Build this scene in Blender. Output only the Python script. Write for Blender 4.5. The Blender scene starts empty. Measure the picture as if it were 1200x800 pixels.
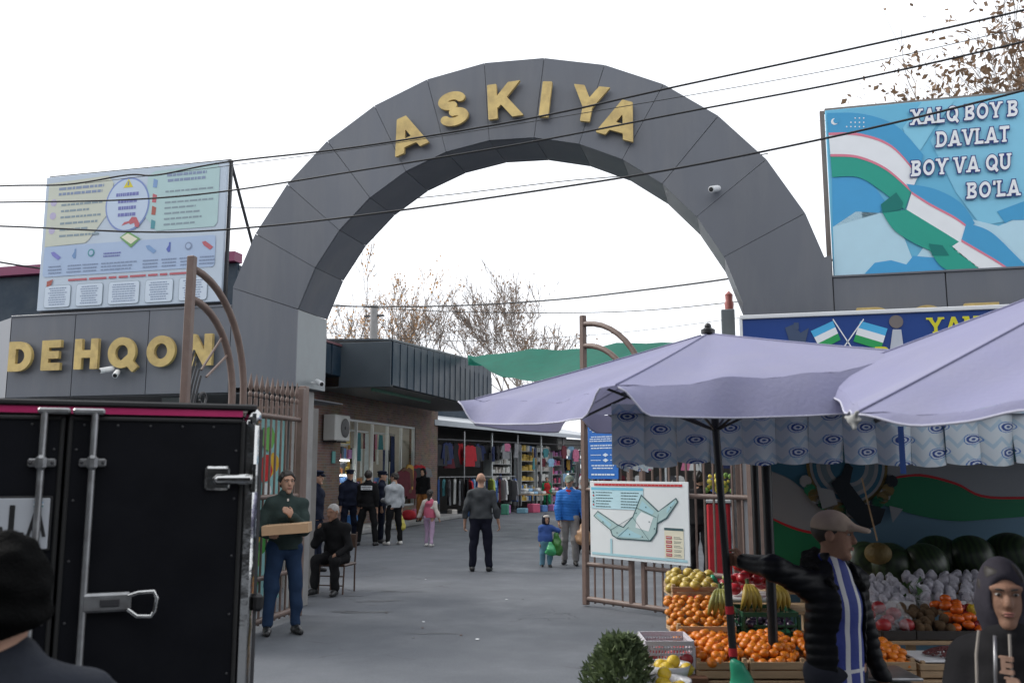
import bpy, bmesh, math, random
import numpy as np
from mathutils import Vector, Matrix, geometry

R = math.radians
RNG = random.Random(11)
SC = bpy.context.scene
COL = SC.collection

# ------------------------------------------------------------------ camera
EYE, YAW, PITCH, LENS = 1.75, R(14.4), math.atan(151 / 1050), 31.5
cam = bpy.data.cameras.new('camera')
cam.lens, cam.sensor_width, cam.clip_start, cam.clip_end = LENS, 36.0, 0.05, 3000
camo = bpy.data.objects.new('camera', cam)
COL.objects.link(camo)
camo.location = (0, 0, EYE)
camo.rotation_euler = (R(90) + PITCH, 0, YAW)
SC.camera = camo
cam.dof.use_dof = True
cam.dof.focus_distance = 12.0
cam.dof.aperture_fstop = 4.5

# ------------------------------------------------------------------ sky: bright even overcast
SUN_EL, SUN_AZ = R(42), R(-85)          # azimuth measured from +Y towards +X
world = bpy.data.worlds.new('World')
SC.world = world
world.use_nodes = True
wn, wl = world.node_tree.nodes, world.node_tree.links
wn.clear()
sky = wn.new('ShaderNodeTexSky')
sky.sky_type = 'NISHITA'
sky.sun_disc = False
sky.sun_elevation = SUN_EL
sky.sun_rotation = SUN_AZ
sky.air_density, sky.dust_density, sky.ozone_density = 1.0, 3.0, 1.0
hsv = wn.new('ShaderNodeHueSaturation')
hsv.inputs['Saturation'].default_value = 0.12
mixw = wn.new('ShaderNodeMix')
mixw.data_type = 'RGBA'
mixw.inputs[0].default_value = 0.72                      # thick even cloud over the clear sky
mixw.inputs[7].default_value = (8.2, 8.5, 9.0, 1)
bg = wn.new('ShaderNodeBackground')
bg.inputs['Strength'].default_value = 0.1
outw = wn.new('ShaderNodeOutputWorld')
wl.new(sky.outputs[0], hsv.inputs['Color'])
wl.new(hsv.outputs[0], mixw.inputs[6])
wl.new(mixw.outputs[2], bg.inputs[0])
wl.new(bg.outputs[0], outw.inputs[0])

sunl = bpy.data.lights.new('sun', 'SUN')
sunl.energy, sunl.angle, sunl.color = 1.4, R(22), (1.0, 0.96, 0.9)
suno = bpy.data.objects.new('sun', sunl)
COL.objects.link(suno)
sdir = Vector((math.sin(SUN_AZ) * math.cos(SUN_EL), math.cos(SUN_AZ) * math.cos(SUN_EL), math.sin(SUN_EL)))
suno.rotation_euler = sdir.to_track_quat('Z', 'Y').to_euler()

SC.view_settings.view_transform = 'Standard'
SC.view_settings.look = 'None'
SC.view_settings.exposure = 1.0
SC.view_settings.gamma = 1.0
SC.view_settings.use_curve_mapping = False
SC.cycles.max_bounces = 6
SC.cycles.transparent_max_bounces = 12
SC.cycles.use_denoising = True

# ------------------------------------------------------------------ measuring: where a sight line of the photograph meets a real plane
V_R = Vector((math.cos(YAW), math.sin(YAW), 0))          # to the right of the viewer
V_H = Vector((-math.sin(YAW), math.cos(YAW), 0))         # away from the viewer
V_F = V_H * math.cos(PITCH) + Vector((0, 0, math.sin(PITCH)))
V_U = V_H * -math.sin(PITCH) + Vector((0, 0, math.cos(PITCH)))
V_C = Vector((0, 0, EYE))


def ray(px, py):
    return V_F + V_R * ((px - 600) / 1050) + V_U * ((400 - py) / 1050)


def PD(px, py, d):
    v = ray(px, py)
    return V_C + v * (d / v.dot(V_H))


def PY(px, py, Y):
    v = ray(px, py)
    return V_C + v * (Y / v.y)


def PX(px, py, X):
    v = ray(px, py)
    return V_C + v * (X / v.x)


def G(px, py, z=0.0):
    v = ray(px, py)
    return V_C + v * ((z - EYE) / v.z)


def XD(x, d, z=0.0):
    """a point x metres to the right of and d metres in front of where the photographer stood"""
    return V_R * x + V_H * d + Vector((0, 0, z))


# ------------------------------------------------------------------ materials
MATS = {}


def mat(name, col, rough=0.6, metal=0.0, var=0.12, scale=6.0, bump=0.0, bscale=40.0, dirt=0.0, dirtcol=(0.1, 0.09, 0.08),
        dscale=1.5, coat=0.0, spec=0.5, trans=0.0, emit=0.0, alpha=1.0, transmission=0.0, stretch=(1, 1, 1), rvar=0.1):
    if name in MATS:
        return MATS[name]
    m = bpy.data.materials.new(name)
    MATS[name] = m
    m.use_nodes = True
    n, l = m.node_tree.nodes, m.node_tree.links
    b = n['Principled BSDF']
    b.inputs['Roughness'].default_value = rough
    b.inputs['Metallic'].default_value = metal
    b.inputs['Specular IOR Level'].default_value = spec
    b.inputs['Coat Weight'].default_value = coat
    b.inputs['Coat Roughness'].default_value = 0.15
    b.inputs['Alpha'].default_value = alpha
    b.inputs['Transmission Weight'].default_value = transmission
    tc = n.new('ShaderNodeTexCoord')
    mp = n.new('ShaderNodeMapping')
    mp.inputs['Scale'].default_value = stretch
    l.new(tc.outputs['Object'], mp.inputs[0])
    nz = n.new('ShaderNodeTexNoise')
    nz.inputs['Scale'].default_value = scale
    nz.inputs['Detail'].default_value = 5
    l.new(mp.outputs[0], nz.inputs['Vector'])
    oi = n.new('ShaderNodeObjectInfo')
    add = n.new('ShaderNodeMath')
    add.operation = 'MULTIPLY_ADD'
    l.new(oi.outputs['Random'], add.inputs[0])
    add.inputs[1].default_value = 0.3
    l.new(nz.outputs['Fac'], add.inputs[2])
    mr = n.new('ShaderNodeMapRange')
    mr.inputs[1].default_value, mr.inputs[2].default_value = 0.3, 1.0
    mr.inputs[3].default_value, mr.inputs[4].default_value = 1 - var, 1 + var
    l.new(add.outputs[0], mr.inputs[0])
    mul = n.new('ShaderNodeVectorMath')
    mul.operation = 'SCALE'
    mul.inputs[0].default_value = col[:3]
    l.new(mr.outputs[0], mul.inputs['Scale'])
    last = mul.outputs[0]
    if dirt > 0:
        d2 = n.new('ShaderNodeTexNoise')
        d2.inputs['Scale'].default_value = dscale
        d2.inputs['Detail'].default_value = 8
        d2.inputs['Roughness'].default_value = 0.65
        l.new(mp.outputs[0], d2.inputs['Vector'])
        dr = n.new('ShaderNodeMapRange')
        dr.inputs[1].default_value, dr.inputs[2].default_value = 0.45, 0.75
        dr.inputs[3].default_value, dr.inputs[4].default_value = 0, dirt
        l.new(d2.outputs['Fac'], dr.inputs[0])
        mx = n.new('ShaderNodeMix')
        mx.data_type = 'RGBA'
        l.new(dr.outputs[0], mx.inputs[0])
        l.new(last, mx.inputs[6])
        mx.inputs[7].default_value = (*dirtcol, 1)
        last = mx.outputs[2]
    l.new(last, b.inputs['Base Color'])
    rr = n.new('ShaderNodeMapRange')
    rr.inputs[3].default_value, rr.inputs[4].default_value = max(rough - rvar, 0.02), min(rough + rvar, 1)
    l.new(nz.outputs['Fac'], rr.inputs[0])
    l.new(rr.outputs[0], b.inputs['Roughness'])
    if bump > 0:
        n3 = n.new('ShaderNodeTexNoise')
        n3.inputs['Scale'].default_value = bscale
        n3.inputs['Detail'].default_value = 4
        l.new(mp.outputs[0], n3.inputs['Vector'])
        bp = n.new('ShaderNodeBump')
        bp.inputs['Strength'].default_value = bump
        bp.inputs['Distance'].default_value = 0.02
        l.new(n3.outputs['Fac'], bp.inputs['Height'])
        l.new(bp.outputs[0], b.inputs['Normal'])
    if emit > 0:
        b.inputs['Emission Color'].default_value = (*col[:3], 1)
        b.inputs['Emission Strength'].default_value = emit
    if trans > 0:
        tr = n.new('ShaderNodeBsdfTranslucent')
        l.new(last, tr.inputs['Color'])
        ms = n.new('ShaderNodeMixShader')
        ms.inputs[0].default_value = trans
        l.new(b.outputs[0], ms.inputs[1])
        l.new(tr.outputs[0], ms.inputs[2])
        l.new(ms.outputs[0], n['Material Output'].inputs[0])
    return m


def srgb(r, g, b):
    f = lambda c: ((c / 255 + 0.055) / 1.055) ** 2.4 if c > 10 else c / 255 / 12.92
    return (f(r), f(g), f(b))


# ------------------------------------------------------------------ objects
def tag(o, label=None, cat=None, group=None, kind=None):
    if label: o['label'] = label
    if cat: o['category'] = cat
    if group: o['group'] = group
    if kind: o['kind'] = kind
    return o


def empty(name, loc=(0, 0, 0), rz=0.0, label=None, cat=None, group=None, parent=None):
    o = bpy.data.objects.new(name, None)
    o.empty_display_size = 0.1
    COL.objects.link(o)
    o.location = loc
    o.rotation_euler = (0, 0, rz)
    if parent:
        o.parent = parent
    return tag(o, label, cat, group)


def link(name, me, parent=None, loc=None, rot=None, scale=None, mat_o=None):
    o = bpy.data.objects.new(name, me)
    COL.objects.link(o)
    if parent: o.parent = parent
    if loc is not None: o.location = loc
    if rot is not None: o.rotation_euler = rot
    if scale is not None: o.scale = scale if not isinstance(scale, (int, float)) else (scale,) * 3
    if mat_o is not None:
        o.material_slots[0].link = 'OBJECT'
        o.material_slots[0].material = mat_o
    return o


def copy_tree(o, parent=None):
    c = o.copy()
    COL.objects.link(c)
    c.parent = parent
    for ch in o.children:
        copy_tree(ch, c)
    return c


class MB:
    """collects polygons, then links them as one mesh object"""

    def __init__(s, M=None):
        s.v, s.f, s.m, s.cur, s.M, s.uv = [], [], [], 0, M or Matrix(), None

    def add(s, vs, fs):
        k = len(s.v)
        s.v += [s.M @ Vector(p) for p in vs]
        s.f += [tuple(i + k for i in q) for q in fs]
        s.m += [s.cur] * len(fs)
        return s

    def mi(s, i):
        s.cur = i
        return s

    def box(s, c, size, rot=None, bev=0.0):
        """box with its edges cut back by bev"""
        c = Vector(c)
        hx, hy, hz = [q / 2 for q in size]
        Rm = rot.to_3x3() if rot is not None else Matrix.Identity(3)
        if bev <= 0:
            P = [(x, y, z) for z in (-hz, hz) for y in (-hy, hy) for x in (-hx, hx)]
            s.add([c + Rm @ Vector(p) for p in P], [(0, 2, 3, 1), (4, 5, 7, 6), (0, 1, 5, 4), (2, 6, 7, 3), (0, 4, 6, 2), (1, 3, 7, 5)])
        else:
            b = min(bev, hx * .9, hy * .9, hz * .9)
            P, idx = [], {}
            for sx in (-1, 1):
                for sy in (-1, 1):
                    for sz in (-1, 1):
                        for ax in range(3):
                            q = [sx * (hx - (b if ax != 0 else 0)), sy * (hy - (b if ax != 1 else 0)), sz * (hz - (b if ax != 2 else 0))]
                            idx[sx, sy, sz, ax] = len(P)
                            P.append(c + Rm @ Vector(q))
            Fs = []
            for ax in range(3):
                o1, o2 = (ax + 1) % 3, (ax + 2) % 3
                for sg in (-1, 1):
                    q = []
                    for a, d in ((-1, -1), (1, -1), (1, 1), (-1, 1)):
                        t = [0, 0, 0]
                        t[ax], t[o1], t[o2] = sg, a, d
                        q.append(idx[t[0], t[1], t[2], ax])
                    Fs.append(tuple(q if sg > 0 else q[::-1]))
                for a in (-1, 1):
                    for d in (-1, 1):
                        t0, t1 = [0, 0, 0], [0, 0, 0]
                        t0[ax], t0[o1], t0[o2] = -1, a, d
                        t1[ax], t1[o1], t1[o2] = 1, a, d
                        q = [idx[(*t0, o1)], idx[(*t1, o1)], idx[(*t1, o2)], idx[(*t0, o2)]]
                        Fs.append(tuple(q if a * d < 0 else q[::-1]))
            for sx in (-1, 1):
                for sy in (-1, 1):
                    for sz in (-1, 1):
                        q = [idx[sx, sy, sz, a] for a in range(3)]
                        Fs.append(tuple(q if sx * sy * sz > 0 else q[::-1]))
            s.add(P, Fs)
        return s

    def beam(s, a, b, w, t, up=(0, 0, 1), bev=0.0):
        """rectangular bar from a to b, w wide (sideways), t high (towards up)"""
        a, b = Vector(a), Vector(b)
        y = (b - a)
        L = y.length
        y = y / L
        x = y.cross(Vector(up))
        if x.length < 1e-4: x = y.cross(Vector((1, 0, 0)))
        x.normalize()
        z = x.cross(y)
        return s.box((a + b) / 2, (w, L, t), Matrix((x, y, z)).transposed(), bev)

    def tube(s, pts, r, n=8, caps=True):
        pts = [Vector(p) for p in pts]
        rr = r if isinstance(r, (list, tuple)) else [r] * len(pts)
        V, Fs = [], []
        ref = None
        for i, p in enumerate(pts):
            t = (pts[min(i + 1, len(pts) - 1)] - pts[max(i - 1, 0)]).normalized()
            if ref is None:
                ref = t.orthogonal().normalized()
            else:
                ref = (ref - t * ref.dot(t))
                ref = ref.normalized() if ref.length > 1e-5 else t.orthogonal().normalized()
            bi = t.cross(ref)
            for k in range(n):
                a = 2 * math.pi * k / n
                V.append(p + (ref * math.cos(a) + bi * math.sin(a)) * rr[i])
        for i in range(len(pts) - 1):
            for k in range(n):
                k2 = (k + 1) % n
                Fs.append((i * n + k, i * n + k2, (i + 1) * n + k2, (i + 1) * n + k))
        if caps:
            Fs.append(tuple(range(n))[::-1])
            Fs.append(tuple((len(pts) - 1) * n + k for k in range(n)))
        return s.add(V, Fs)

    def lathe(s, prof, c=(0, 0, 0), n=16, axis=None):
        """prof: (radius, height) pairs, turned about z through c"""
        c = Vector(c)
        Rm = axis.to_3x3() if axis is not None else Matrix.Identity(3)
        V, Fs = [], []
        for r, z in prof:
            for k in range(n):
                a = 2 * math.pi * k / n
                V.append(c + Rm @ Vector((r * math.cos(a), r * math.sin(a), z)))
        for i in range(len(prof) - 1):
            for k in range(n):
                k2 = (k + 1) % n
                Fs.append((i * n + k, i * n + k2, (i + 1) * n + k2, (i + 1) * n + k))
        if prof[0][0] > 1e-4: Fs.append(tuple(range(n))[::-1])
        if prof[-1][0] > 1e-4: Fs.append(tuple((len(prof) - 1) * n + k for k in range(n)))
        return s.add(V, Fs)

    def ball(s, c, r, n=12, m=8, jit=0.0, rg=None):
        r = (r, r, r) if isinstance(r, (int, float)) else r
        V, Fs = [], []
        c = Vector(c)
        for i in range(1, m):
            t = math.pi * i / m
            for k in range(n):
                a = 2 * math.pi * k / n
                j = 1 + (rg.uniform(-jit, jit) if rg else 0)
                V.append(c + Vector((r[0] * math.sin(t) * math.cos(a), r[1] * math.sin(t) * math.sin(a), r[2] * math.cos(t))) * j)
        V += [c + Vector((0, 0, r[2])), c - Vector((0, 0, r[2]))]
        T, B = len(V) - 2, len(V) - 1
        for i in range(m - 2):
            for k in range(n):
                k2 = (k + 1) % n
                Fs.append((i * n + k, (i + 1) * n + k, (i + 1) * n + k2, i * n + k2))
        for k in range(n):
            k2 = (k + 1) % n
            Fs += [(T, k, k2), (B, (m - 2) * n + k2, (m - 2) * n + k)]
        return s.add(V, Fs)

    def prism(s, pts, thick):
        """pts: a flat outline in 3-D (any shape without holes); thick: vector of extrusion"""
        pts = [Vector(p) for p in pts]
        th = Vector(thick)
        n = len(pts)
        tris = geometry.tessellate_polygon([pts])
        V = pts + [p + th for p in pts]
        Fs = [tuple(t) for t in tris] + [tuple(i + n for i in t[::-1]) for t in tris]
        Fs += [(i, (i + 1) % n, (i + 1) % n + n, i + n) for i in range(n)]
        return s.add(V, Fs)

    def flat(s, pts):
        pts = [Vector(p) for p in pts]
        return s.add(pts, [tuple(t) for t in geometry.tessellate_polygon([pts])])

    def grid(s, fn, nu, nv):
        V = [fn(i / nu, j / nv) for j in range(nv + 1) for i in range(nu + 1)]
        Fs = [(j * (nu + 1) + i, j * (nu + 1) + i + 1, (j + 1) * (nu + 1) + i + 1, (j + 1) * (nu + 1) + i) for j in range(nv) for i in range(nu)]
        k = len(s.f)
        s.add(V, Fs)
        if s.uv is not None:
            for j in range(nv):
                for i in range(nu):
                    s.uv[k + j * nu + i] = [(i / nu, j / nv), ((i + 1) / nu, j / nv), ((i + 1) / nu, (j + 1) / nv), (i / nu, (j + 1) / nv)]
        return s

    def mesh(s, name, mats, smooth=False, fixn=True):
        me = bpy.data.meshes.new(name)
        me.from_pydata([tuple(p) for p in s.v], [], s.f)
        for q in (mats if isinstance(mats, (list, tuple)) else [mats]):
            me.materials.append(q)
        if any(s.m): me.polygons.foreach_set('material_index', s.m)
        if s.uv:
            ul = me.uv_layers.new(name='UVMap')
            for fi, c in s.uv.items():
                for li, t in zip(me.polygons[fi].loop_indices, c):
                    ul.data[li].uv = t
        if fixn:
            bm = bmesh.new()
            bm.from_mesh(me)
            bmesh.ops.recalc_face_normals(bm, faces=bm.faces)
            bm.to_mesh(me)
            bm.free()
        if smooth:
            me.polygons.foreach_set('use_smooth', [True] * len(me.polygons))
            if smooth != 'all':
                me.set_sharp_from_angle(angle=R(42))
        me.update()
        return me

    def build(s, name, mats, parent=None, smooth=False, label=None, cat=None, group=None, kind=None, local=True, origin=None, fixn=True):
        """origin: world point that becomes the object's own origin (top-level things stand at their base)"""
        me = s.mesh(name, mats, smooth, fixn)
        o = bpy.data.objects.new(name, me)
        COL.objects.link(o)
        if origin is not None:
            og = Vector(origin)
            me.transform(Matrix.Translation(-og))
            o.location = og
        if parent is not None:
            o.parent = parent
            if not local:   # mesh given in world coordinates under a placed parent
                me.transform(wmat(parent).inverted())
        return tag(o, label, cat, group, kind)


def wmat(o):
    m = Matrix.LocRotScale(o.location, o.rotation_euler, o.scale)
    return wmat(o.parent) @ m if o.parent else m


def poly_line(pts, n=8):
    """smooth curve through pts"""
    pts = [Vector(p) for p in pts]
    out = []
    for i in range(len(pts) - 1):
        p0, p1, p2, p3 = pts[max(i - 1, 0)], pts[i], pts[i + 1], pts[min(i + 2, len(pts) - 1)]
        for k in range(n):
            t = k / n
            out.append(0.5 * ((2 * p1) + (p2 - p0) * t + (2 * p0 - 5 * p1 + 4 * p2 - p3) * t * t + (3 * p1 - p0 - 3 * p2 + p3) * t ** 3))
    out.append(pts[-1])
    return out


# ------------------------------------------------------------------ lettering: strokes -> outline -> solid letters
def _arc(cx, cy, rx, ry, a0, a1, n=22):
    return [(cx + rx * math.cos(R(a0 + (a1 - a0) * i / n)), cy + ry * math.sin(R(a0 + (a1 - a0) * i / n))) for i in range(n + 1)]


def glyph_spec(ch, t):
    h = t / 2
    d = lambda x0, y0, x1, y1: ('d', x0, y0, x1, y1)
    b = lambda x0, y0, x1, y1: ('b', x0, y0, x1, y1)
    c = lambda p: ('c', p)
    v = lambda x: b(x, 0, x, 1)
    S = {
        'A': (0.92, [d(h * 1.05, 0, .46, 1), d(.92 - h * 1.05, 0, .46, 1), b(.27, .27, .65, .27)], [(h, 0), (.92 - h, 0)]),
        'B': (0.74, [v(h), b(h, 1 - h, .42, 1 - h), b(h, h, .42, h), b(h, .52, .42, .52), c(_arc(.42, .76, .17, .24 - h, 90, -90)), c(_arc(.44, .27, .19, .27 - h, 90, -90))], [(h, 0), (h, 1)]),
        'D': (0.82, [v(h), b(h, 1 - h, .34, 1 - h), b(h, h, .34, h), c(_arc(.34, .5, .48 - h, .5 - h, 90, -90))], [(h, 0), (h, 1)]),
        'E': (0.66, [v(h), b(h, 1 - h, .66, 1 - h), b(h, h, .66, h), b(h, .51, .6, .51)], [(h, 0), (h, 1)]),
        'F': (0.62, [v(h), b(h, 1 - h, .62, 1 - h), b(h, .51, .56, .51)], [(h, 0), (h, 1)]),
        'H': (0.8, [v(h), v(.8 - h), b(h, .5, .8 - h, .5)], [(h, 0), (h, 1), (.8 - h, 0), (.8 - h, 1)]),
        'I': (t, [v(h)], [(h, 0), (h, 1)]),
        'J': (0.55, [b(.55 - h, .3, .55 - h, 1), c(_arc(.275, .3, .275 - h, .3 - h, 0, -170))], [(.55 - h, 1)]),
        'K': (0.84, [v(h), d(.8 - h, 1, h * 1.4, .38), d(.86 - h, 0, .36, .56)], [(h, 0), (h, 1), (.78 - h, 1), (.84 - h, 0)]),
        'L': (0.62, [v(h), b(h, h, .62, h)], [(h, 0), (h, 1)]),
        'N': (0.8, [v(h), v(.8 - h), d(h, 1, .8 - h, 0)], [(h, 1), (h, 0), (.8 - h, 1)]),
        'O': (0.92, [c(_arc(.46, .5, .46 - h, .5 - h, 0, 360, 40))], []),
        'Q': (0.95, [c(_arc(.46, .5, .46 - h, .5 - h, 0, 360, 40)), d(.93, -.06, .56, .34)], []),
        'S': (0.76, [c(_arc(.38, .74, .36 - h, .26 - h, 15, 270)), c(_arc(.38, .26 + h * .0, .37 - h, .48 - .26 - h * .0 - h + .04, 90, -165))], []),
        'T': (0.76, [v(.38), b(0, 1 - h, .76, 1 - h)], [(.38, 0)]),
        'U': (0.78, [b(h, .35, h, 1), b(.78 - h, .35, .78 - h, 1), c(_arc(.39, .36, .39 - h, .36 - h, 180, 360))], [(h, 1), (.78 - h, 1)]),
        'V': (0.88, [d(h, 1, .44, 0), d(.88 - h, 1, .44, 0)], [(h, 1), (.88 - h, 1)]),
        'X': (0.86, [d(h, 1, .86 - h, 0), d(.86 - h, 1, h, 0)], [(h, 1), (.86 - h, 0), (.86 - h, 1), (h, 0)]),
        'Y': (0.86, [d(h, 1, .43, .42), d(.86 - h, 1, .43, .42), b(.43, 0, .43, .46)], [(h, 1), (.86 - h, 1), (.43, 0)]),
        'Z': (0.72, [b(0, 1 - h, .72, 1 - h), b(0, h, .72, h), d(.72 - h * 1.3, 1, h * 1.3, 0)], []),
        '0': (0.62, [c(_arc(.31, .5, .31 - h, .5 - h, 0, 360, 30))], []),
        '1': (0.4, [v(.28), d(.28, 1, .05, .8)], []),
        "'": (0.2, [b(.1, .74, .1, 1)], []),
        '-': (0.4, [b(.05, .45, .35, .45)], []),
    }
    return S[ch]


_GC = {}


def glyph(ch, t=0.22, serif=0.0, grow=0.0, res=46):
    """flat polygons and boundary segments of one letter of height 1"""
    key = (ch, t, serif, grow, res)
    if key in _GC: return _GC[key]
    w, st, se = glyph_spec(ch, t)
    pad = 0.22 + grow
    nx, ny = int((w + 2 * pad) * res) + 1, int((1 + 2 * pad) * res) + 1
    xs = -pad + np.arange(nx) / res + 0.0013
    ys = -pad + np.arange(ny) / res + 0.0017
    X, Y = np.meshgrid(xs, ys, indexing='ij')
    D = np.full(X.shape, 9.0)

    def obox(x0, y0, x1, y1, hw):
        L = math.hypot(x1 - x0, y1 - y0)
        ux, uy = (x1 - x0) / L, (y1 - y0) / L
        a = (X - (x0 + x1) / 2) * ux + (Y - (y0 + y1) / 2) * uy
        e = (X - (x0 + x1) / 2) * -uy + (Y - (y0 + y1) / 2) * ux
        qa, qe = np.abs(a) - L / 2, np.abs(e) - hw
        return np.hypot(np.maximum(qa, 0), np.maximum(qe, 0)) + np.minimum(np.maximum(qa, qe), 0)
    for q in st:
        if q[0] == 'b':
            D = np.minimum(D, obox(*q[1:], t / 2))
        elif q[0] == 'd':
            x0, y0, x1, y1 = q[1:]
            L = math.hypot(x1 - x0, y1 - y0)
            e0 = 0.2 if y0 in (0, 1) else 0.0
            e1 = 0.2 if y1 in (0, 1) else 0.0
            ux, uy = (x1 - x0) / L, (y1 - y0) / L
            bb = obox(x0 - ux * e0, y0 - uy * e0, x1 + ux * e1, y1 + uy * e1, t / 2)
            D = np.minimum(D, np.maximum(bb, np.abs(Y - .5) - .5) if ch != 'Q' else bb)
        else:
            for (x0, y0), (x1, y1) in zip(q[1][:-1], q[1][1:]):
                L2 = (x1 - x0) ** 2 + (y1 - y0) ** 2 + 1e-12
                k = np.clip(((X - x0) * (x1 - x0) + (Y - y0) * (y1 - y0)) / L2, 0, 1)
                D = np.minimum(D, np.hypot(X - x0 - k * (x1 - x0), Y - y0 - k * (y1 - y0)) - t / 2)
    if serif > 0:
        for x, y in se:
            yy = serif / 2 if y == 0 else 1 - serif / 2
            D = np.minimum(D, obox(x - t * .95, yy, x + t * .95, yy, serif / 2))
    D = D - grow
    polys, segs = [], []
    full = (D[:-1, :-1] < 0) & (D[1:, :-1] < 0) & (D[1:, 1:] < 0) & (D[:-1, 1:] < 0)
    anyi = (D[:-1, :-1] < 0) | (D[1:, :-1] < 0) | (D[1:, 1:] < 0) | (D[:-1, 1:] < 0)
    for i in range(nx - 1):
        j = 0
        while j < ny - 1:
            if full[i, j]:
                j0 = j
                while j < ny - 1 and full[i, j]: j += 1
                polys.append([(xs[i], ys[j0]), (xs[i + 1], ys[j0]), (xs[i + 1], ys[j]), (xs[i], ys[j])])
                continue
            if anyi[i, j]:
                cs = [(i, j), (i + 1, j), (i + 1, j + 1), (i, j + 1)]
                pg, cut = [], []
                for k in range(4):
                    (a, e), (a2, e2) = cs[k], cs[(k + 1) % 4]
                    da, db = D[a, e], D[a2, e2]
                    if da < 0: pg.append((xs[a], ys[e]))
                    if (da < 0) != (db < 0):
                        f = da / (da - db)
                        p = (xs[a] + (xs[a2] - xs[a]) * f, ys[e] + (ys[e2] - ys[e]) * f)
                        pg.append(p)
                        cut.append((len(pg) - 1, da < 0))
                if len(pg) >= 3:
                    polys.append(pg)
                    for q in range(len(cut)):
                        if cut[q][1]:
                            o = cut[(q + 1) % len(cut)]
                            segs.append((pg[cut[q][0]], pg[o[0]]))
            j += 1
    _GC[key] = (w, polys, segs)
    return _GC[key]


def add_letter(mb, ch, M, t=0.22, serif=0.0, grow=0.0, depth=0.0, res=46):
    """M maps letter coordinates (x right, y up, z towards the reader) to the place; depth > 0 makes it solid"""
    w, polys, segs = glyph(ch, t, serif, grow, res)
    for pg in polys:
        mb.add([M @ Vector((x, y, depth)) for x, y in pg], [tuple(range(len(pg)))])
    if depth > 0:
        for a, b in segs:
            mb.add([M @ Vector((a[0], a[1], depth)), M @ Vector((b[0], b[1], depth)), M @ Vector((b[0], b[1], 0)), M @ Vector((a[0], a[1], 0))], [(0, 1, 2, 3)])
    return w


def text_width(s, t, gap):
    return sum((0.38 if c == ' ' else glyph_spec(c, t)[0]) + gap for c in s) - gap


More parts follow.
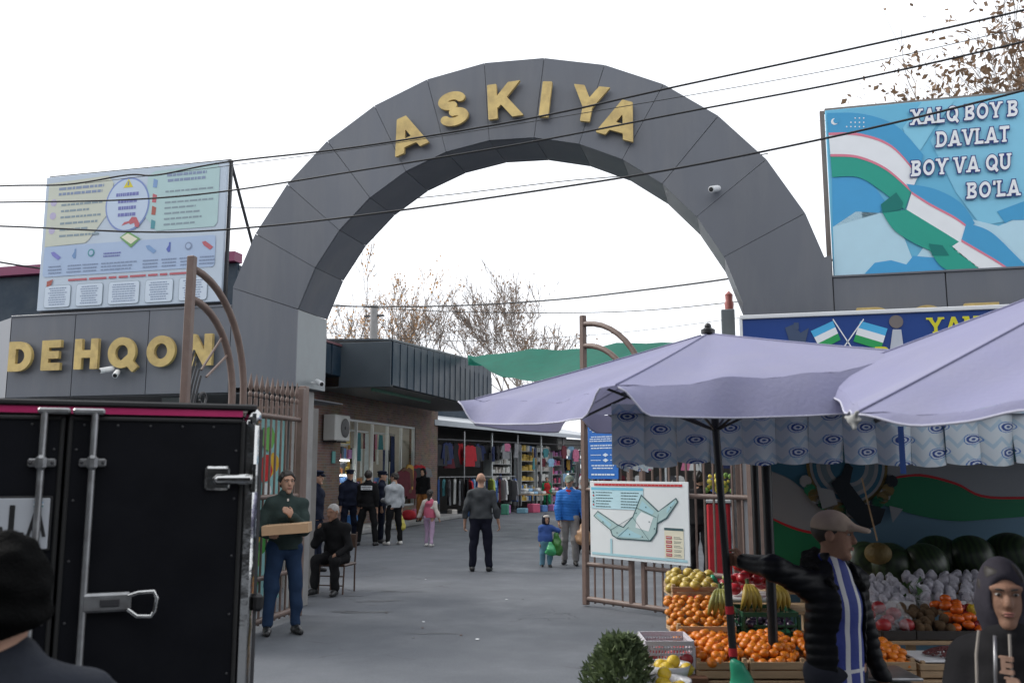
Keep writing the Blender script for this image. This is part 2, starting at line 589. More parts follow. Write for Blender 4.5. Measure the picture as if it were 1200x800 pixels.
# ------------------------------------------------------------------ printed boards
class Board:
    """flat board with corners TL, TR, BR, BL; u to the right, v downwards, both 0..1; printed layers lie a little proud of each other"""

    def __init__(s, TL, TR, BR, BL, face):
        s.c = [Vector(p) for p in (TL, TR, BR, BL)]
        n = (s.c[1] - s.c[0]).cross(s.c[3] - s.c[0]).normalized()
        s.n = n if n.dot(Vector(face)) > 0 else -n
        s.w, s.h = (s.c[1] - s.c[0]).length, (s.c[3] - s.c[0]).length
        s.mb = MB()
        s.mats = []

    def at(s, u, v, k=0.0):
        return (s.c[0] * (1 - u) + s.c[1] * u) * (1 - v) + (s.c[3] * (1 - u) + s.c[2] * u) * v + s.n * (k * 0.0022)

    def px(s, px, py):
        """u, v where the sight line through a photo point meets the board"""
        v = ray(px, py)
        t = (s.c[0] - V_C).dot(s.n) / v.dot(s.n)
        q = V_C + v * t - s.c[0]
        e1, e2 = s.c[1] - s.c[0], s.c[3] - s.c[0]
        return q.dot(e1) / e1.length_squared, q.dot(e2) / e2.length_squared

    def _m(s, m):
        if m not in s.mats: s.mats.append(m)
        s.mb.mi(s.mats.index(m))

    def poly(s, uv, k, m):
        s._m(m)
        s.mb.flat([s.at(u, v, k) for u, v in uv])

    def ppoly(s, pts, k, m, clip=True):
        uv = [s.px(*p) for p in pts]
        if clip: uv = [(min(max(u, .002), .998), min(max(v, .002), .998)) for u, v in uv]
        s.poly(uv, k, m)

    def rect(s, u0, v0, u1, v1, k, m):
        s.poly([(u0, v0), (u1, v0), (u1, v1), (u0, v1)], k, m)

    def rrect(s, u0, v0, u1, v1, k, m, r=0.02):
        ru, rv = r, r * s.w / s.h
        P = []
        for cu, cv, a0 in ((u1 - ru, v0 + rv, -90), (u1 - ru, v1 - rv, 0), (u0 + ru, v1 - rv, 90), (u0 + ru, v0 + rv, 180)):
            P += [(cu + ru * math.cos(R(a0 + a)), cv + rv * math.sin(R(a0 + a))) for a in (0, 30, 60, 90)]
        s.poly(P, k, m)

    def disc(s, u, v, ru, k, m, n=36, asp=1.0):
        rv = ru * s.w / s.h * asp
        s.poly([(u + ru * math.cos(2 * math.pi * i / n), v + rv * math.sin(2 * math.pi * i / n)) for i in range(n)], k, m)

    def band(s, pts, wid, k, m):
        """strip along a uv line"""
        for (a, b), (c, d) in zip(pts[:-1], pts[1:]):
            L = math.hypot((c - a) * s.w, (d - b) * s.h) or 1
            nu, nv = -(d - b) * s.h / L * wid / 2 / s.w, (c - a) * s.w / L * wid / 2 / s.h
            s.poly([(a + nu, b + nv), (c + nu, d + nv), (c - nu, d - nv), (a - nu, b - nv)], k, m)

    def lines(s, u0, v0, u1, v1, n, k, m, fill=0.45, rag=0.3, rg=RNG, center=False):
        """rows of print too small to read: word-long dashes"""
        for i in range(n):
            va = v0 + (v1 - v0) * (i + 0.5 - fill / 2) / n
            vb = v0 + (v1 - v0) * (i + 0.5 + fill / 2) / n
            L = (u1 - u0) * (1 - rag * rg.random())
            st = u0 + ((u1 - u0) - L) / 2 if center else u0
            u, e = st, st + L
            while u < e - 0.004:
                wd = (u1 - u0) * rg.uniform(0.05, 0.16)
                s.rect(u, va, min(u + wd, e), vb, k, m)
                u += wd + (u1 - u0) * 0.018

    def text(s, txt, u, v, hgt, k, m, t=0.18, serif=0.0, grow=0.0, gap=0.14, slant=0.0, squash=1.0, res=30):
        """u, v: left end of the baseline; hgt in metres"""
        s._m(m)
        ex = (s.c[1] - s.c[0]).normalized()
        ey = (s.c[0] - s.c[3]).normalized()
        x = 0.0
        for ch in txt:
            if ch == ' ':
                x += 0.38
                continue
            og = s.at(u, v, k) + ex * (x * hgt * squash)
            M = Matrix.Translation(og) @ Matrix((ex * hgt * squash, ey * hgt + ex * slant * hgt, s.n)).transposed().to_4x4()
            x += add_letter(s.mb, ch, M, t, serif, grow, 0.0, res) + gap
        return x * hgt * squash

    def build(s, parent, name='print'):
        return s.mb.build(name, s.mats, parent, local=False, fixn=False, kind='stuff')

# ------------------------------------------------------------------ common materials
M_ACP = mat('grey_cladding', (0.13, 0.14, 0.163), rough=0.4, var=0.16, scale=1.3, dirt=0.5, dirtcol=(0.2, 0.2, 0.205), dscale=2.2, stretch=(1, 1, 0.16), bump=.12, bscale=2.5)
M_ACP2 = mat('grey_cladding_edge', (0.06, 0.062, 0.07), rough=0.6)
M_ACPS = mat('pale_cladding', (0.22, 0.245, 0.255), rough=0.4, var=0.1, dirt=0.25, dscale=1.2)
M_GOLD = mat('gold_sheet', (0.62, 0.46, 0.18), rough=0.5, metal=0.2, var=0.2, scale=7, dirt=0.65, dirtcol=(0.3, 0.2, 0.09), dscale=6, bump=.1, bscale=8)
M_BROWN = mat('brown_steel_paint', (0.15, 0.10, 0.082), rough=0.5, var=0.2, scale=14, dirt=0.4, dirtcol=(0.22, 0.17, 0.14), dscale=6)
M_DARKSTEEL = mat('dark_steel', (0.03, 0.03, 0.033), rough=0.45)
M_STEEL = mat('brushed_steel', (0.34, 0.345, 0.35), rough=0.38, metal=0.85, var=0.2, scale=20, dirt=.5, dirtcol=(.12, .1, .085), dscale=14)
M_WHITE = mat('white_plastic', (0.72, 0.73, 0.74), rough=0.45, var=0.05)
M_BLACK = mat('black_plastic', (0.012, 0.012, 0.013), rough=0.5)
M_WOOD = mat('pale_crate_wood', (0.42, 0.29, 0.17), rough=0.8, var=0.25, scale=9, stretch=(1, 6, 6), bump=0.2, dirt=0.3, dirtcol=(0.2, 0.13, 0.08))
M_CONC = mat('worn_concrete', (0.26, 0.255, 0.25), rough=0.9, var=0.2, scale=4, bump=0.3, dirt=0.4, dirtcol=(0.13, 0.125, 0.12))


def asphalt():
    m = bpy.data.materials.new('worn_asphalt')
    m.use_nodes = True
    n, l = m.node_tree.nodes, m.node_tree.links
    b = n['Principled BSDF']
    tc = n.new('ShaderNodeTexCoord')

    def noise(sc, det=6, ro=0.6):
        q = n.new('ShaderNodeTexNoise')
        q.inputs['Scale'].default_value, q.inputs['Detail'].default_value, q.inputs['Roughness'].default_value = sc, det, ro
        l.new(tc.outputs['Object'], q.inputs['Vector'])
        return q.outputs['Fac']

    def rng(fac, a, bb, c, d):
        q = n.new('ShaderNodeMapRange')
        for i, v in enumerate((a, bb, c, d)): q.inputs[i + 1].default_value = v
        l.new(fac, q.inputs[0])
        return q.outputs[0]

    def mix(fac, c1, c2):
        q = n.new('ShaderNodeMix')
        q.data_type = 'RGBA'
        for v, i in ((fac, 0), (c1, 6), (c2, 7)):
            if isinstance(v, tuple): q.inputs[i].default_value = (*v, 1)
            else: l.new(v, q.inputs[i])
        return q.outputs[2]
    base = mix(rng(noise(0.35, 7), .35, .7, 0, 1), (0.09, 0.1, 0.117), (0.115, 0.127, 0.146))
    fine = mix(rng(noise(55, 3), .35, .65, 0, .45), base, (0.06, 0.06, 0.062))
    fine = mix(rng(noise(140, 2), .58, .7, 0, .4), fine, (0.26, 0.25, 0.24))
    stain = mix(rng(noise(0.9, 9, .7), .58, .7, 0, .28), fine, (0.05, 0.051, 0.055))
    dust = mix(rng(noise(2.4, 7, .7), .58, .78, 0, .3), stain, (0.165, 0.172, 0.182))
    vo = n.new('ShaderNodeTexVoronoi')
    vo.feature = 'DISTANCE_TO_EDGE'
    vo.inputs['Scale'].default_value = 0.42
    wob = n.new('ShaderNodeVectorMath')
    wob.operation = 'ADD'
    nn = n.new('ShaderNodeTexNoise')
    nn.inputs['Scale'].default_value = 1.6
    nn.inputs['Detail'].default_value = 6
    l.new(tc.outputs['Object'], nn.inputs['Vector'])
    l.new(tc.outputs['Object'], wob.inputs[0])
    l.new(nn.outputs['Color'], wob.inputs[1])
    l.new(wob.outputs[0], vo.inputs['Vector'])
    gate = n.new('ShaderNodeMath')
    gate.operation = 'MULTIPLY'
    l.new(rng(vo.outputs[0], 0.0, 0.008, .75, 0), gate.inputs[0])
    l.new(rng(noise(0.5, 3), .5, .56, 0, 1), gate.inputs[1])
    col = mix(gate.outputs[0], dust, (0.028, 0.028, 0.03))
    l.new(col, b.inputs['Base Color'])
    l.new(rng(noise(1.1, 6), .4, .7, .9, .55), b.inputs['Roughness'])
    bp = n.new('ShaderNodeBump')
    bp.inputs['Strength'].default_value = 0.35
    bp.inputs['Distance'].default_value = 0.01
    l.new(noise(90, 3), bp.inputs['Height'])
    l.new(bp.outputs[0], b.inputs['Normal'])
    return m


# ------------------------------------------------------------------ ground
g = MB()
g.grid(lambda u, v: Vector((-250 + 500 * u, -60 + 460 * v, 0.0)), 60, 60)
ground = g.build('ground', asphalt(), kind='structure', fixn=False)
M_DAMP = mat('damp_patch', (0.06, 0.064, 0.072), rough=0.5, var=0.35, scale=12)


def blotch(px, py, rx, ry, seed, m, name, label, z=0.004):
    rg = random.Random(seed)
    c = G(px, py)
    P, n = [], 44
    ph = [rg.uniform(0, 6.28) for _ in range(5)]
    for i in range(n):
        a = 2 * math.pi * i / n
        k = 1 + sum(.24 / (q * .5 + .5) * math.sin((q * 2 + 2) * a + ph[q]) for q in range(5))
        P.append(c + V_R * (rx * k * math.cos(a)) + V_H * (ry * k * math.sin(a)) + Vector((0, 0, z)))
    return MB().flat(P).build(name, m, kind='structure', label=label)


for i, (a, b_, rx, ry) in enumerate([(445, 704, .26, .06), (430, 717, .2, .07), (402, 716, .12, .05), (505, 742, .18, .03), (470, 693, .22, .04), (455, 692, .1, .03), (415, 698, .16, .03)]):
    blotch(a, b_, rx, ry, i, M_DAMP, 'damp_patch', None)

# ------------------------------------------------------------------ the grey arch over the gateway
AX, AZ, YA, TH = -2.77, 2.97, 10.4, 0.86
angs = [13.4 + 11.5 * k for k in range(14)]                # 13 facets
RO, RI = 3.906, 2.90


def apt(r, a, y, dz=0.0):
    return Vector((AX + r * math.cos(R(a)), y, AZ + dz + r * math.sin(R(a))))


arch = empty('entrance_arch', (AX, YA + TH / 2, 0), label='tall grey faceted arch with gold letters spanning the market gateway', cat='arch')
gap = 0.05                                                  # degrees of open joint between panels
for k in range(13):
    a0, a1 = angs[k] + gap, angs[k + 1] - gap
    push = RNG.uniform(-.004, .004)
    for y, dy, nm in ((YA + push, .02, 'front_panel'), (YA + TH - .02, .02, 'back_panel')):
        MB().prism([apt(RO, a0, y, .03), apt(RO, a1, y, .03), apt(RI, a1, y), apt(RI, a0, y)], (0, dy, 0)).build(nm, M_ACP, arch, local=False)
    for r, dr, nm in ((RI, .02, 'soffit_panel'), (RO - .02, .02, 'top_panel')):
        dz = .03 if r > 3.4 else 0
        MB().prism([apt(r, a0, YA + .03, dz), apt(r, a1, YA + .03, dz), apt(r, a1, YA + TH - .03, dz), apt(r, a0, YA + TH - .03, dz)],
                   (apt(r + dr, (a0 + a1) / 2, 0) - apt(r, (a0 + a1) / 2, 0))).build(nm, M_ACP, arch, local=False)
core = MB()                                                 # dark frame seen in the joints
for k in range(13):
    q = [apt(RO - .025, angs[k], YA + .022, .03), apt(RO - .025, angs[k + 1], YA + .022, .03), apt(RI + .025, angs[k + 1], YA + .022), apt(RI + .025, angs[k], YA + .022)]
    core.prism(q, (0, TH - .044, 0))
core.build('frame', M_ACP2, arch, local=False)
# legs of the arch: big panels down to the bottom edge of the fascia, then columns
ZB = 2.82
xl0, xl1 = apt(RO, angs[13], 0).x, apt(RI, angs[13], 0).x
xr0, xr1 = apt(RI, angs[0], 0).x, apt(RO, angs[0], 0).x
zl0, zl1 = apt(RO, angs[13], 0, .03).z, apt(RI, angs[13], 0).z
g_ = .006
MB().prism([(xl0 + .004, YA, zl0 - g_), (xl1, YA, zl1 - g_), (xl1, YA, ZB), (xl0 + .004, YA, ZB)], (0, .02, 0)).build('front_panel', M_ACP, arch, local=False)
MB().prism([(xr1 - .004, YA, zl0 - g_), (xr0, YA, zl1 - g_), (xr0, YA, 2.5), (xr1 - .004, YA, 2.5)], (0, .02, 0)).build('front_panel', M_ACP, arch, local=False)
MB().box((xl1 - .012, YA + TH / 2 + .01, (zl1 + ZB) / 2), (.02, TH - .03, zl1 - ZB - .01)).build('side_panel', M_ACPS, arch, local=False)
MB().box((xr0 + .012, YA + TH / 2 + .01, (zl1 + 2.5) / 2), (.02, TH - .03, zl1 - 2.5 - .01)).build('side_panel', M_ACPS, arch, local=False)
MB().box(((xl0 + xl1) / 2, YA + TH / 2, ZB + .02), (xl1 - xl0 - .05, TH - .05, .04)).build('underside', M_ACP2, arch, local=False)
MB().box((xl0 + .3, YA + TH / 2 + .02, (zl1 + ZB) / 2), (.4, TH - .06, zl1 - ZB - .2)).build('frame', M_ACP2, arch, local=False)
for cx in (-5.72, .3):
    MB().box((cx, YA + .55, 1.4), (.2, .3, 2.8), bev=.01).build('column', M_CONC, arch, local=False)
# the gold letters along the arch
for ch, px, py, rot, s_ in (('A', 478, 158, 19, .47), ('S', 532, 129, 9, .455), ('K', 592, 119, 2.5, .46), ('I', 640, 118, -7, .46), ('Y', 690, 123, -12, .455), ('A', 728, 141, -21, .47)):
    c = PY(px, py, YA - .05)
    w = glyph_spec(ch, .235)[0]
    M = Matrix.Translation(c) @ Matrix.Rotation(R(-rot), 4, 'Y') @ Matrix(((1, 0, 0, 0), (0, 0, -1, 0), (0, 1, 0, 0), (0, 0, 0, 1))) @ Matrix.Diagonal((s_ * 1.12, s_, 1, 1)) @ Matrix.Translation((-w / 2, -.5, 0))
    mb = MB()
    add_letter(mb, ch, M, .235, depth=.045)
    lt = mb.build('letter', M_GOLD, arch, local=False, fixn=False)


def fascia(name, label, x0, x1, zb, zt, seams, letters, zc, hgt, bend=None):
    f = empty(name, ((x0 + x1) / 2, YA + .3, 0), label=label, cat='sign fascia')
    xs = [x0] + seams + [x1]
    for a, b in zip(xs[:-1], xs[1:]):
        MB().box(((a + b) / 2, YA + .014 + RNG.uniform(-.003, .003), (zb + zt) / 2), (b - a - .012, .02, zt - zb), bev=.003).build('panel', M_ACP, f, local=False)
    MB().box(((x0 + x1) / 2, YA + .34, (zb + zt) / 2 + .01), (x1 - x0, .6, zt - zb - .04)).build('frame', M_ACP2, f, local=False)
    MB().box(((x0 + x1) / 2, YA + .32, zt + .012), (x1 - x0, .66, .025), bev=.004).build('coping', M_ACP, f, local=False)
    for ch, xc in letters:
        w = glyph_spec(ch, .25)[0]
        M = Matrix.Translation((xc, YA - .045, zc)) @ Matrix(((1, 0, 0, 0), (0, 0, -1, 0), (0, 1, 0, 0), (0, 0, 0, 1))) @ Matrix.Diagonal((hgt * 1.12, hgt, 1, 1)) @ Matrix.Translation((-w / 2, -.5, 0))
        mb = MB()
        add_letter(mb, ch, M, .25, depth=.05)
        mb.build('letter', M_GOLD, f, local=False, fixn=False)
    return f


zlet = (PY(55, 398, YA - .04).z + PY(55, 436, YA - .04).z) / 2
fl = fascia('sign_fascia', 'grey panelled fascia with gold letters DEHQON left of the arch', -10.02, xl0 - .002, 2.76, 3.9,
            [PY(85, 420, YA).x, PY(172, 420, YA).x], [(c, PY(px, 415, YA - .04).x) for c, px in zip('DEHQON', (27, 63, 104, 146, 191, 236))], zlet, .42)
MB().prism([(-10.03, YA + .01, 2.76), (-11.6, YA + .9, 2.76), (-11.6, YA + .9, 3.9), (-10.03, YA + .01, 3.9)], (0, .03, 0)).build('return_panel', M_ACP, fl, local=False)
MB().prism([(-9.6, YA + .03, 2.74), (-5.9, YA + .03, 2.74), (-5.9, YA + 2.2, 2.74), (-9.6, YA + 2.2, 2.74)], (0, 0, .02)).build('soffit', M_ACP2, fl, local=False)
for x in (-9.4, -7.6):
    MB().box((x, YA + .5, 1.38), (.3, .3, 2.74), bev=.01).build('column', M_CONC, fl, local=False)
zr = PY(1020, 361, YA - .04).z
fr = fascia('sign_fascia', 'grey panelled fascia right of the arch, gold letter tops showing above a blue banner', xr1 + .002, 7.2, 2.62, 3.88,
            [PY(1110, 350, YA).x, 3.3, 4.5, 5.8], [(c, x) for c, x in zip('BOZ', (PY(1022, 361, YA).x, PY(1084, 361, YA).x, PY(1148, 361, YA).x))], zr - .21, .42)
for x in (1.6, 4.2, 6.9):
    MB().box((x, YA + .5, 1.3), (.3, .3, 2.6), bev=.01).build('column', M_CONC, fr, local=False)
# walls of the gate house behind the fascias (seen under the soffit and from the side)
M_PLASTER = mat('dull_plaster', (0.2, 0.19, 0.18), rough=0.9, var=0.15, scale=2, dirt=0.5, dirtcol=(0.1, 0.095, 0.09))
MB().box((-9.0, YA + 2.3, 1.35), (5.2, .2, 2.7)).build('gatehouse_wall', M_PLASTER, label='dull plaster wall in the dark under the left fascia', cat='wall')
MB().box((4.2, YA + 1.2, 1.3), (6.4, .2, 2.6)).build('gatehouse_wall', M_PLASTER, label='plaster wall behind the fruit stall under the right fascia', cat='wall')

# ------------------------------------------------------------------ billboard on the left fascia
YB = YA + .08


def board_rect(x0, x1, z0, z1, y):
    return Board((x0, y, z1), (x1, y, z1), (x1, y, z0), (x0, y, z0), (0, -1, 0))


P_ = lambda nm, r, g, b: mat('print_' + nm, srgb(r, g, b), rough=0.5, var=0.04, spec=0.3)
bb = empty('billboard', (-8.2, YB + .2, 3.93), label='pale safety notice billboard with a blue ring, standing on the left fascia', cat='billboard')
B = board_rect(-9.65, -6.71, 3.99, 5.95, YB - .03)
MB().box((-8.18, YB, 4.97), (2.94, .05, 1.96), bev=.004).build('panel', mat('banner_vinyl_pale', srgb(188, 200, 213), rough=.45, var=.06, scale=2, bump=.15, bscale=2.2), bb, local=False)
fm = MB()
for a, b in (((-9.66, 4.0), (-9.66, 5.96)), ((-6.7, 3.96), (-6.7, 5.98)), ((-9.66, 5.97), (-6.7, 5.97)), ((-9.66, 3.98), (-6.7, 3.98))):
    fm.beam((a[0], YB + .06, a[1]), (b[0], YB + .06, b[1]), .04, .04)
fm.build('frame', M_DARKSTEEL, bb, local=False)
for x in (-6.7, -8.2, -9.6):
    MB().tube([(x, YB + .08, 5.9), (x + .05, YB + 1.25, 3.92)], .022).build('brace', M_DARKSTEEL, bb, local=False)
c_cream, c_mint, c_ring, c_sky, c_txt, c_red, c_lil = P_('cream', 202, 205, 190), P_('mint', 178, 204, 204), P_('ring_blue', 132, 150, 198), P_('pale_sky', 192, 206, 224), P_('text_grey', 136, 150, 176), P_('red', 186, 104, 112), P_('powder', 172, 190, 216)
c_txt2 = P_('text_faint', 140, 156, 164)
B.poly([(.02, .05), (.36, .03), (.39, .09), (.36, .33), (.27, .5), (.25, .52), (.02, .53)], 1, c_cream)
B.poly([(.58, .06), (.62, .03), (.95, .02), (.965, .05), (.965, .44), (.95, .47), (.64, .47), (.57, .35)], 1, c_mint)
B.rrect(.02, .53, .96, .755, 1, c_lil, .015)
B.disc(.475, .26, .122, 2, c_ring, asp=1.1)
B.disc(.475, .26, .114, 3, c_sky, asp=1.1)
B.poly([(.475, .07), (.502, .135), (.448, .135)], 4, P_('warning_yellow', 214, 200, 70))
B.rect(.471, .09, .479, .12, 5, c_txt)
B.lines(.41, .16, .54, .36, 4, 4, P_('text_violet', 120, 125, 180), .5, .3, center=True)
B.poly([(.45, .415), (.465, .39), (.49, .385), (.505, .355), (.53, .36), (.55, .41), (.545, .435), (.525, .43), (.52, .4), (.5, .41), (.49, .4), (.465, .41)], 4, c_red)
B.poly([(.445, .5), (.49, .46), (.56, .52), (.51, .58)], 5, P_('book_green', 120, 165, 110))
B.poly([(.455, .5), (.49, .475), (.545, .52), (.51, .555)], 6, P_('book_page', 226, 222, 200))
B.lines(.08, .08, .35, .16, 2, 2, c_txt, .5, .1)
B.lines(.1, .2, .35, .48, 6, 2, c_txt2, .34, .4)
for v in (.2, .3, .41): B.disc(.055, v, .018, 2, P_('icon_lilac', 186, 178, 205))
B.lines(.68, .05, .9, .13, 2, 2, c_txt, .5, .15, center=True)
B.lines(.68, .17, .94, .45, 7, 2, c_txt2, .32, .4)
for v, m in ((.12, P_('icon_blue', 130, 160, 200)), (.23, c_red), (.32, P_('icon_brown', 170, 100, 90)), (.42, P_('icon_teal', 90, 150, 160))):
    B.poly([(.612, v - .035), (.635, v - .02), (.632, v + .035), (.61, v + .03)], 2, m)
for i, u in enumerate((.09, .2, .29, .62, .72, .82, .92)):
    m = [P_('icon_violet', 130, 130, 195), P_('icon_steel', 120, 150, 190), P_('icon_teal', 90, 150, 160), P_('icon_blue', 130, 160, 200), P_('icon_navy', 95, 110, 180), c_txt, c_red][i]
    if i % 3 == 0: B.poly([(u - .03, .575), (u - .012, .57), (u + .03, .615), (u + .015, .635), (u - .02, .6)], 3, m)
    elif i % 3 == 1:
        B.rect(u - .005, .56, u + .004, .63, 3, m)
        B.poly([(u - .018, .61), (u - .005, .58), (u - .005, .635)], 3, m)
    else:
        B.disc(u, .597, .019, 3, m)
        B.disc(u, .597, .012, 4, c_lil)
    B.lines(u - .045, .67, u + .045, .74, 3, 3, c_txt, .4, .2, center=True)
B.lines(.36, .6, .46, .64, 2, 3, P_('text_violet', 120, 125, 180), .5, .1)
B.lines(.35, .67, .55, .74, 3, 3, c_txt, .4, .2)
B.lines(.17, .775, .83, .8, 1, 2, c_red, .6, .02)
for u0, u1 in ((.04, .19), (.22, .37), (.4, .57), (.6, .75), (.78, .93)):
    B.rrect(u0, .82, u1, .985, 2, c_txt2, .014)
    B.rrect(u0 + .002, .823, u1 - .002, .982, 3, P_('card_pale', 205, 216, 228), .013)
    B.lines(u0 + .02, .835, u1 - .02, .97, 8, 4, c_txt, .38, .25, center=True)
B.poly([(.05, .79), (.085, .775), (.075, .82), (.05, .83)], 4, P_('icon_brown', 170, 100, 90))
B.build(bb)

# ------------------------------------------------------------------ big flag billboard on the right fascia
xb0, xb1, zb0, zb1 = 1.05, 5.2, 3.9, 5.86
fb = empty('billboard', ((xb0 + xb1) / 2, YA + .2, 3.9), label='light blue billboard with waving flag and white slab lettering on right fascia', cat='billboard')
MB().box(((xb0 + xb1) / 2, YB, (zb0 + zb1) / 2), (xb1 - xb0, .06, zb1 - zb0), bev=.004).build('panel', mat('print_sky_blue', srgb(112, 190, 222), rough=.42, var=.12, scale=.9, spec=.3), fb, local=False)
fm = MB()
for a, b in (((xb0 - .03, zb0 - .02), (xb0 - .03, zb1 + .02)), ((xb1 + .03, zb0 - .02), (xb1 + .03, zb1 + .02)), ((xb0, zb1 + .02), (xb1, zb1 + .02))):
    fm.beam((a[0], YB + .05, a[1]), (b[0], YB + .05, b[1]), .05, .05)
fm.build('frame', mat('rusty_frame', (.2, .16, .14), rough=.7, var=.3), fb, local=False)
for x in (1.3, 3.1, 5.0):
    MB().tube([(x, YB + .08, 5.8), (x + .05, YB + 1.25, 3.92)], .022).build('brace', M_DARKSTEEL, fb, local=False)
B = board_rect(xb0, xb1, zb0, zb1, YB - .034)
f_pale, f_mid, f_blue, f_sky, f_white, f_green, f_pink, f_deep, f_navy = P_('map_pale', 186, 220, 234), P_('map_mid', 136, 202, 228), P_('flag_blue', 74, 160, 206), P_('bright_sky', 80, 178, 226), P_('flag_white', 236, 238, 240), P_('flag_green', 46, 160, 140), P_('flag_pink', 222, 130, 150), P_('deep_blue', 76, 162, 212), P_('outline_navy', 44, 62, 128)
f_green2 = P_('flag_green_fold', 24, 120, 112)
B.ppoly([(1120, 112), (1200, 100), (1330, 95), (1330, 330), (1215, 330), (1200, 255), (1150, 265), (1120, 225), (1090, 165)], 1, f_mid)
B.ppoly([(975, 208), (1015, 205), (1040, 240), (1030, 250), (976, 266)], 1, f_deep)
B.ppoly([(976, 266), (1003, 248), (1035, 250), (1060, 280), (1075, 318), (978, 324)], 1, f_pale)
B.ppoly([(1075, 300), (1110, 250), (1170, 265), (1230, 240), (1330, 230), (1330, 330), (1075, 322)], 2, f_pale)
B.ppoly([(1013, 321), (1025, 308), (1044, 305), (1062, 310), (1070, 300), (1108, 303), (1125, 312), (1140, 318)], 3, f_deep)
B.ppoly([(1168, 248), (1200, 236), (1200, 258), (1185, 258), (1178, 262)], 3, f_blue)
B.ppoly([(1080, 112), (1120, 108), (1095, 150), (1070, 190), (1058, 150)], 2, P_('ray_light', 140, 206, 230))


def ribbon(c, w_, layer, m):
    """flag stripe: c = curve points in photo coordinates with an up edge and a low edge"""
    up = poly_line([Vector((x, y, 0)) for x, y in c], 8)
    lo = poly_line([Vector((x, y, 0)) for x, y in w_], 8)
    for i in range(len(up) - 1):
        a, b = i / (len(up) - 1), (i + 1) / (len(up) - 1)
        q = lambda L, t: L[min(int(round(t * (len(L) - 1))), len(L) - 1)]
        B.ppoly([(up[i].x, up[i].y), (up[i + 1].x, up[i + 1].y), (q(lo, b).x, q(lo, b).y), (q(lo, a).x, q(lo, a).y)], layer, m)


e0 = [(969, 133), (1010, 134), (1050, 148), (1082, 182)]
e1 = [(971, 157), (1008, 158), (1045, 172), (1076, 206)]
e2 = [(973, 182), (1005, 184), (1038, 198), (1068, 224)]
e3 = [(975, 208), (1005, 208), (1030, 222), (1060, 246)]
ribbon(e0, e1, 5, f_blue)
ribbon([(971, 156), (1008, 157), (1045, 171), (1076, 205)], [(971, 159), (1008, 160), (1045, 174), (1076, 208)], 6, f_pink)
ribbon(e1, e2, 5, f_white)
ribbon([(973, 181), (1005, 183), (1038, 197), (1068, 223)], [(973, 184), (1005, 186), (1038, 200), (1068, 226)], 6, f_pink)
ribbon(e2, e3, 5, f_green)
k0 = [(1082, 182), (1110, 215), (1138, 242), (1140, 250)]
ribbon([(1062, 216), (1095, 222), (1125, 238), (1142, 262)], [(1068, 226), (1090, 240), (1118, 255), (1136, 268)], 7, f_blue)
ribbon([(1068, 226), (1090, 240), (1118, 255), (1136, 268)], [(1062, 246), (1085, 260), (1108, 274), (1124, 284)], 7, f_white)
ribbon([(1068, 225), (1090, 239), (1118, 254), (1136, 267)], [(1068, 228), (1090, 242), (1118, 257), (1136, 270)], 8, f_pink)
ribbon([(1062, 246), (1085, 260), (1108, 274), (1124, 284)], [(1034, 250), (1050, 272), (1085, 292), (1112, 300)], 7, f_green)
B.ppoly([(1034, 250), (1032, 240), (1050, 226), (1058, 238), (1056, 246)], 8, f_green2)
ribbon([(1132, 262), (1160, 272), (1190, 300), (1215, 325)], [(1126, 282), (1150, 296), (1170, 308), (1190, 322)], 9, f_blue)
ribbon([(1126, 282), (1150, 296), (1170, 308), (1190, 322)], [(1114, 290), (1132, 304), (1148, 316), (1156, 322)], 9, f_white)
ribbon([(1126, 281), (1150, 295), (1170, 307), (1190, 321)], [(1126, 284), (1150, 298), (1170, 310), (1190, 324)], 10, f_pink)
ribbon([(1114, 288), (1132, 303), (1148, 315), (1156, 322)], [(1088, 292), (1100, 310), (1112, 318), (1120, 323)], 9, f_green)
B.ppoly([(1088, 286), (1104, 288), (1112, 300), (1092, 300)], 10, f_green2)
cu, cv = B.px(978, 143)
B.disc(cu, cv, .0095, 6, f_white)
B.disc(cu + .0045, cv - .004, .008, 7, f_blue)
for r_, n_ in ((0, 5), (1, 4), (2, 3)):
    for i in range(n_):
        su, sv = B.px(1012 - i * 5, 149 - r_ * 5)
        B.disc(su, sv, .0022, 6, f_white, n=5)
for s_, (px, py), sl in (("XALQ BOY B", (1067, 148), 0), ("DAVLAT", (1097, 174), 0), ("BOY VA QU", (1068, 208), 0), ("BO'LA", (1133, 234), 0)):
    u, v = B.px(px, py)
    B.text(s_, u, v, .182, 12, f_navy, t=.24, serif=.15, grow=.06, gap=.16, slant=.08, squash=.7)
    B.text(s_, u, v, .182, 14, f_white, t=.2, serif=.13, grow=0, gap=.16, slant=.08, squash=.7)
B.build(fb)

# ------------------------------------------------------------------ blue banner hung across the right fascia
YN = YA - .32
xn0, xn1 = PY(869, 372, YN).x, 5.4
zn1 = PY(869, 373, YN).z
bn = empty('banner', ((xn0 + xn1) / 2, YN, 2.2), label='dark blue banner with two crossed flags and yellow letters below the gold letters', cat='banner')
MB().box(((xn0 + xn1) / 2, YN + .03, zn1 - .55), (xn1 - xn0, .05, 1.1), bev=.004).build('cloth', mat('print_banner_blue', srgb(34, 66, 132), rough=.45, var=.12, scale=1.2, bump=.2, bscale=3, spec=.3), bn, local=False)
MB().box(((xn0 + xn1) / 2, YN + .015, zn1 + .01), (xn1 - xn0 + .04, .07, .045), bev=.006).build('top_rail', M_WHITE, bn, local=False)
MB().box((xn0 - .01, YN + .015, zn1 - .55), (.035, .06, 1.1), bev=.005).build('side_rail', M_WHITE, bn, local=False)
B = board_rect(xn0, xn1, zn1 - 1.1, zn1, YN + .003)
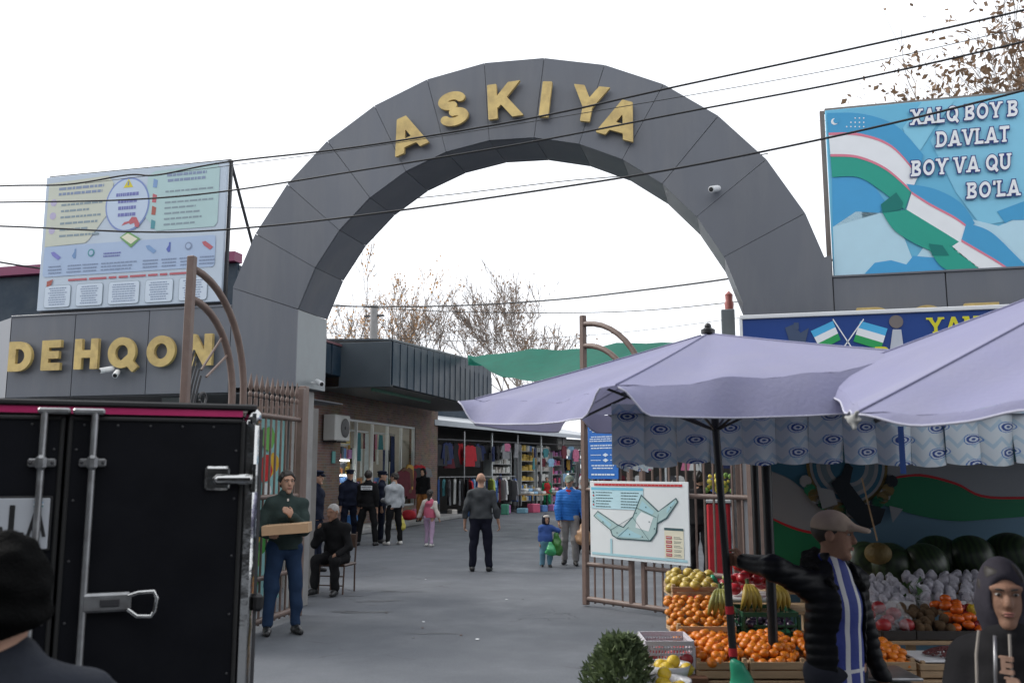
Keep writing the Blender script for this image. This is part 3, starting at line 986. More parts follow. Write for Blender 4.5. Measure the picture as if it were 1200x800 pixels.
for sg, cx in ((-1, 983), (1, 1008)):
    a, b = (1001 if sg < 0 else 985, 412), (976 if sg < 0 else 1012, 374)
    B.band([B.px(*a), B.px(*b)], .012, 4, f_white)
    if sg < 0: q = [(950, 388), (976, 376), (985, 398), (962, 410)]
    else: q = [(1008, 376), (1040, 385), (1032, 410), (1000, 400)]
    for i, m in enumerate((f_sky, f_white, P_('flag_leaf', 50, 160, 90))):
        t0, t1 = i / 3, (i + 1) / 3
        L = lambda p, r_, t: (p[0] + (r_[0] - p[0]) * t, p[1] + (r_[1] - p[1]) * t)
        B.ppoly([L(q[0], q[3], t0), L(q[1], q[2], t0), L(q[1], q[2], t1), L(q[0], q[3], t1)], 3, m)
B.ppoly([(920, 384), (930, 380), (938, 390), (948, 384), (944, 400), (950, 412), (916, 412), (925, 400)], 3, P_('statue_steel', 70, 84, 110))
B.ppoly([(930, 378), (936, 378), (936, 386), (930, 386)], 4, P_('statue_steel', 70, 84, 110))
B.ppoly([(1046, 386), (1056, 386), (1060, 416), (1042, 416)], 3, P_('monument_white', 190, 194, 204))
u, v = B.px(1050, 377)
B.disc(u, v, .013, 4, P_('globe_grey', 120, 112, 110))
c_yel = P_('letter_yellow', 214, 206, 50)
u, v = B.px(1088, 391)
B.text("YAN", u, v, .17, 4, c_yel, t=.2, serif=.13, gap=.14)
u, v = B.px(1028, 425)
B.text("B", u, v, .17, 4, c_yel, t=.2, serif=.13, gap=.14)
B.build(bn)

# ------------------------------------------------------------------ surveillance cameras
def cctv(name, p, aim, label, arm):
    o = empty(name, p, label=label, cat='camera', group='surveillance cameras')
    a = Vector(aim).normalized()
    MB().tube([Vector((0, 0, 0)), Vector(arm) * .6, Vector(arm)], .014).build('bracket', M_WHITE, o, smooth=True)
    rot = a.to_track_quat('Z', 'Y').to_matrix().to_4x4()
    MB(Matrix.Translation(arm) @ rot).lathe([(.034, -.09), (.038, -.06), (.038, .09), (.03, .095)], n=14).build('housing', M_WHITE, o, smooth=True)
    MB(Matrix.Translation(arm) @ rot).lathe([(.027, .094), (.027, .099), (0.001, .103)], n=14).build('lens', M_BLACK, o, smooth=True)
    return o


cctv('surveillance_camera', PY(838, 223, YA), (-.5, -1, -.35), 'small white camera on the right flank of the arch', (0, -.12, -.02))
cctv('surveillance_camera', PY(140, 436, YA), (.5, -1, -.5), 'right hand white camera below the gold Q on the left fascia', (.05, -.12, -.03))
cctv('surveillance_camera', PY(134, 434, YA), (-.6, -1, -.3), 'left hand white camera below the gold Q on the left fascia', (-.02, -.12, -.0))
cctv('surveillance_camera', Vector((xl1 + .0, YA + .45, 2.9)), (.8, -.7, -.3), 'small white camera on the pale inner side of the arch leg', (.12, -.02, 0))

# ------------------------------------------------------------------ gate leaves of brown steel tube
def gate_leaf(label, hinge, ang, mirror):
    """hinge at x = 0, free end at x = 2.55 along local +x"""
    L = 2.55
    o = empty('gate_leaf', (hinge[0], hinge[1], 0), ang, label, 'gate', 'open gate leaves')
    MB().box((0, 0, 1.38), (.085, .085, 2.76), bev=.008).build('stile', M_BROWN, o)
    MB().box((L, 0, 1.93), (.075, .075, 3.82), bev=.008).build('stile', M_BROWN, o)
    for x, t in ((L - .78, 2.3), (L - .98, 2.3)):
        MB().box((x, 0, t / 2 + .09), (.06, .06, t), bev=.006).build('stile', M_BROWN, o)
    MB().tube([(.05, 0, .1), (L - .04, 0, .1)], .036, 10).build('rail', M_BROWN, o, smooth=True)
    for z, x0, x1 in ((.56, .045, L - 1.015), (.54, L - .75, L - .04), (1.45, .045, L - 1.015), (2.37, .045, L - .04), (1.5, L - .75, L - .04)):
        MB().tube([(x0, 0, z), (x1, 0, z)], .03, 10).build('rail', M_BROWN, o, smooth=True)
    bar = MB()
    bar.box((0, 0, 1.3), (.022, .022, 2.5), bev=.002)
    bm_ = bar.mesh('bar', M_BROWN)
    fin = MB()
    fin.lathe([(.012, 2.55), (.024, 2.57), (.024, 2.6), (.012, 2.62), (.03, 2.66), (.026, 2.7), (.006, 2.8), (.001, 2.82)], n=8)
    fm_ = fin.mesh('finial', M_BROWN, True)
    col = MB()
    col.box((0, 0, 2.47), (.035, .035, .16), bev=.004)
    cm_ = col.mesh('socket', M_BROWN)
    x = .13
    while x < L - 1.05:
        b = link('bar', bm_, o, (x, 0, 0))
        link('finial', fm_, b)
        link('socket', cm_, b)
        x += .128
    sb = MB().box((0, 0, 1.2), (.02, .02, 2.3), bev=.002).mesh('bar', M_BROWN)
    for k in range(1, 5):
        link('bar', sb, o, (L - .78 + .155 * k, 0, 0))
    for w_, z0 in ((1.12, 3.72), (.88, 3.42)):               # swan-neck tubes from the tall stile down to the fence line
        P = [(L - w_ * math.sin(R(a)), 0, 2.52 + (z0 - 2.52) * math.cos(R(a))) for a in range(2, 91, 8)] + [(L - w_, 0, 2.4)]
        MB().tube(P, .038, 10).build('swan_neck', M_BROWN, o, smooth=True)
    for k in range(2):
        MB().tube([(L - .66 - .1 * k, 0, 3.16 - .2 * k), (L - .26 - .1 * k, 0, 2.74 - .06 * k)], .013, 6).build('stay', M_BROWN, o)
    for k in range(5):                                        # feather-like ironwork ornament
        P = [(L - .12 - .035 * k + .12 * math.sin(t * 1.6), .0, 2.92 - .06 * k - .5 * t) for t in [i / 7 for i in range(8)]]
        MB().tube(P, .012, 6).build('ornament', M_DARKSTEEL, o, smooth=True)
    MB().tube([(L - .3 + .06 * math.cos(a), .01, 2.46 + .06 * math.sin(a)) for a in [i * .5 for i in range(13)]], .012, 6).build('ornament', M_DARKSTEEL, o, smooth=True)
    return o


HR, FR_ = Vector((.074, 10.515, 0)), Vector((-2.06, 11.91, 0))
leafR = gate_leaf('brown steel gate leaf carrying the white map board, beside the umbrella', HR, math.atan2(FR_.y - HR.y, FR_.x - HR.x), False)
HL, FL = Vector((-5.3, 10.12, 0)), Vector((-5.2, 7.574, 0))
leafL = gate_leaf('brown steel gate leaf swung open behind the black van', HL, math.atan2(FL.y - HL.y, FL.x - HL.x), True)
MB().box((-5.34, 10.26, 1.4), (.1, .1, 2.8), bev=.01).build('hinge_post', M_BROWN, label='brown square post at the hinge of the left gate leaf', cat='post', origin=(-5.34, 10.26, 0))
for x, y in ((.16, 10.4), (-.06, 10.72)):
    MB().box((x, y, 1.38), (.085, .085, 2.76), bev=.01).build('hinge_post', M_BROWN, label='brown square post by the fruit stall, ' + ('nearer the stall' if x > 0 else 'nearer the map'), cat='post', origin=(x, y, 0))
MB().box((.02, 10.62, 1.3), (.13, .03, 2.6), bev=.003).build('white_board', mat('weathered_white', (.42, .43, .45), rough=.6, var=.12, dirt=.3), label='narrow weathered white panel between two brown posts', cat='panel', origin=(.02, 10.62, 0))

# map of the market on the right leaf
ld = (HR - FR_).normalized()                                  # from the free end to the hinge
ln = Vector((-ld.y, ld.x, 0))
if ln.dot(Vector((0, -1, 0))) < 0: ln = -ln


def on_leaf(s, z, off): return FR_ + ld * s + ln * off + Vector((0, 0, z))


mo = empty('map_board', on_leaf(.95, .64, .08), label='white board with a map of the market wired to the gate', cat='map board')
B = Board(on_leaf(.165, 1.615, .085), on_leaf(1.735, 1.615, .085), on_leaf(1.735, .645, .085), on_leaf(.165, .645, .085), ln)
rotm = Matrix((ld, -ln, Vector((0, 0, 1)))).transposed()
MB().box(on_leaf(.95, 1.13, .072), (1.57, .02, .97), rotm, bev=.003).build('panel', mat('board_white', srgb(222, 226, 226), rough=.35, var=.03), mo, local=False)
p_teal, p_grey, p_land, p_red, p_line, p_leg = P_('map_teal', 168, 206, 214), P_('map_grey', 206, 216, 218), P_('map_land', 172, 198, 196), P_('map_red', 190, 60, 62), P_('map_line', 70, 96, 100), P_('map_legend', 226, 220, 196)
B.rect(.05, .03, .95, .06, 1, p_red)
for i in range(24): B.rect(.06 + .037 * i, .036, .062 + .037 * i, .054, 2, p_grey)
B.rect(.02, .08, .57, .36, 1, P_('map_key', 190, 222, 230))
B.rect(.02, .08, .57, .115, 2, P_('map_keyhead', 120, 190, 214))
B.lines(.07, .13, .27, .35, 6, 2, p_line, .3, .3)
B.lines(.34, .13, .55, .35, 6, 2, p_line, .3, .3)
for v in (.15, .19, .23, .27, .31): B.disc(.045, v, .008, 3, [p_line, p_red, p_land][int(v * 100) % 3])
for pl, k, m in (([(.04, .46), (.09, .39), (.3, .55), (.36, .58), (.46, .44), (.55, .16), (.72, .36), (.82, .26), (.89, .19), (.91, .24), (.8, .45), (.71, .52), (.7, .63), (.64, .74), (.3, .74), (.24, .7), (.22, .63)], 2, p_line),
                 ([(.05, .46), (.09, .405), (.3, .565), (.365, .595), (.47, .45), (.555, .185), (.715, .375), (.825, .275), (.885, .21), (.9, .24), (.79, .44), (.7, .51), (.69, .625), (.63, .725), (.3, .725), (.25, .69), (.235, .63)], 3, p_land),
                 ([(.5, .46), (.55, .38), (.67, .44), (.62, .62), (.49, .58)], 4, P_('map_white', 228, 232, 232)),
                 ([(.08, .45), (.1, .43), (.24, .56), (.22, .6)], 4, p_teal), ([(.56, .24), (.68, .37), (.66, .41), (.53, .34)], 4, p_teal), ([(.8, .33), (.87, .23), (.88, .25), (.8, .39)], 4, p_teal),
                 ([(.3, .69), (.4, .6), (.55, .68), (.53, .71), (.32, .71)], 4, p_teal)):
    B.poly(pl, k, m)
for a, b in (((.23, .63), (.46, .45)), ((.46, .45), (.62, .72)), ((.5, .33), (.7, .44)), ((.69, .63), (.72, .4)), ((.3, .72), (.42, .58))): B.band([a, b], .006, 5, p_line)
for u, v in ((.15, .53), (.3, .66), (.43, .67), (.6, .32), (.63, .5), (.68, .58), (.84, .31), (.56, .69), (.5, .4)): B.disc(u, v, .006, 6, p_line, n=8)
B.rect(.02, .93, .98, .96, 1, p_teal)
B.rect(.22, .74, .24, .93, 1, p_teal)
B.rect(.77, .56, .95, .92, 1, p_leg)
B.rect(.77, .56, .95, .59, 2, p_line)
for i in range(5):
    B.rect(.785, .66 + .052 * i, .84, .695 + .052 * i, 2, p_red)
    B.rect(.79, .672 + .052 * i, .835, .68 + .052 * i, 3, p_grey)
    B.lines(.86, .66 + .052 * i, .94, .695 + .052 * i, 2, 2, p_line, .3, .3)
B.build(mo)
for s_, z in ((.22, 1.58), (1.68, 1.58), (.22, .68), (1.68, .68)):
    MB().box(on_leaf(s_, z, .045), (.012, .07, .012), rotm).build('wire_tie', M_STEEL, mo, local=False)
so = empty('notice_board', on_leaf(.38, 1.64, .05), label='blue notice board with white print above the map board', cat='notice board')
MB().box(on_leaf(.38, 1.98, .055), (.52, .015, .68), rotm, bev=.003).build('panel', mat('notice_blue', srgb(36, 104, 184), rough=.4, var=.06), so, local=False)
B = Board(on_leaf(.12, 2.32, .064), on_leaf(.64, 2.32, .064), on_leaf(.64, 1.64, .064), on_leaf(.12, 1.64, .064), ln)
pw = P_('notice_white', 205, 218, 232)
for v0, v1, n in ((.04, .12, 2), (.18, .3, 3), (.34, .44, 2), (.72, .82, 2), (.88, .95, 1)): B.lines(.06, v0, .94, v1, n, 1, pw, .45, .25, center=True)
for v in (.52, .62):
    B.lines(.1, v, .45, v + .05, 1, 1, pw, .3, 0)
    B.poly([(.5, v + .025), (.6, v - .01), (.7, v + .025), (.6, v + .06)], 1, pw)
    B.lines(.75, v, .92, v + .05, 1, 1, pw, .3, 0)
B.build(so)
# bright poster behind the left leaf
po = empty('poster', (-5.46, 9.0, .3), label='brightly printed poster standing behind the bars of the left gate leaf', cat='poster')
MB().box((-5.46, 9.05, 1.3), (.02, 1.9, 2.1)).build('panel', mat('poster_mint', srgb(150, 205, 205), rough=.5, var=.1), po, local=False)
B = Board((-5.448, 10.0, 2.35), (-5.448, 8.1, 2.35), (-5.448, 8.1, .25), (-5.448, 10.0, .25), (1, 0, 0))
rg = random.Random(5)
for i in range(26):
    u, v, r_ = rg.uniform(.08, .92), rg.uniform(.08, .92), rg.uniform(.03, .1)
    m = rg.choice([P_('poster_red', 200, 50, 50), P_('poster_green', 70, 150, 70), P_('poster_yellow', 220, 180, 60), P_('poster_white', 225, 230, 230), P_('poster_leaf', 110, 180, 90), P_('poster_sky', 90, 170, 210)])
    B.poly([(u + r_ * math.cos(a) * rg.uniform(.7, 1.1), v + r_ * math.sin(a) * rg.uniform(.6, 1)) for a in [k * .6 for k in range(10)]], 1 + i * .3, m)
B.build(po)

# ------------------------------------------------------------------ brick shop building on the left of the market street
def brickmat():
    m = bpy.data.materials.new('old_brick')
    m.use_nodes = True
    n, l = m.node_tree.nodes, m.node_tree.links
    b = n['Principled BSDF']
    b.inputs['Roughness'].default_value = .9
    tc = n.new('ShaderNodeTexCoord')
    sp = n.new('ShaderNodeSeparateXYZ')
    l.new(tc.outputs['Object'], sp.inputs[0])
    ad = n.new('ShaderNodeMath')
    l.new(sp.outputs[0], ad.inputs[0])
    l.new(sp.outputs[1], ad.inputs[1])
    cb = n.new('ShaderNodeCombineXYZ')
    l.new(ad.outputs[0], cb.inputs[0])
    l.new(sp.outputs[2], cb.inputs[1])
    br = n.new('ShaderNodeTexBrick')
    br.inputs['Scale'].default_value = 1.0
    br.inputs['Brick Width'].default_value, br.inputs['Row Height'].default_value = .26, .075
    br.inputs['Mortar Size'].default_value = .008
    br.inputs['Color1'].default_value, br.inputs['Color2'].default_value, br.inputs['Mortar'].default_value = (.24, .14, .1, 1), (.15, .095, .075, 1), (.2, .185, .17, 1)
    l.new(cb.outputs[0], br.inputs['Vector'])
    nz = n.new('ShaderNodeTexNoise')
    nz.inputs['Scale'].default_value = 2.5
    l.new(tc.outputs['Object'], nz.inputs['Vector'])
    mx = n.new('ShaderNodeMix')
    mx.data_type, mx.blend_type = 'RGBA', 'MULTIPLY'
    mx.inputs[0].default_value = .5
    l.new(br.outputs['Color'], mx.inputs[6])
    l.new(nz.outputs['Color'], mx.inputs[7])
    l.new(mx.outputs[2], b.inputs['Base Color'])
    bp = n.new('ShaderNodeBump')
    bp.inputs['Strength'].default_value = .4
    bp.inputs['Distance'].default_value = .01
    l.new(br.outputs['Fac'], bp.inputs['Height'])
    bp.invert = True
    l.new(bp.outputs[0], b.inputs['Normal'])
    return m


M_BRICK = brickmat()
M_SEAM = mat('dark_blue_metal', (.009, .024, .042), rough=.5, metal=.0, spec=.3, var=.18, scale=2.2, dirt=.3, dirtcol=(.12, .13, .14))
M_SEAM2 = mat('grey_blue_metal', (.06, .076, .09), rough=.45, metal=.2, var=.12, scale=2)
M_FRAMEW = mat('white_window_frame', (.5, .52, .52), rough=.5, var=.06)
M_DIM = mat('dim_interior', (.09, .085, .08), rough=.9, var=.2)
M_GLASS = mat('shop_glass', (.9, .95, .95), rough=.03, var=.0, transmission=1.0, rvar=0.0)
M_GLASS.node_tree.nodes['Principled BSDF'].inputs['IOR'].default_value = 1.02
shop = empty('shop_building', (-12.5, 24, 0), label='low brick shop with dark metal canopy and a wide shop window', cat='building')
W0, W1, WZ0, WZ1 = 24.05, 30.2, .55, 3.27
MB().box((-11.42, (14 + W0) / 2, 2.5), (.24, W0 - 14, 5.0)).build('wall', M_BRICK, shop, local=False)
MB().box((-11.42, (W1 + 32.6) / 2, 2.15), (.24, 32.6 - W1, 4.3)).build('wall', M_BRICK, shop, local=False)
MB().box((-11.42, (W0 + W1) / 2, (WZ1 + 4.3) / 2), (.24, W1 - W0, 4.3 - WZ1)).build('wall', M_BRICK, shop, local=False)
MB().box((-11.42, (W0 + W1) / 2, WZ0 / 2), (.24, W1 - W0, WZ0)).build('wall', M_BRICK, shop, local=False)
MB().box((-12.9, 32.55, 2.15), (2.9, .2, 4.3)).build('wall', M_BRICK, shop, local=False)
win = MB()
for y in (W0 + .03, W1 - .03): win.box((-11.38, y, (WZ0 + WZ1) / 2), (.1, .06, WZ1 - WZ0))
for z in (WZ0 + .03, WZ1 - .03): win.box((-11.38, (W0 + W1) / 2, z), (.1, W1 - W0 - .12, .06))
wf = win.build('window_frame', M_FRAMEW, shop, local=False)
for k in range(1, 5):
    MB().box((-11.38, W0 + (W1 - W0) * k / 5, (WZ0 + WZ1) / 2), (.09, .05, WZ1 - WZ0 - .13)).build('mullion', M_FRAMEW, wf, local=False)
for k in range(5):
    MB().box((-11.38, W0 + (W1 - W0) * (k + .5) / 5, (WZ0 + WZ1) / 2), (.012, (W1 - W0) / 5 - .07, WZ1 - WZ0 - .14)).build('pane', M_GLASS, wf, local=False)
inn = MB()
inn.box((-13.9, (W0 + W1) / 2, 1.9), (.1, W1 - W0 + .6, 3.6)).box((-12.7, W0 - .3, 1.9), (2.4, .1, 3.6)).box((-12.7, W1 + .3, 1.9), (2.4, .1, 3.6))
inn.box((-12.7, (W0 + W1) / 2, .3), (2.4, W1 - W0 + .5, .1)).box((-12.7, (W0 + W1) / 2, 3.6), (2.4, W1 - W0 + .5, .1))
inn.build('interior', mat('shop_interior', (.35, .33, .3), rough=.8), shop, local=False)
M_TUBE = mat('lit_tube', (1, .97, .9), emit=9.0)
for y in (25.3, 27.2, 29.0):
    MB().box((-12.4, y, 3.5), (.12, 1.2, .05)).build('ceiling_lamp', M_TUBE, shop, local=False)
MB().box((-10.9, 23.3, .07), (1.3, 18.6, .14), bev=.03).build('kerb_step', M_CONC, kind='structure')
for y0, y1, nm in ((14.0, 21.3, 'canopy_panel'), (21.3, 22.2, 'canopy_panel')):
    pass
y = 14.0
while y < 22.1:                                               # nearer, shallower canopy
    MB().box((-10.5, y + .345, 4.66), (.05, .67, .8), bev=.012).build('canopy_panel', M_SEAM, shop, local=False)
    MB().box((-10.47, y + .69, 4.66), (.06, .03, .82)).build('seam', M_SEAM, shop, local=False)
    y += .69
MB().box((-11.6, 18.2, 5.1), (2.3, 8.2, .06)).build('canopy_top', mat('maroon_edge', (.12, .05, .06), rough=.6), shop, local=False)
MB().box((-10.98, 18.2, 4.28), (.95, 8.2, .05)).build('soffit', M_SEAM, shop, local=False)
y = 22.25
while y < 31.9:                                               # deeper canopy box further on
    zt = 5.17 + (y - 22.2) * .045
    MB().prism([(-9.0, y + .01, 3.95), (-9.0, y + .52, 3.95), (-9.0, y + .52, zt + .02), (-9.0, y + .01, zt)], (-.05, 0, 0)).build('canopy_panel', M_SEAM, shop, local=False)
    MB().box((-9.0, y + .53, 4.56), (.035, .012, 1.2)).build('seam', M_SEAM, shop, local=False)
    y += .54
MB().box((-9.78, 22.2, 4.56), (1.5, .05, 1.22), bev=.01).build('return_panel', M_SEAM2, shop, local=False)
MB().prism([(-9.0, 22.2, 5.19), (-12, 22.2, 5.3), (-12, 31.9, 5.6), (-9.0, 31.9, 5.63)], (0, 0, .05)).build('canopy_top', M_SEAM2, shop, local=False)
MB().box((-10.1, 27.1, 3.97), (2.2, 9.8, .05)).build('soffit', mat('grey_soffit', (.07, .075, .075), rough=.7, var=.1), shop, local=False)
MB().box((-9.6, 24.6, 3.9), (.05, 4.6, .08)).build('green_strip', mat('green_strip', (.03, .13, .08), rough=.6), shop, local=False)
MB().box((-13.2, 23, 4.2), (3.4, 19, .1)).build('roof', M_SEAM, shop, local=False)
# air conditioner
ac = empty('air_conditioner', (-11.3, 23.3, 2.55), label='white air conditioner unit on brackets beside the shop window', cat='air conditioner')
MB().box((-11.05, 23.25, 2.93), (.36, .98, .72), bev=.02).build('casing', mat('ac_casing', (.42, .42, .4), rough=.5, var=.05, dirt=.3), ac, local=False)
MB(Matrix.Translation((-10.865, 23.4, 2.93)) @ Matrix.Rotation(R(90), 4, 'Y')).lathe([(.26, 0), (.27, .012), (.24, .016), (.05, .016), (.05, .03), (.001, .03)], n=24).build('fan_grille', M_BLACK, ac, smooth=True, local=False)
for y in (22.95, 23.55): MB().beam((-11.3, y, 2.55), (-10.9, y, 2.55), .04, .04).build('bracket', M_DARKSTEEL, ac, local=False)
# small things on the brick wall
MB().box((-11.27, 23.55, 2.12), (.03, .22, .34), bev=.02).build('wall_plate', mat('teal_plate', (.06, .26, .24), rough=.5), label='small teal plate on the brick wall under the air conditioner', cat='plate')
nb = MB().box((-11.27, 21.2, 1.7), (.04, .9, .7), bev=.01).build('notice', mat('notice_dark', (.07, .075, .08), rough=.5), label='dark notice with pale print on the brick wall behind the two policemen', cat='notice')
q = MB()
for i in range(4):
    for j in range(5): q.box((-11.245, 20.9 + .16 * j, 1.5 + .14 * i), (.01, .11, .09))
q.build('print', mat('notice_pale', (.4, .43, .42), rough=.6), nb, local=False)['kind'] = 'stuff'
bk = MB(Matrix.Translation((-10.7, 23.6, .14))).lathe([(.001, .0), (.15, .0), (.2, .36), (.215, .37), (.19, .37), (.145, .02), (.001, .02)], n=18)
bk.build('bucket', mat('blue_bucket', (.04, .16, .42), rough=.4), smooth=True, label='blue plastic bucket standing against the brick wall', cat='bucket')

FAB = {}
for nm, c in dict(black=(.012, .012, .014), charcoal=(.05, .05, .055), maroon=(.12, .02, .03), red=(.42, .02, .03), navy=(.02, .03, .09), blue=(.06, .13, .38), grey=(.2, .2, .21), white=(.6, .6, .58), lime=(.42, .5, .1), teal=(.05, .2, .22), pink=(.5, .15, .25), mustard=(.38, .22, .04), brown=(.12, .06, .035), sky=(.25, .42, .58)).items():
    FAB[nm] = mat('cloth_' + nm, c, rough=.9, var=.22, scale=5, bump=.25, bscale=9)
# goods in the shop window: shelves with rows of packets
M_SHELF = mat('white_shelf', (.6, .6, .58), rough=.5, var=.05)
PAL = [(.55, .1, .18), (.1, .22, .5), (.6, .55, .5), (.65, .45, .1), (.08, .3, .2), (.5, .2, .45), (.08, .08, .1), (.7, .7, .66), (.6, .25, .1), (.2, .4, .5)]
PM = [mat('goods_%s' % 'abcdefghij'[i], c, rough=.5, var=.15) for i, c in enumerate(PAL)]
for k, (y0, y1) in enumerate(((24.2, 25.9), (26.0, 27.6), (27.8, 30.0))):
    u = empty('shelf_unit', (-12.2, (y0 + y1) / 2, .35), label=('lit white shelf of packets at the near end of the shop window', 'shelf of coloured packets in the middle of the shop window', 'shelf of bundles at the far end of the shop window')[k], cat='shelf')
    rg = random.Random(20 + k)
    if k:
        MB().box((-12.0, (y0 + y1) / 2, 3.0), (.04, y1 - y0, .04)).build('rail', M_STEEL, u, local=False)
        y = y0 + .05
        while y < y1 - .15:
            w_, h_ = rg.uniform(.1, .34), rg.choice((.5, .9, 1.3, 1.9))
            ci = rg.randrange(10)
            zz = 2.95 - rg.choice((0, 0, .5))
            ph = rg.uniform(0, 6)
            MB().grid(lambda a, b: Vector((-11.98 + rg.uniform(-.002, .002) + .03 * math.sin(a * 9 + ph) * b, y + w_ * a * (1 + .1 * b), zz - h_ * b)), 8, 3).build('hanging_cloth', FAB[rg.choice(('pink', 'white', 'brown', 'mustard', 'grey', 'navy', 'maroon', 'charcoal', 'white', 'teal', 'black'))], u, local=False, fixn=False, smooth='all')
            y += w_ * 1.12
    for z in (.75, 1.2, 1.65, 2.1, 2.55, 2.95) if k == 0 else (.75, 1.15):
        MB().box((-12.05, (y0 + y1) / 2, z), (.4, y1 - y0, .03)).build('shelf', M_SHELF, u, local=False)
        g_ = MB()
        y = y0 + .06
        while y < y1 - .1:
            w_, h_ = rg.uniform(.08, .26), rg.uniform(.14, .36)
            g_.mi(rg.randrange(10)).box((-11.95, y + w_ / 2, z + .016 + h_ / 2), (rg.uniform(.12, .3), w_, h_), bev=.01)
            y += w_ + .02
        gg = g_.build('packets', PM, u, local=False)
        gg['kind'] = 'stuff'
    if k == 0:
        for z in (1.15, 1.6, 2.05):
            MB().box((-11.86, (y0 + y1) / 2, z), (.03, y1 - y0 - .1, .03)).build('light_strip', M_TUBE, u, local=False)

# ------------------------------------------------------------------ garments and wares
def garment_mesh(kind, m):
    if kind == 'coat': out = [(-.12, 0), (-.3, -.08), (-.38, -.62), (-.29, -.64), (-.25, -.3), (-.27, -.85), (.27, -.85), (.25, -.3), (.29, -.64), (.38, -.62), (.3, -.08), (.12, 0), (0, -.05)]
    elif kind == 'shirt': out = [(-.1, 0), (-.26, -.07), (-.34, -.32), (-.24, -.34), (-.22, -.2), (-.23, -.62), (.23, -.62), (.22, -.2), (.24, -.34), (.34, -.32), (.26, -.07), (.1, 0), (0, -.04)]
    elif kind == 'trousers': out = [(-.17, 0), (-.2, -.9), (-.04, -.9), (0, -.25), (.04, -.9), (.2, -.9), (.17, 0)]
    else: out = [(-.1, 0), (-.17, -.12), (-.13, -.4), (-.27, -.95), (.27, -.95), (.13, -.4), (.17, -.12), (.1, 0)]
    b = MB()
    b.prism([(x, -.035, z) for x, z in out], (0, .07, 0))
    b.tube([(0, 0, -.02), (0, 0, .05), (.03, 0, .08), (.0, 0, .1)], .006, 5)
    return b.mesh(kind, m)


GM = {k: garment_mesh(k, FAB['black']) for k in ('coat', 'shirt', 'trousers', 'dress')}


def hang(kind, colr, p, rz, where, scale=1.0):
    o = link({'coat': 'hanging_coat', 'shirt': 'hanging_shirt', 'trousers': 'hanging_trousers', 'dress': 'hanging_dress'}[kind], GM[kind], None, p, (0, 0, rz), scale, FAB[colr])
    return tag(o, '%s %s hanging %s' % (colr, kind, where), 'garment', '%s %s %s' % (colr, kind, where))


# ------------------------------------------------------------------ the row of open stalls at the far left
RA, RB_ = Vector((-12.0, 33.0, 0)), Vector((-7.2, 46.0, 0))
rd = (RB_ - RA).normalized()
rn = Vector((rd.y, -rd.x, 0))
rz_ = math.atan2(rd.y, rd.x)


def row(s, off, z): return RA + rd * s + rn * off + Vector((0, 0, z))


RM = Matrix((rd, -rn, Vector((0, 0, 1)))).transposed()
st = empty('stall_row', row(7, 0, 0), label='row of open clothing and household stalls under a pale sheet awning', cat='market stalls')
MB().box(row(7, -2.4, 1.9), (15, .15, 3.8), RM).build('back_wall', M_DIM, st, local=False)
MB().box(row(4.2, -2.7, 2.6), (10.4, .3, 5.2), RM).build('gable_wall', M_SEAM, st, local=False)
MB().box(row(-.3, -1.0, 1.9), (.2, 3.0, 3.8), RM).build('side_wall', M_BRICK, st, local=False)
MB().prism([row(-.5, .9, 3.62), row(14.5, .9, 3.3), row(14.5, -2.5, 3.9), row(-.5, -2.5, 4.2)], (0, 0, .03)).build('awning_sheet', mat('pale_sheet', (.36, .38, .4), rough=.6, var=.1), st, local=False)
MB().prism([row(-.5, .93, 3.45), row(14.5, .93, 3.17), row(14.5, .93, 3.32), row(-.5, .93, 3.66)], rn * .02).build('awning_edge', mat('pale_sheet_edge', (.42, .45, .48), rough=.6, var=.1), st, local=False)
MB().box(row(11.6, .2, 3.0), (4.2, .06, .5), RM).build('sign_panel', mat('sign_pale', (.36, .35, .33), rough=.7, var=.1), st, local=False)
for k in range(8):
    MB().box(row(1.9 * k, .5, 1.65), (.06, .06, 3.3), RM).build('post', M_STEEL if k % 2 else M_FRAMEW, st, local=False)
    if k < 7: MB().box(row(1.9 * k + .95, .5, 2.95), (1.84, .05, .05), RM).build('hanging_rail', M_DARKSTEEL, st, local=False)
rg = random.Random(31)
for i in range(15):                                            # upper row
    s = .25 + i * .33
    c = rg.choice(['black', 'charcoal', 'charcoal', 'maroon', 'grey', 'navy', 'black']) if i not in (5, 6) else 'red'
    hang(rg.choice(['coat', 'coat', 'shirt', 'dress']), c, row(s, .45 + rg.uniform(-.25, .1), 2.86 - rg.uniform(0, .12)), rz_ + rg.uniform(-.5, .5), 'high under the pale awning')
for i in range(24):                                            # lower racks, garments edge on
    s = .1 + i * .22
    c = rg.choice(['maroon', 'black', 'grey', 'navy', 'blue', 'white', 'teal', 'black', 'brown', 'red', 'charcoal', 'sky']) if i not in (13, 15) else 'lime'
    hang(rg.choice(['shirt', 'trousers', 'coat', 'dress']), c, row(s, .75 + rg.uniform(-.1, .1), 1.42 - rg.uniform(0, .08)), rz_ + rg.uniform(.5, 1.2), 'on the low rack in front of the stalls')
for k, s in enumerate((.9, 2.6, 4.3)):
    r_ = empty('clothes_rack', row(s, .75, 0), rz_, 'chrome clothes rack below the awning, ' + ('nearest the brick shop', 'middle of three', 'farthest from the brick shop')[k], 'clothes rack')
    for x in (-.85, .85):
        MB().tube([(x, 0, .02), (x, 0, 1.5)], .018, 8).build('upright', M_STEEL, r_)
        MB().box((x, 0, .03), (.04, .5, .04)).build('foot', M_STEEL, r_)
    MB().tube([(-.87, 0, 1.5), (.87, 0, 1.5)], .016, 8).build('rail', M_STEEL, r_)
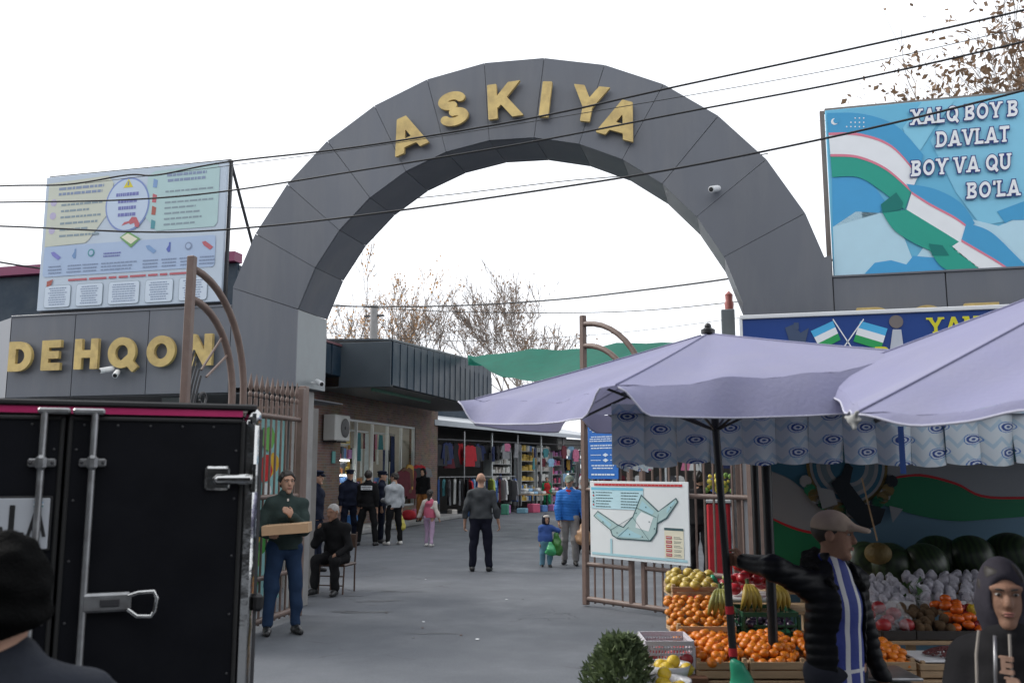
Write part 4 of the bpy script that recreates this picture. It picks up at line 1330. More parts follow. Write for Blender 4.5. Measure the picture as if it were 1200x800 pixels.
for k, (s, w_, z0, z1, cols) in enumerate(((5.2, 1.5, .5, 2.4, (7, 2, 7)), (7.3, 1.1, .4, 2.6, (3, 3, 7, 1)), (8.6, 1.1, .4, 2.6, (7, 7, 2)), (9.8, .9, .3, 2.4, (5, 6, 0)), (11.0, 1.1, .3, 2.5, (6, 7, 9, 4)), (12.6, 1.3, .3, 2.5, (1, 9, 7)))):
    u = empty('display_shelf', row(s, -.2, 0), rz_, ('white shelf of shoe boxes beside the red coats', 'display shelf with bright yellow packets', 'tall white wire shelf right of the yellow packets', 'narrow shelf of pink and dark wares', 'white framed cabinet of small dark wares', 'shelf of blue goods at the far end of the row')[k], 'shelf')
    for x in (-w_ / 2, w_ / 2): MB().box((x, 0, (z0 + z1) / 2), (.04, .4, z1 - z0 + .4)).build('side_panel', M_FRAMEW, u)
    n_ = 6
    for i in range(n_):
        z = z0 + (z1 - z0) * i / (n_ - 1)
        MB().box((0, 0, z), (w_ - .05, .4, .025)).build('shelf', M_SHELF, u)
        g_ = MB()
        x = -w_ / 2 + .08
        while x < w_ / 2 - .1:
            ww, hh = rg.uniform(.06, .2), rg.uniform(.12, .3)
            ci = rg.choice(cols)
            if k == 1 and i in (2, 3, 4): ci = 3
            g_.mi(ci).box((x + ww / 2, -.05 + rg.uniform(-.04, .04), z + .014 + hh / 2), (ww, .25, hh), bev=.01)
            x += ww + .02
        g_.build('packets', PM, u)['kind'] = 'stuff'
for k, (s, cs) in enumerate(((5.9, ('white', 'sky', 'grey', 'white')), (8.0, ('white', 'pink', 'navy', 'white')), (10.4, ('maroon', 'red', 'white', 'teal')))):
    t = empty('goods_table', row(s, 1.2, 0), rz_, ('low table with pale folded cloths beside the low racks', 'low table with white and pink packs in front of the shelves', 'low table with dark red cloths near the far stalls')[k], 'table')
    MB().box((0, 0, .72), (1.3, .7, .04), bev=.005).build('table_top', M_WOOD, t)
    for x in (-.6, .6):
        for y in (-.3, .3): MB().box((x, y, .35), (.05, .05, .7)).build('leg', M_DARKSTEEL, t)
    for i in range(12):
        o = MB().box((0, 0, .06), (.3, .25, .12), bev=.03).build('folded_cloth', FAB[cs[i % 4]])
        p = row(s, 1.2, .74) + rd * (-.48 + .32 * (i % 4)) + rn * (-.14 + .28 * (i // 4 % 2)) + Vector((0, 0, .125 * (i // 8)))
        o.location, o.rotation_euler = p, (0, 0, rz_ + rg.uniform(-.1, .1))
        tag(o, '%s folded cloth in a pile on a low stall table' % cs[i % 4], 'folded cloth', '%s folded cloths on stall tables' % cs[i % 4])
for i in range(34):                                            # small things hung and stacked between the shelves
    s = rg.uniform(4.6, 13.2)
    hang(rg.choice(['shirt', 'dress', 'coat']), rg.choice(['pink', 'white', 'navy', 'mustard', 'sky', 'maroon', 'charcoal', 'grey', 'teal']), row(s, rg.uniform(.1, .7), rg.choice((2.9, 2.75, 2.3, 1.6))), rz_ + rg.uniform(-.7, .7), 'between the household shelves', rg.uniform(.45, .8))
for i in range(16):
    w_, h_ = rg.uniform(.25, .5), rg.uniform(.18, .45)
    c_i = rg.randrange(10)
    o = MB().box((0, 0, h_ / 2), (w_, rg.uniform(.25, .4), h_), bev=.02).build('goods_box', PM[c_i])
    o.location, o.rotation_euler = row(.5 + i * .8 + rg.uniform(-.2, .2), rg.uniform(.95, 1.7), 0), (0, 0, rz_ + rg.uniform(-.4, .4))
    tag(o, '%s box on the ground before the far stalls' % ('red', 'dark blue', 'grey', 'yellow', 'dark green', 'violet', 'black', 'white', 'orange', 'light blue')[c_i], 'box', 'boxes before the far stalls')
for i, (c_, k_) in enumerate((('maroon', 'coat'), ('brown', 'coat'), ('mustard', 'coat'), ('maroon', 'dress'), ('charcoal', 'coat'), ('red', 'shirt'), ('black', 'dress'), ('grey', 'shirt'))):
    hang(k_, c_, Vector((-11.05, 28.4 + .3 * i, 1.75 + .1 * (i % 3))), rg.uniform(.8, 1.6), 'outside the brick shop')
for i, c_ in enumerate(('red', 'pink', 'white', 'maroon')):
    o = MB().ball((0, 0, .16), (.26, .2, .17), 12, 8, .08, rg).build('goods_bundle', FAB[c_], smooth='all')
    o.location = (-10.75, 28.2 + .62 * i, .14)
    tag(o, c_ + ' bundle of goods on the step outside the brick shop', 'bundle')
# closing row at the end of the street and the hall on the right
er = empty('stall_row', (-3.5, 47, 0), label='dim row of stalls closing the far end of the street', cat='market stalls')
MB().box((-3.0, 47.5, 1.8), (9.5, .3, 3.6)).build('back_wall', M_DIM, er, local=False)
MB().prism([(-7.6, 45.2, 3.3), (1.6, 45.2, 3.3), (1.6, 47.6, 3.8), (-7.6, 47.6, 3.8)], (0, 0, .04)).build('awning_sheet', M_SEAM2, er, local=False)
for k in range(6): MB().box((-7.2 + 1.7 * k, 45.6, 1.65), (.1, .1, 3.3)).build('post', M_FRAMEW, er, local=False)
for i in range(22):
    hang(rg.choice(['coat', 'shirt', 'dress']), rg.choice(['maroon', 'navy', 'blue', 'white', 'mustard', 'pink', 'charcoal']), Vector((-7.2 + .4 * i, 45.7, rg.choice((1.5, 2.7)))), rg.uniform(-.4, .4), 'in the far closing row of stalls')
hall = empty('market_hall', (0.6, 28, 0), label='dim market hall on the right beyond the map board gate', cat='building')
MB().box((.2, 30, 1.55), (.3, 32, 3.1)).build('wall', mat('hall_wall', (.13, .14, .15), rough=.8, var=.2, dirt=.4), hall, local=False)
for k in range(7):
    MB().box((-.0, 16 + 4 * k, 1.3), (.2, 2.6, 2.4)).build('shutter', mat('hall_shutter', (.1, .14, .2), rough=.5, var=.2), hall, local=False)
MB().box((-.3, 30, 3.05), (1.2, 32, .1)).build('canopy', M_SEAM, hall, local=False)
MB().box((3.6, 14.2, 1.55), (7.0, .3, 3.1)).build('wall', mat('hall_wall', (.13, .14, .15)), hall, local=False)
tb = empty('cloth_table', (-.35, 14.6, 0), label='stall table with a bright red cloth behind the gate bars', cat='table')
MB().box((-.42, 14.9, .62), (.36, .5, 1.24), bev=.03).build('red_cloth', FAB['red'], tb, local=False)
MB().box((-.42, 14.9, 1.27), (.4, .54, .05), bev=.01).build('table_top', M_FRAMEW, tb, local=False)
fl_ = MB()
rg2 = random.Random(8)
for i in range(60):
    p = Vector((-.42 + rg2.gauss(0, .1), 14.9 + rg2.gauss(0, .1), 1.42 + abs(rg2.gauss(0, .12))))
    fl_.mi(0 if i % 3 else 1).ball(p, rg2.uniform(.02, .05), 6, 4)
fo = fl_.build('flowers', [mat('petal_yellow', (.6, .5, .08), rough=.7), mat('leaf_lime', (.12, .22, .04), rough=.7)], label='yellow and green flower bunch on the red table', cat='flowers', kind='stuff')

# building behind the left billboard
mh = empty('market_hall', (-16, 17, 0), label='dark panelled hall with a magenta roof edge behind the left billboard', cat='building')
zt = PD(20, 318, 19).z
for k in range(9):
    MB().box((-20.2 + 1.2 * k, 16.2, zt / 2), (1.17, .1, zt), bev=.02).build('wall_panel', M_SEAM, mh, local=False)
MB().box((-15.4, 16.15, zt + .1), (10.8, .3, .2)).build('roof_edge', mat('magenta_edge', (.2, .03, .09), rough=.5), mh, local=False)
MB().box((-15.4, 18.2, zt - .1), (10.8, 4, .1)).build('roof', M_SEAM, mh, local=False)

# ------------------------------------------------------------------ green shade cloth over the street
ea = poly_line([PD(548, 416, 30), PD(640, 410, 28.5), PD(740, 403, 27), PD(850, 396, 26), PD(960, 392, 25)], 6)
eb = poly_line([PD(550, 420, 29), PD(612, 447, 25), PD(690, 434, 23), PD(760, 424, 22), PD(960, 405, 21)], 6)
nm_ = MB().grid(lambda u, v: ea[int(round(u * 24))].lerp(eb[int(round(u * 24))], v) - Vector((0, 0, .25 * math.sin(math.pi * v) + .05 * math.sin(23 * u + 5 * v) + .03 * math.sin(51 * u))), 24, 8)
nm_.build('shade_cloth', mat('green_shade_cloth', (.02, .17, .12), rough=.8, var=.15, trans=.45, scale=3), smooth='all', label='green shade cloth stretched over the street behind the gate', cat='shade cloth', fixn=False)

# tall grey post with a siren at the arch's right foot
sp_ = empty('siren_post', PY(856, 560, 11.9), label='grey steel post with cabinet and red lamp at the right arch foot', cat='post')
px_, py_ = PY(856, 400, 11.6).x, 11.6
zt = PY(856, 345, 11.6).z
MB().box((px_, py_, zt / 2 - .2), (.09, .09, zt - .4)).build('post', M_STEEL, sp_, local=False)
MB().box((px_ - .02, py_, PY(856, 382, 11.6).z), (.17, .14, .42), bev=.01).build('cabinet', M_ACPS, sp_, local=False)
MB().lathe([(.05, -.22), (.06, -.12), (.045, -.08), (.05, 0), (.001, .05)], (px_, py_, zt), 12).build('lamp', mat('lamp_red', (.4, .12, .1), rough=.4), sp_, smooth=True, local=False)

# ------------------------------------------------------------------ trees
M_BARK = mat('hazed_bark', (.2, .165, .14), rough=.95, var=.25, scale=10)  # bark colour lightened to stand for haze and overexposure
M_LEAFO = mat('leaf_orange', (.55, .3, .11), rough=.8, var=.3, trans=.3)
M_LEAFB = mat('leaf_brown', (.24, .15, .09), rough=.8, var=.4, trans=.25)


def tree(name, base, h, spread, seed, leaves, lm, label, forks=3, leafsize=.12, thin=1.0, droop=.0, leafband=(.2, 1), trunk_r=.17, depth=5, rmin=0.0):
    rg = random.Random(seed)
    wood, twigs, lf = MB(), MB(), MB()
    tips = []

    def grow(p, d, L, r, lev):
        n = 4
        P, rr = [p], [r]
        for i in range(n):
            d = (d + Vector((rg.gauss(0, .12), rg.gauss(0, .12), rg.gauss(.05, .08) - droop * lev))).normalized()
            p = p + d * (L / n)
            P.append(p)
            rr.append(max(r * (1 - .42 * (i + 1) / n), rmin))
        (wood if lev < 2 else twigs).tube(P, rr, 7 if lev < 2 else (4 if lev < 3 else 3), caps=False)
        if lev >= 2: tips.extend(P[1:])
        if lev >= depth: return
        k = forks if lev else forks + 1
        for i in range(k):
            a = rg.uniform(0, 6.28)
            sp = rg.uniform(.35, .8) * spread
            q = d.orthogonal().normalized()
            q.rotate(Matrix.Rotation(a, 3, d))
            nd = (d + q * sp).normalized()
            st_ = P[rg.choice((2, 3, 4))] if lev else P[rg.choice((3, 4))]
            grow(st_, nd, L * rg.uniform(.58, .8), rr[-1] * rg.uniform(.6, .85) * thin, lev + 1)
    o = empty(name, base, label=label, cat='tree')
    grow(Vector((0, 0, 0)), Vector((rg.gauss(0, .04), rg.gauss(0, .04), 1)), h * .34, trunk_r, 0)
    wood.build('trunk', M_BARK, o, smooth=True, fixn=False)
    cr = twigs.build('crown', M_BARK, o, fixn=False)
    zs = [t.z for t in tips]
    z0, z1 = min(zs), max(zs)
    for i in range(leaves):
        t = rg.choice(tips)
        f = (t.z - z0) / (z1 - z0 + .01)
        if not leafband[0] <= f <= leafband[1]: continue
        c = t + Vector((rg.gauss(0, .12), rg.gauss(0, .12), rg.gauss(0, .12)))
        a, b = Vector((rg.gauss(0, 1), rg.gauss(0, 1), rg.gauss(0, 1))).normalized(), Vector((rg.gauss(0, 1), rg.gauss(0, 1), rg.gauss(0, 1))).normalized()
        s_ = leafsize * rg.uniform(.6, 1.3)
        lf.add([c - a * s_, c + b * s_ * .6, c + a * s_, c - b * s_ * .6 + Vector((0, 0, s_ * .2))], [(0, 1, 2, 3)])
    if lf.v:
        l_ = lf.build('leaves', lm, cr, fixn=False)
        l_['kind'] = 'stuff'
    return o


def at_tree(px, ytop, d):
    p = PD(px, ytop, d)
    return Vector((p.x, p.y, 0)), p.z


for (px, yt, d, seed, lv, lm, lab, fk, spd) in ((458, 300, 52, 3, 420, M_LEAFO, 'slim tree with orange leaves left of the bare trees in the arch', 3, .6), (418, 330, 56, 14, 160, M_LEAFO, 'thin sapling with few yellow leaves at the inner edge of the arch', 3, .55),
                                              (487, 312, 58, 4, 60, M_LEAFB, 'tree with a crooked trunk and bare twigs beside the orange tree', 3, .8), (535, 305, 55, 6, 40, M_LEAFB, 'slender bare tree in the middle of the arch opening', 3, .6),
                                              (597, 316, 50, 9, 260, M_LEAFB, 'broad bare tree with brown leaf clumps right in the arch opening', 4, .75), (645, 375, 60, 12, 400, M_LEAFB, 'low brown leafed tree above the green shade cloth', 3, .9)):
    b_, z_ = at_tree(px, yt, d)
    tree('bare_tree', b_, z_ * 1.1, spd, seed, lv * 4, lm, lab, fk, .09, trunk_r=.2, leafband=(.05, .95), depth=5, thin=1.05, rmin=.012)
b_, z_ = Vector((5.6, 15.0, 0)), 10.8
tree('plane_tree', b_, z_, 1.05, 21, 4200, M_LEAFB, 'tree with dry brown leaves above the flag billboard', 4, .065, leafband=(0, 1), trunk_r=.2)

# ------------------------------------------------------------------ poles and cables
up = empty('utility_pole', PD(437, 430, 42) * Vector((1, 1, 0)) if False else Vector((PD(437, 430, 42).x, PD(437, 430, 42).y, 0)), label='concrete utility pole behind the orange tree', cat='pole')
zt = PD(437, 358, 42).z
MB().tube([(0, 0, 0), (0, 0, zt)], [.24, .18], 10).build('shaft', M_CONC, up, smooth=True)
MB().beam((-.5, 0, zt - .5), (.5, 0, zt - .5), .09, .09).build('crossarm', M_DARKSTEEL, up)
M_CABLE = mat('black_cable', (.015, .015, .016), rough=.6)


def cable(pts, r, label, name='cable'):
    P = poly_line([PD(x, y, d) for x, y, d in pts], 8)
    MB().tube(P, r, 6).build(name, M_CABLE, smooth='all', label=label, cat='cable', origin=P[0])


cable([(-160, 226, 9.6), (0, 218, 9.2), (80, 216, 9), (150, 205, 8.9), (185, 205, 8.8), (265, 190, 8.6), (420, 172, 8.2), (620, 139, 7.8), (800, 100, 7.4), (1000, 57, 7), (1200, 12, 6.6), (1400, -40, 6.2)], .009, 'topmost black cable slanting up across the arch letters')
cable([(-160, 238, 9.6), (0, 237, 9.2), (150, 234, 9), (265, 224, 8.8), (420, 200, 8.4), (620, 167, 8), (800, 132, 7.6), (1000, 94, 7.1), (1200, 49, 6.6), (1400, 0, 6.2)], .0085, 'middle black cable crossing just below the arch letters')
cable([(-160, 262, 9.0), (0, 265, 8.8), (180, 272, 8.6), (300, 266, 8.4), (450, 249, 8), (640, 222, 7.6), (800, 196, 7.2), (1000, 155, 6.8), (1200, 106, 6.4), (1400, 50, 6)], .009, 'lowest of the black cables slanting across the arch opening')
cable([(100, 215, 11.2), (400, 177, 10.2), (700, 130, 9.4), (1000, 77, 8.6), (1250, 20, 8)], .004, 'thin grey wire between the two upper cables')
cable([(150, 240, 18), (330, 243, 16), (490, 232, 15), (655, 213, 14.5), (760, 203, 14), (900, 180, 13)], .008, 'dark cable seen through the top of the arch')
cable([(330, 358, 40), (500, 359, 38), (640, 352, 34), (760, 339, 30), (870, 324, 27), (1000, 300, 24)], .03, 'thick cable above the bare trees inside the arch')
cable([(330, 352, 44), (500, 364, 40), (700, 366, 36), (850, 355, 32), (1000, 335, 30)], .018, 'second cable crossing the bare trees inside the arch')
cable([(-40, 300, 16), (30, 312, 18), (120, 324, 22)], .02, 'sagging cable at the far left above the dark hall')
cable([(330, 385, 46), (520, 399, 44), (700, 392, 40), (870, 372, 36)], .012, 'lowest thin wire crossing the bare trees inside the arch')

rg = random.Random(64)
for i in range(16):                                            # scraps of paper and leaves on the asphalt
    p = G(rg.uniform(330, 680), rg.uniform(625, 790))
    b_ = MB()
    a_ = rg.uniform(0, 6.28)
    q = [Vector((rg.uniform(.6, 1.2) * .02 * math.cos(a_ + k * 1.2), rg.uniform(.6, 1.2) * .02 * math.sin(a_ + k * 1.2), rg.uniform(.004, .012))) for k in range(5)]
    b_.prism(q, (0, 0, .002))
    o = b_.build('paper_scrap', (M_WHITE, FAB['brown'], FAB['grey'])[i % 3])
    o.location = p
    tag(o, '%s scrap of litter lying on the asphalt' % ('white', 'brown', 'grey')[i % 3], 'litter', '%s litter on the asphalt' % ('white', 'brown', 'grey')[i % 3])

# ------------------------------------------------------------------ unseen dark shop fronts added behind the viewer to cut front light and reflections
M_BACKW = mat('added_shop_front', (.07, .068, .065), rough=.9, var=.2, scale=1.5)
for k in range(5):
    hgt = (6.5, 8.0, 7.0, 8.5, 6.0)[k]
    x0 = -30 + 12 * k
    sh_ = empty('added_dark_shop', (x0 + 6, -9, 0), label='unseen dark shop house added to cut front light, ' + ('far left', 'left', 'middle', 'right', 'far right')[k], cat='building')
    MB().box((x0 + 6, -11.5, hgt / 2), (11.8, 5, hgt), bev=.05).build('wall', M_BACKW, sh_, local=False)
    MB().prism([(x0, -9, 3.3), (x0 + 11.8, -9, 3.3), (x0 + 11.8, -6.2, 2.7), (x0, -6.2, 2.7)], (0, 0, .05)).build('awning', M_SEAM, sh_, local=False)
    for i in range(4):
        MB().box((x0 + 1.6 + 2.9 * i, -8.97, hgt - 2.2), (1.4, .1, 1.6), bev=.02).build('window', M_BLACK, sh_, local=False)
        MB().box((x0 + 1.6 + 2.9 * i, -8.97, 1.35), (2.3, .1, 2.5), bev=.02).build('shop_opening', M_BLACK, sh_, local=False)

# ------------------------------------------------------------------ organic shapes: blended solids turned into one continuous skin
class Field:
    def __init__(s, h):
        s.h, s.p = h, []

    def cone(s, a, b, ra, rb, k=.02, flat=None, fl=1.0, sub=False):
        s.p.append(('c', np.array(a, float), np.array(b, float), ra, rb, k, flat, fl, sub))
        return s

    def chain(s, pts, rr, k=.02, flat=None, fl=1.0):
        for i in range(len(pts) - 1): s.cone(pts[i], pts[i + 1], rr[i], rr[i + 1], k, flat, fl)
        return s

    def ell(s, c, r, k=.02, rot=None, sub=False):
        s.p.append(('e', np.array(c, float), np.array(r, float), rot, k, sub))
        return s

    def mesh(s, name, m, post=None, bound=None):
        lo, hi = np.full(3, 1e9), np.full(3, -1e9)
        for q in s.p:
            if q[-1]: continue
            if q[0] == 'c':
                for c, r in ((q[1], q[3]), (q[2], q[4])):
                    lo, hi = np.minimum(lo, c - r), np.maximum(hi, c + r)
            else:
                r = max(q[2])
                lo, hi = np.minimum(lo, q[1] - r), np.maximum(hi, q[1] + r)
        h = s.h
        lo, hi = lo - 3 * h - .012, hi + 3 * h + .012
        n = np.ceil((hi - lo) / h).astype(int) + 1
        ax = [(lo[i] + h * np.arange(n[i])).astype(np.float32) for i in range(3)]
        D = np.full(tuple(n), .25, np.float32)
        for q in s.p:
            if q[0] == 'c':
                _, a, b, ra, rb, k, flat, fl, sub = q
                R_ = max(ra, rb)
                l2, h2 = np.minimum(a, b) - R_, np.maximum(a, b) + R_
            else:
                _, c, r, rot, k, sub = q
                l2, h2 = c - max(r), c + max(r)
            mg = k + 4 * h + .01
            i0 = np.clip(((l2 - mg - lo) / h).astype(int), 0, n - 1)
            i1 = np.clip(((h2 + mg - lo) / h).astype(int) + 2, 1, n)
            sl = tuple(slice(i0[i], i1[i]) for i in range(3))
            X = ax[0][sl[0]][:, None, None]
            Y = ax[1][sl[1]][None, :, None]
            Z = ax[2][sl[2]][None, None, :]
            if q[0] == 'c':
                dx, dy, dz = X - np.float32(a[0]), Y - np.float32(a[1]), Z - np.float32(a[2])
                ab = (b - a).astype(np.float32)
                if flat is not None:
                    f = np.array(flat, np.float32)
                    pf = (dx * f[0] + dy * f[1] + dz * f[2]) * np.float32(1 / fl - 1)
                    dx, dy, dz = dx + f[0] * pf, dy + f[1] * pf, dz + f[2] * pf
                    ab = ab + f * float(ab @ f) * (1 / fl - 1)
                L2 = float(ab @ ab) + 1e-12
                t = np.clip((dx * ab[0] + dy * ab[1] + dz * ab[2]) / np.float32(L2), 0, 1)
                d = np.sqrt((dx - t * ab[0]) ** 2 + (dy - t * ab[1]) ** 2 + (dz - t * ab[2]) ** 2) - (ra + t * (rb - ra))
                if flat is not None: d = d * np.float32(.5 + .5 * fl)
            else:
                dx, dy, dz = X - np.float32(c[0]), Y - np.float32(c[1]), Z - np.float32(c[2])
                if rot is not None:
                    M_ = np.array(rot.to_3x3().transposed(), np.float32)
                    dx, dy, dz = M_[0, 0] * dx + M_[0, 1] * dy + M_[0, 2] * dz, M_[1, 0] * dx + M_[1, 1] * dy + M_[1, 2] * dz, M_[2, 0] * dx + M_[2, 1] * dy + M_[2, 2] * dz
                e = np.sqrt((dx / np.float32(r[0])) ** 2 + (dy / np.float32(r[1])) ** 2 + (dz / np.float32(r[2])) ** 2)
                d = (e - 1) * np.float32(min(r) * .6 + .4 * float(np.mean(r)))
            d = d.astype(np.float32)
            A = D[sl]
            kk = np.float32(max(k, 1e-4))
            if sub:
                d = -d
                hh = np.clip(.5 - .5 * (d - A) / kk, 0, 1)
                D[sl] = d * (1 - hh) + A * hh + kk * hh * (1 - hh)
            else:
                hh = np.clip(.5 + .5 * (d - A) / kk, 0, 1)
                D[sl] = d * (1 - hh) + A * hh - kk * hh * (1 - hh)
        if post is not None:
            D = post(D, ax[0][:, None, None], ax[1][None, :, None], ax[2][None, None, :]).astype(np.float32)
        return nets(D, lo, h, name, m)

def nets(D, lo, h, name, m):
    I = D < 0
    n = D.shape
    cnt = np.zeros(tuple(k - 1 for k in n), np.int8)
    for a in (0, 1):
        for b in (0, 1):
            for c in (0, 1):
                cnt += I[a:n[0] - 1 + a, b:n[1] - 1 + b, c:n[2] - 1 + c]
    act = (cnt > 0) & (cnt < 8)
    idx = np.argwhere(act)
    if len(idx) == 0: return bpy.data.meshes.new(name)
    acc, num = np.zeros((len(idx), 3)), np.zeros((len(idx), 1))
    corner = {}
    for a in (0, 1):
        for b in (0, 1):
            for c in (0, 1): corner[a, b, c] = D[idx[:, 0] + a, idx[:, 1] + b, idx[:, 2] + c]
    for p, v0 in corner.items():
        for axx in range(3):
            if p[axx]: continue
            q = list(p)
            q[axx] = 1
            v1 = corner[tuple(q)]
            cr = (v0 < 0) != (v1 < 0)
            t = np.where(cr, v0 / (v0 - v1 + 1e-20), 0)
            pos = np.tile(np.array(p, float), (len(idx), 1))
            pos[:, axx] = t
            acc += pos * cr[:, None]
            num += cr[:, None]
    V = lo + h * (idx + acc / np.maximum(num, 1))
    vid = np.full(act.shape, -1, np.int64)
    vid[act] = np.arange(len(idx))
    Fs = []
    for axx in range(3):
        o1, o2 = (axx + 1) % 3, (axx + 2) % 3
        s0, s1 = [slice(1, k - 1) for k in n], [slice(1, k - 1) for k in n]
        s0[axx], s1[axx] = slice(0, n[axx] - 1), slice(1, n[axx])
        A, B_ = I[tuple(s0)], I[tuple(s1)]
        e = np.argwhere(A != B_)
        if len(e) == 0: continue
        sgn = A[A != B_]
        e = e + np.array([0 if k == axx else 1 for k in range(3)])
        q = []
        for d1, d2 in ((-1, -1), (0, -1), (0, 0), (-1, 0)):
            c = e.copy()
            c[:, o1] += d1
            c[:, o2] += d2
            q.append(vid[c[:, 0], c[:, 1], c[:, 2]])
        q = np.stack(q, 1)
        q[~sgn] = q[~sgn][:, ::-1]
        Fs.append(q)
    Fs = np.concatenate(Fs)
    me = bpy.data.meshes.new(name)
    me.vertices.add(len(V))
    me.vertices.foreach_set('co', V.astype(np.float32).ravel())
    me.loops.add(len(Fs) * 4)
    me.loops.foreach_set('vertex_index', Fs.ravel().astype(np.int32))
    me.polygons.add(len(Fs))
    me.polygons.foreach_set('loop_start', np.arange(0, len(Fs) * 4, 4, dtype=np.int32))
    me.polygons.foreach_set('use_smooth', np.ones(len(Fs), bool))
    me.update(calc_edges=True)
    me.validate()
    for q in (m if isinstance(m, (list, tuple)) else [m]): me.materials.append(q)
    return me

def folds(seed, amp, fx=9, fz=14):
    """cloth creases as a small push in and out"""
    rg = random.Random(seed)
    W = [(rg.uniform(-fx, fx) * 2, rg.uniform(-fx, fx) * 2, rg.uniform(-fz, fz) * 2, rg.uniform(0, 6.28)) for _ in range(6)]

    def f(D, X, Y, Z):
        s = 0
        for a, b, c, p in W: s = s + np.sin(a * X + b * Y + c * Z + p + .8 * np.sin(11 * X + 9 * Z + p))
        return D + (amp / 3) * s
    return f

# ------------------------------------------------------------------ people
M_SKIN = mat('skin', (.40, .235, .165), rough=.65, var=.16, scale=22, spec=.25, bump=.12, bscale=120)
M_SKIN2 = mat('skin_tanned', (.27, .15, .1), rough=.65, var=.18, scale=22, spec=.25, bump=.12, bscale=120)
M_HAIRB = mat('hair_dark', (.02, .016, .013), rough=.6, var=.3, scale=40)
M_HAIRG = mat('hair_grey', (.3, .29, .28), rough=.7, var=.25, scale=40)
M_SHOE = mat('shoe_black', (.014, .014, .015), rough=.45)
M_EYEW = mat('eye_white', (.34, .32, .3), rough=.3, var=.02)
M_LIP = mat('lip', (.3, .12, .1), rough=.5, var=.08)

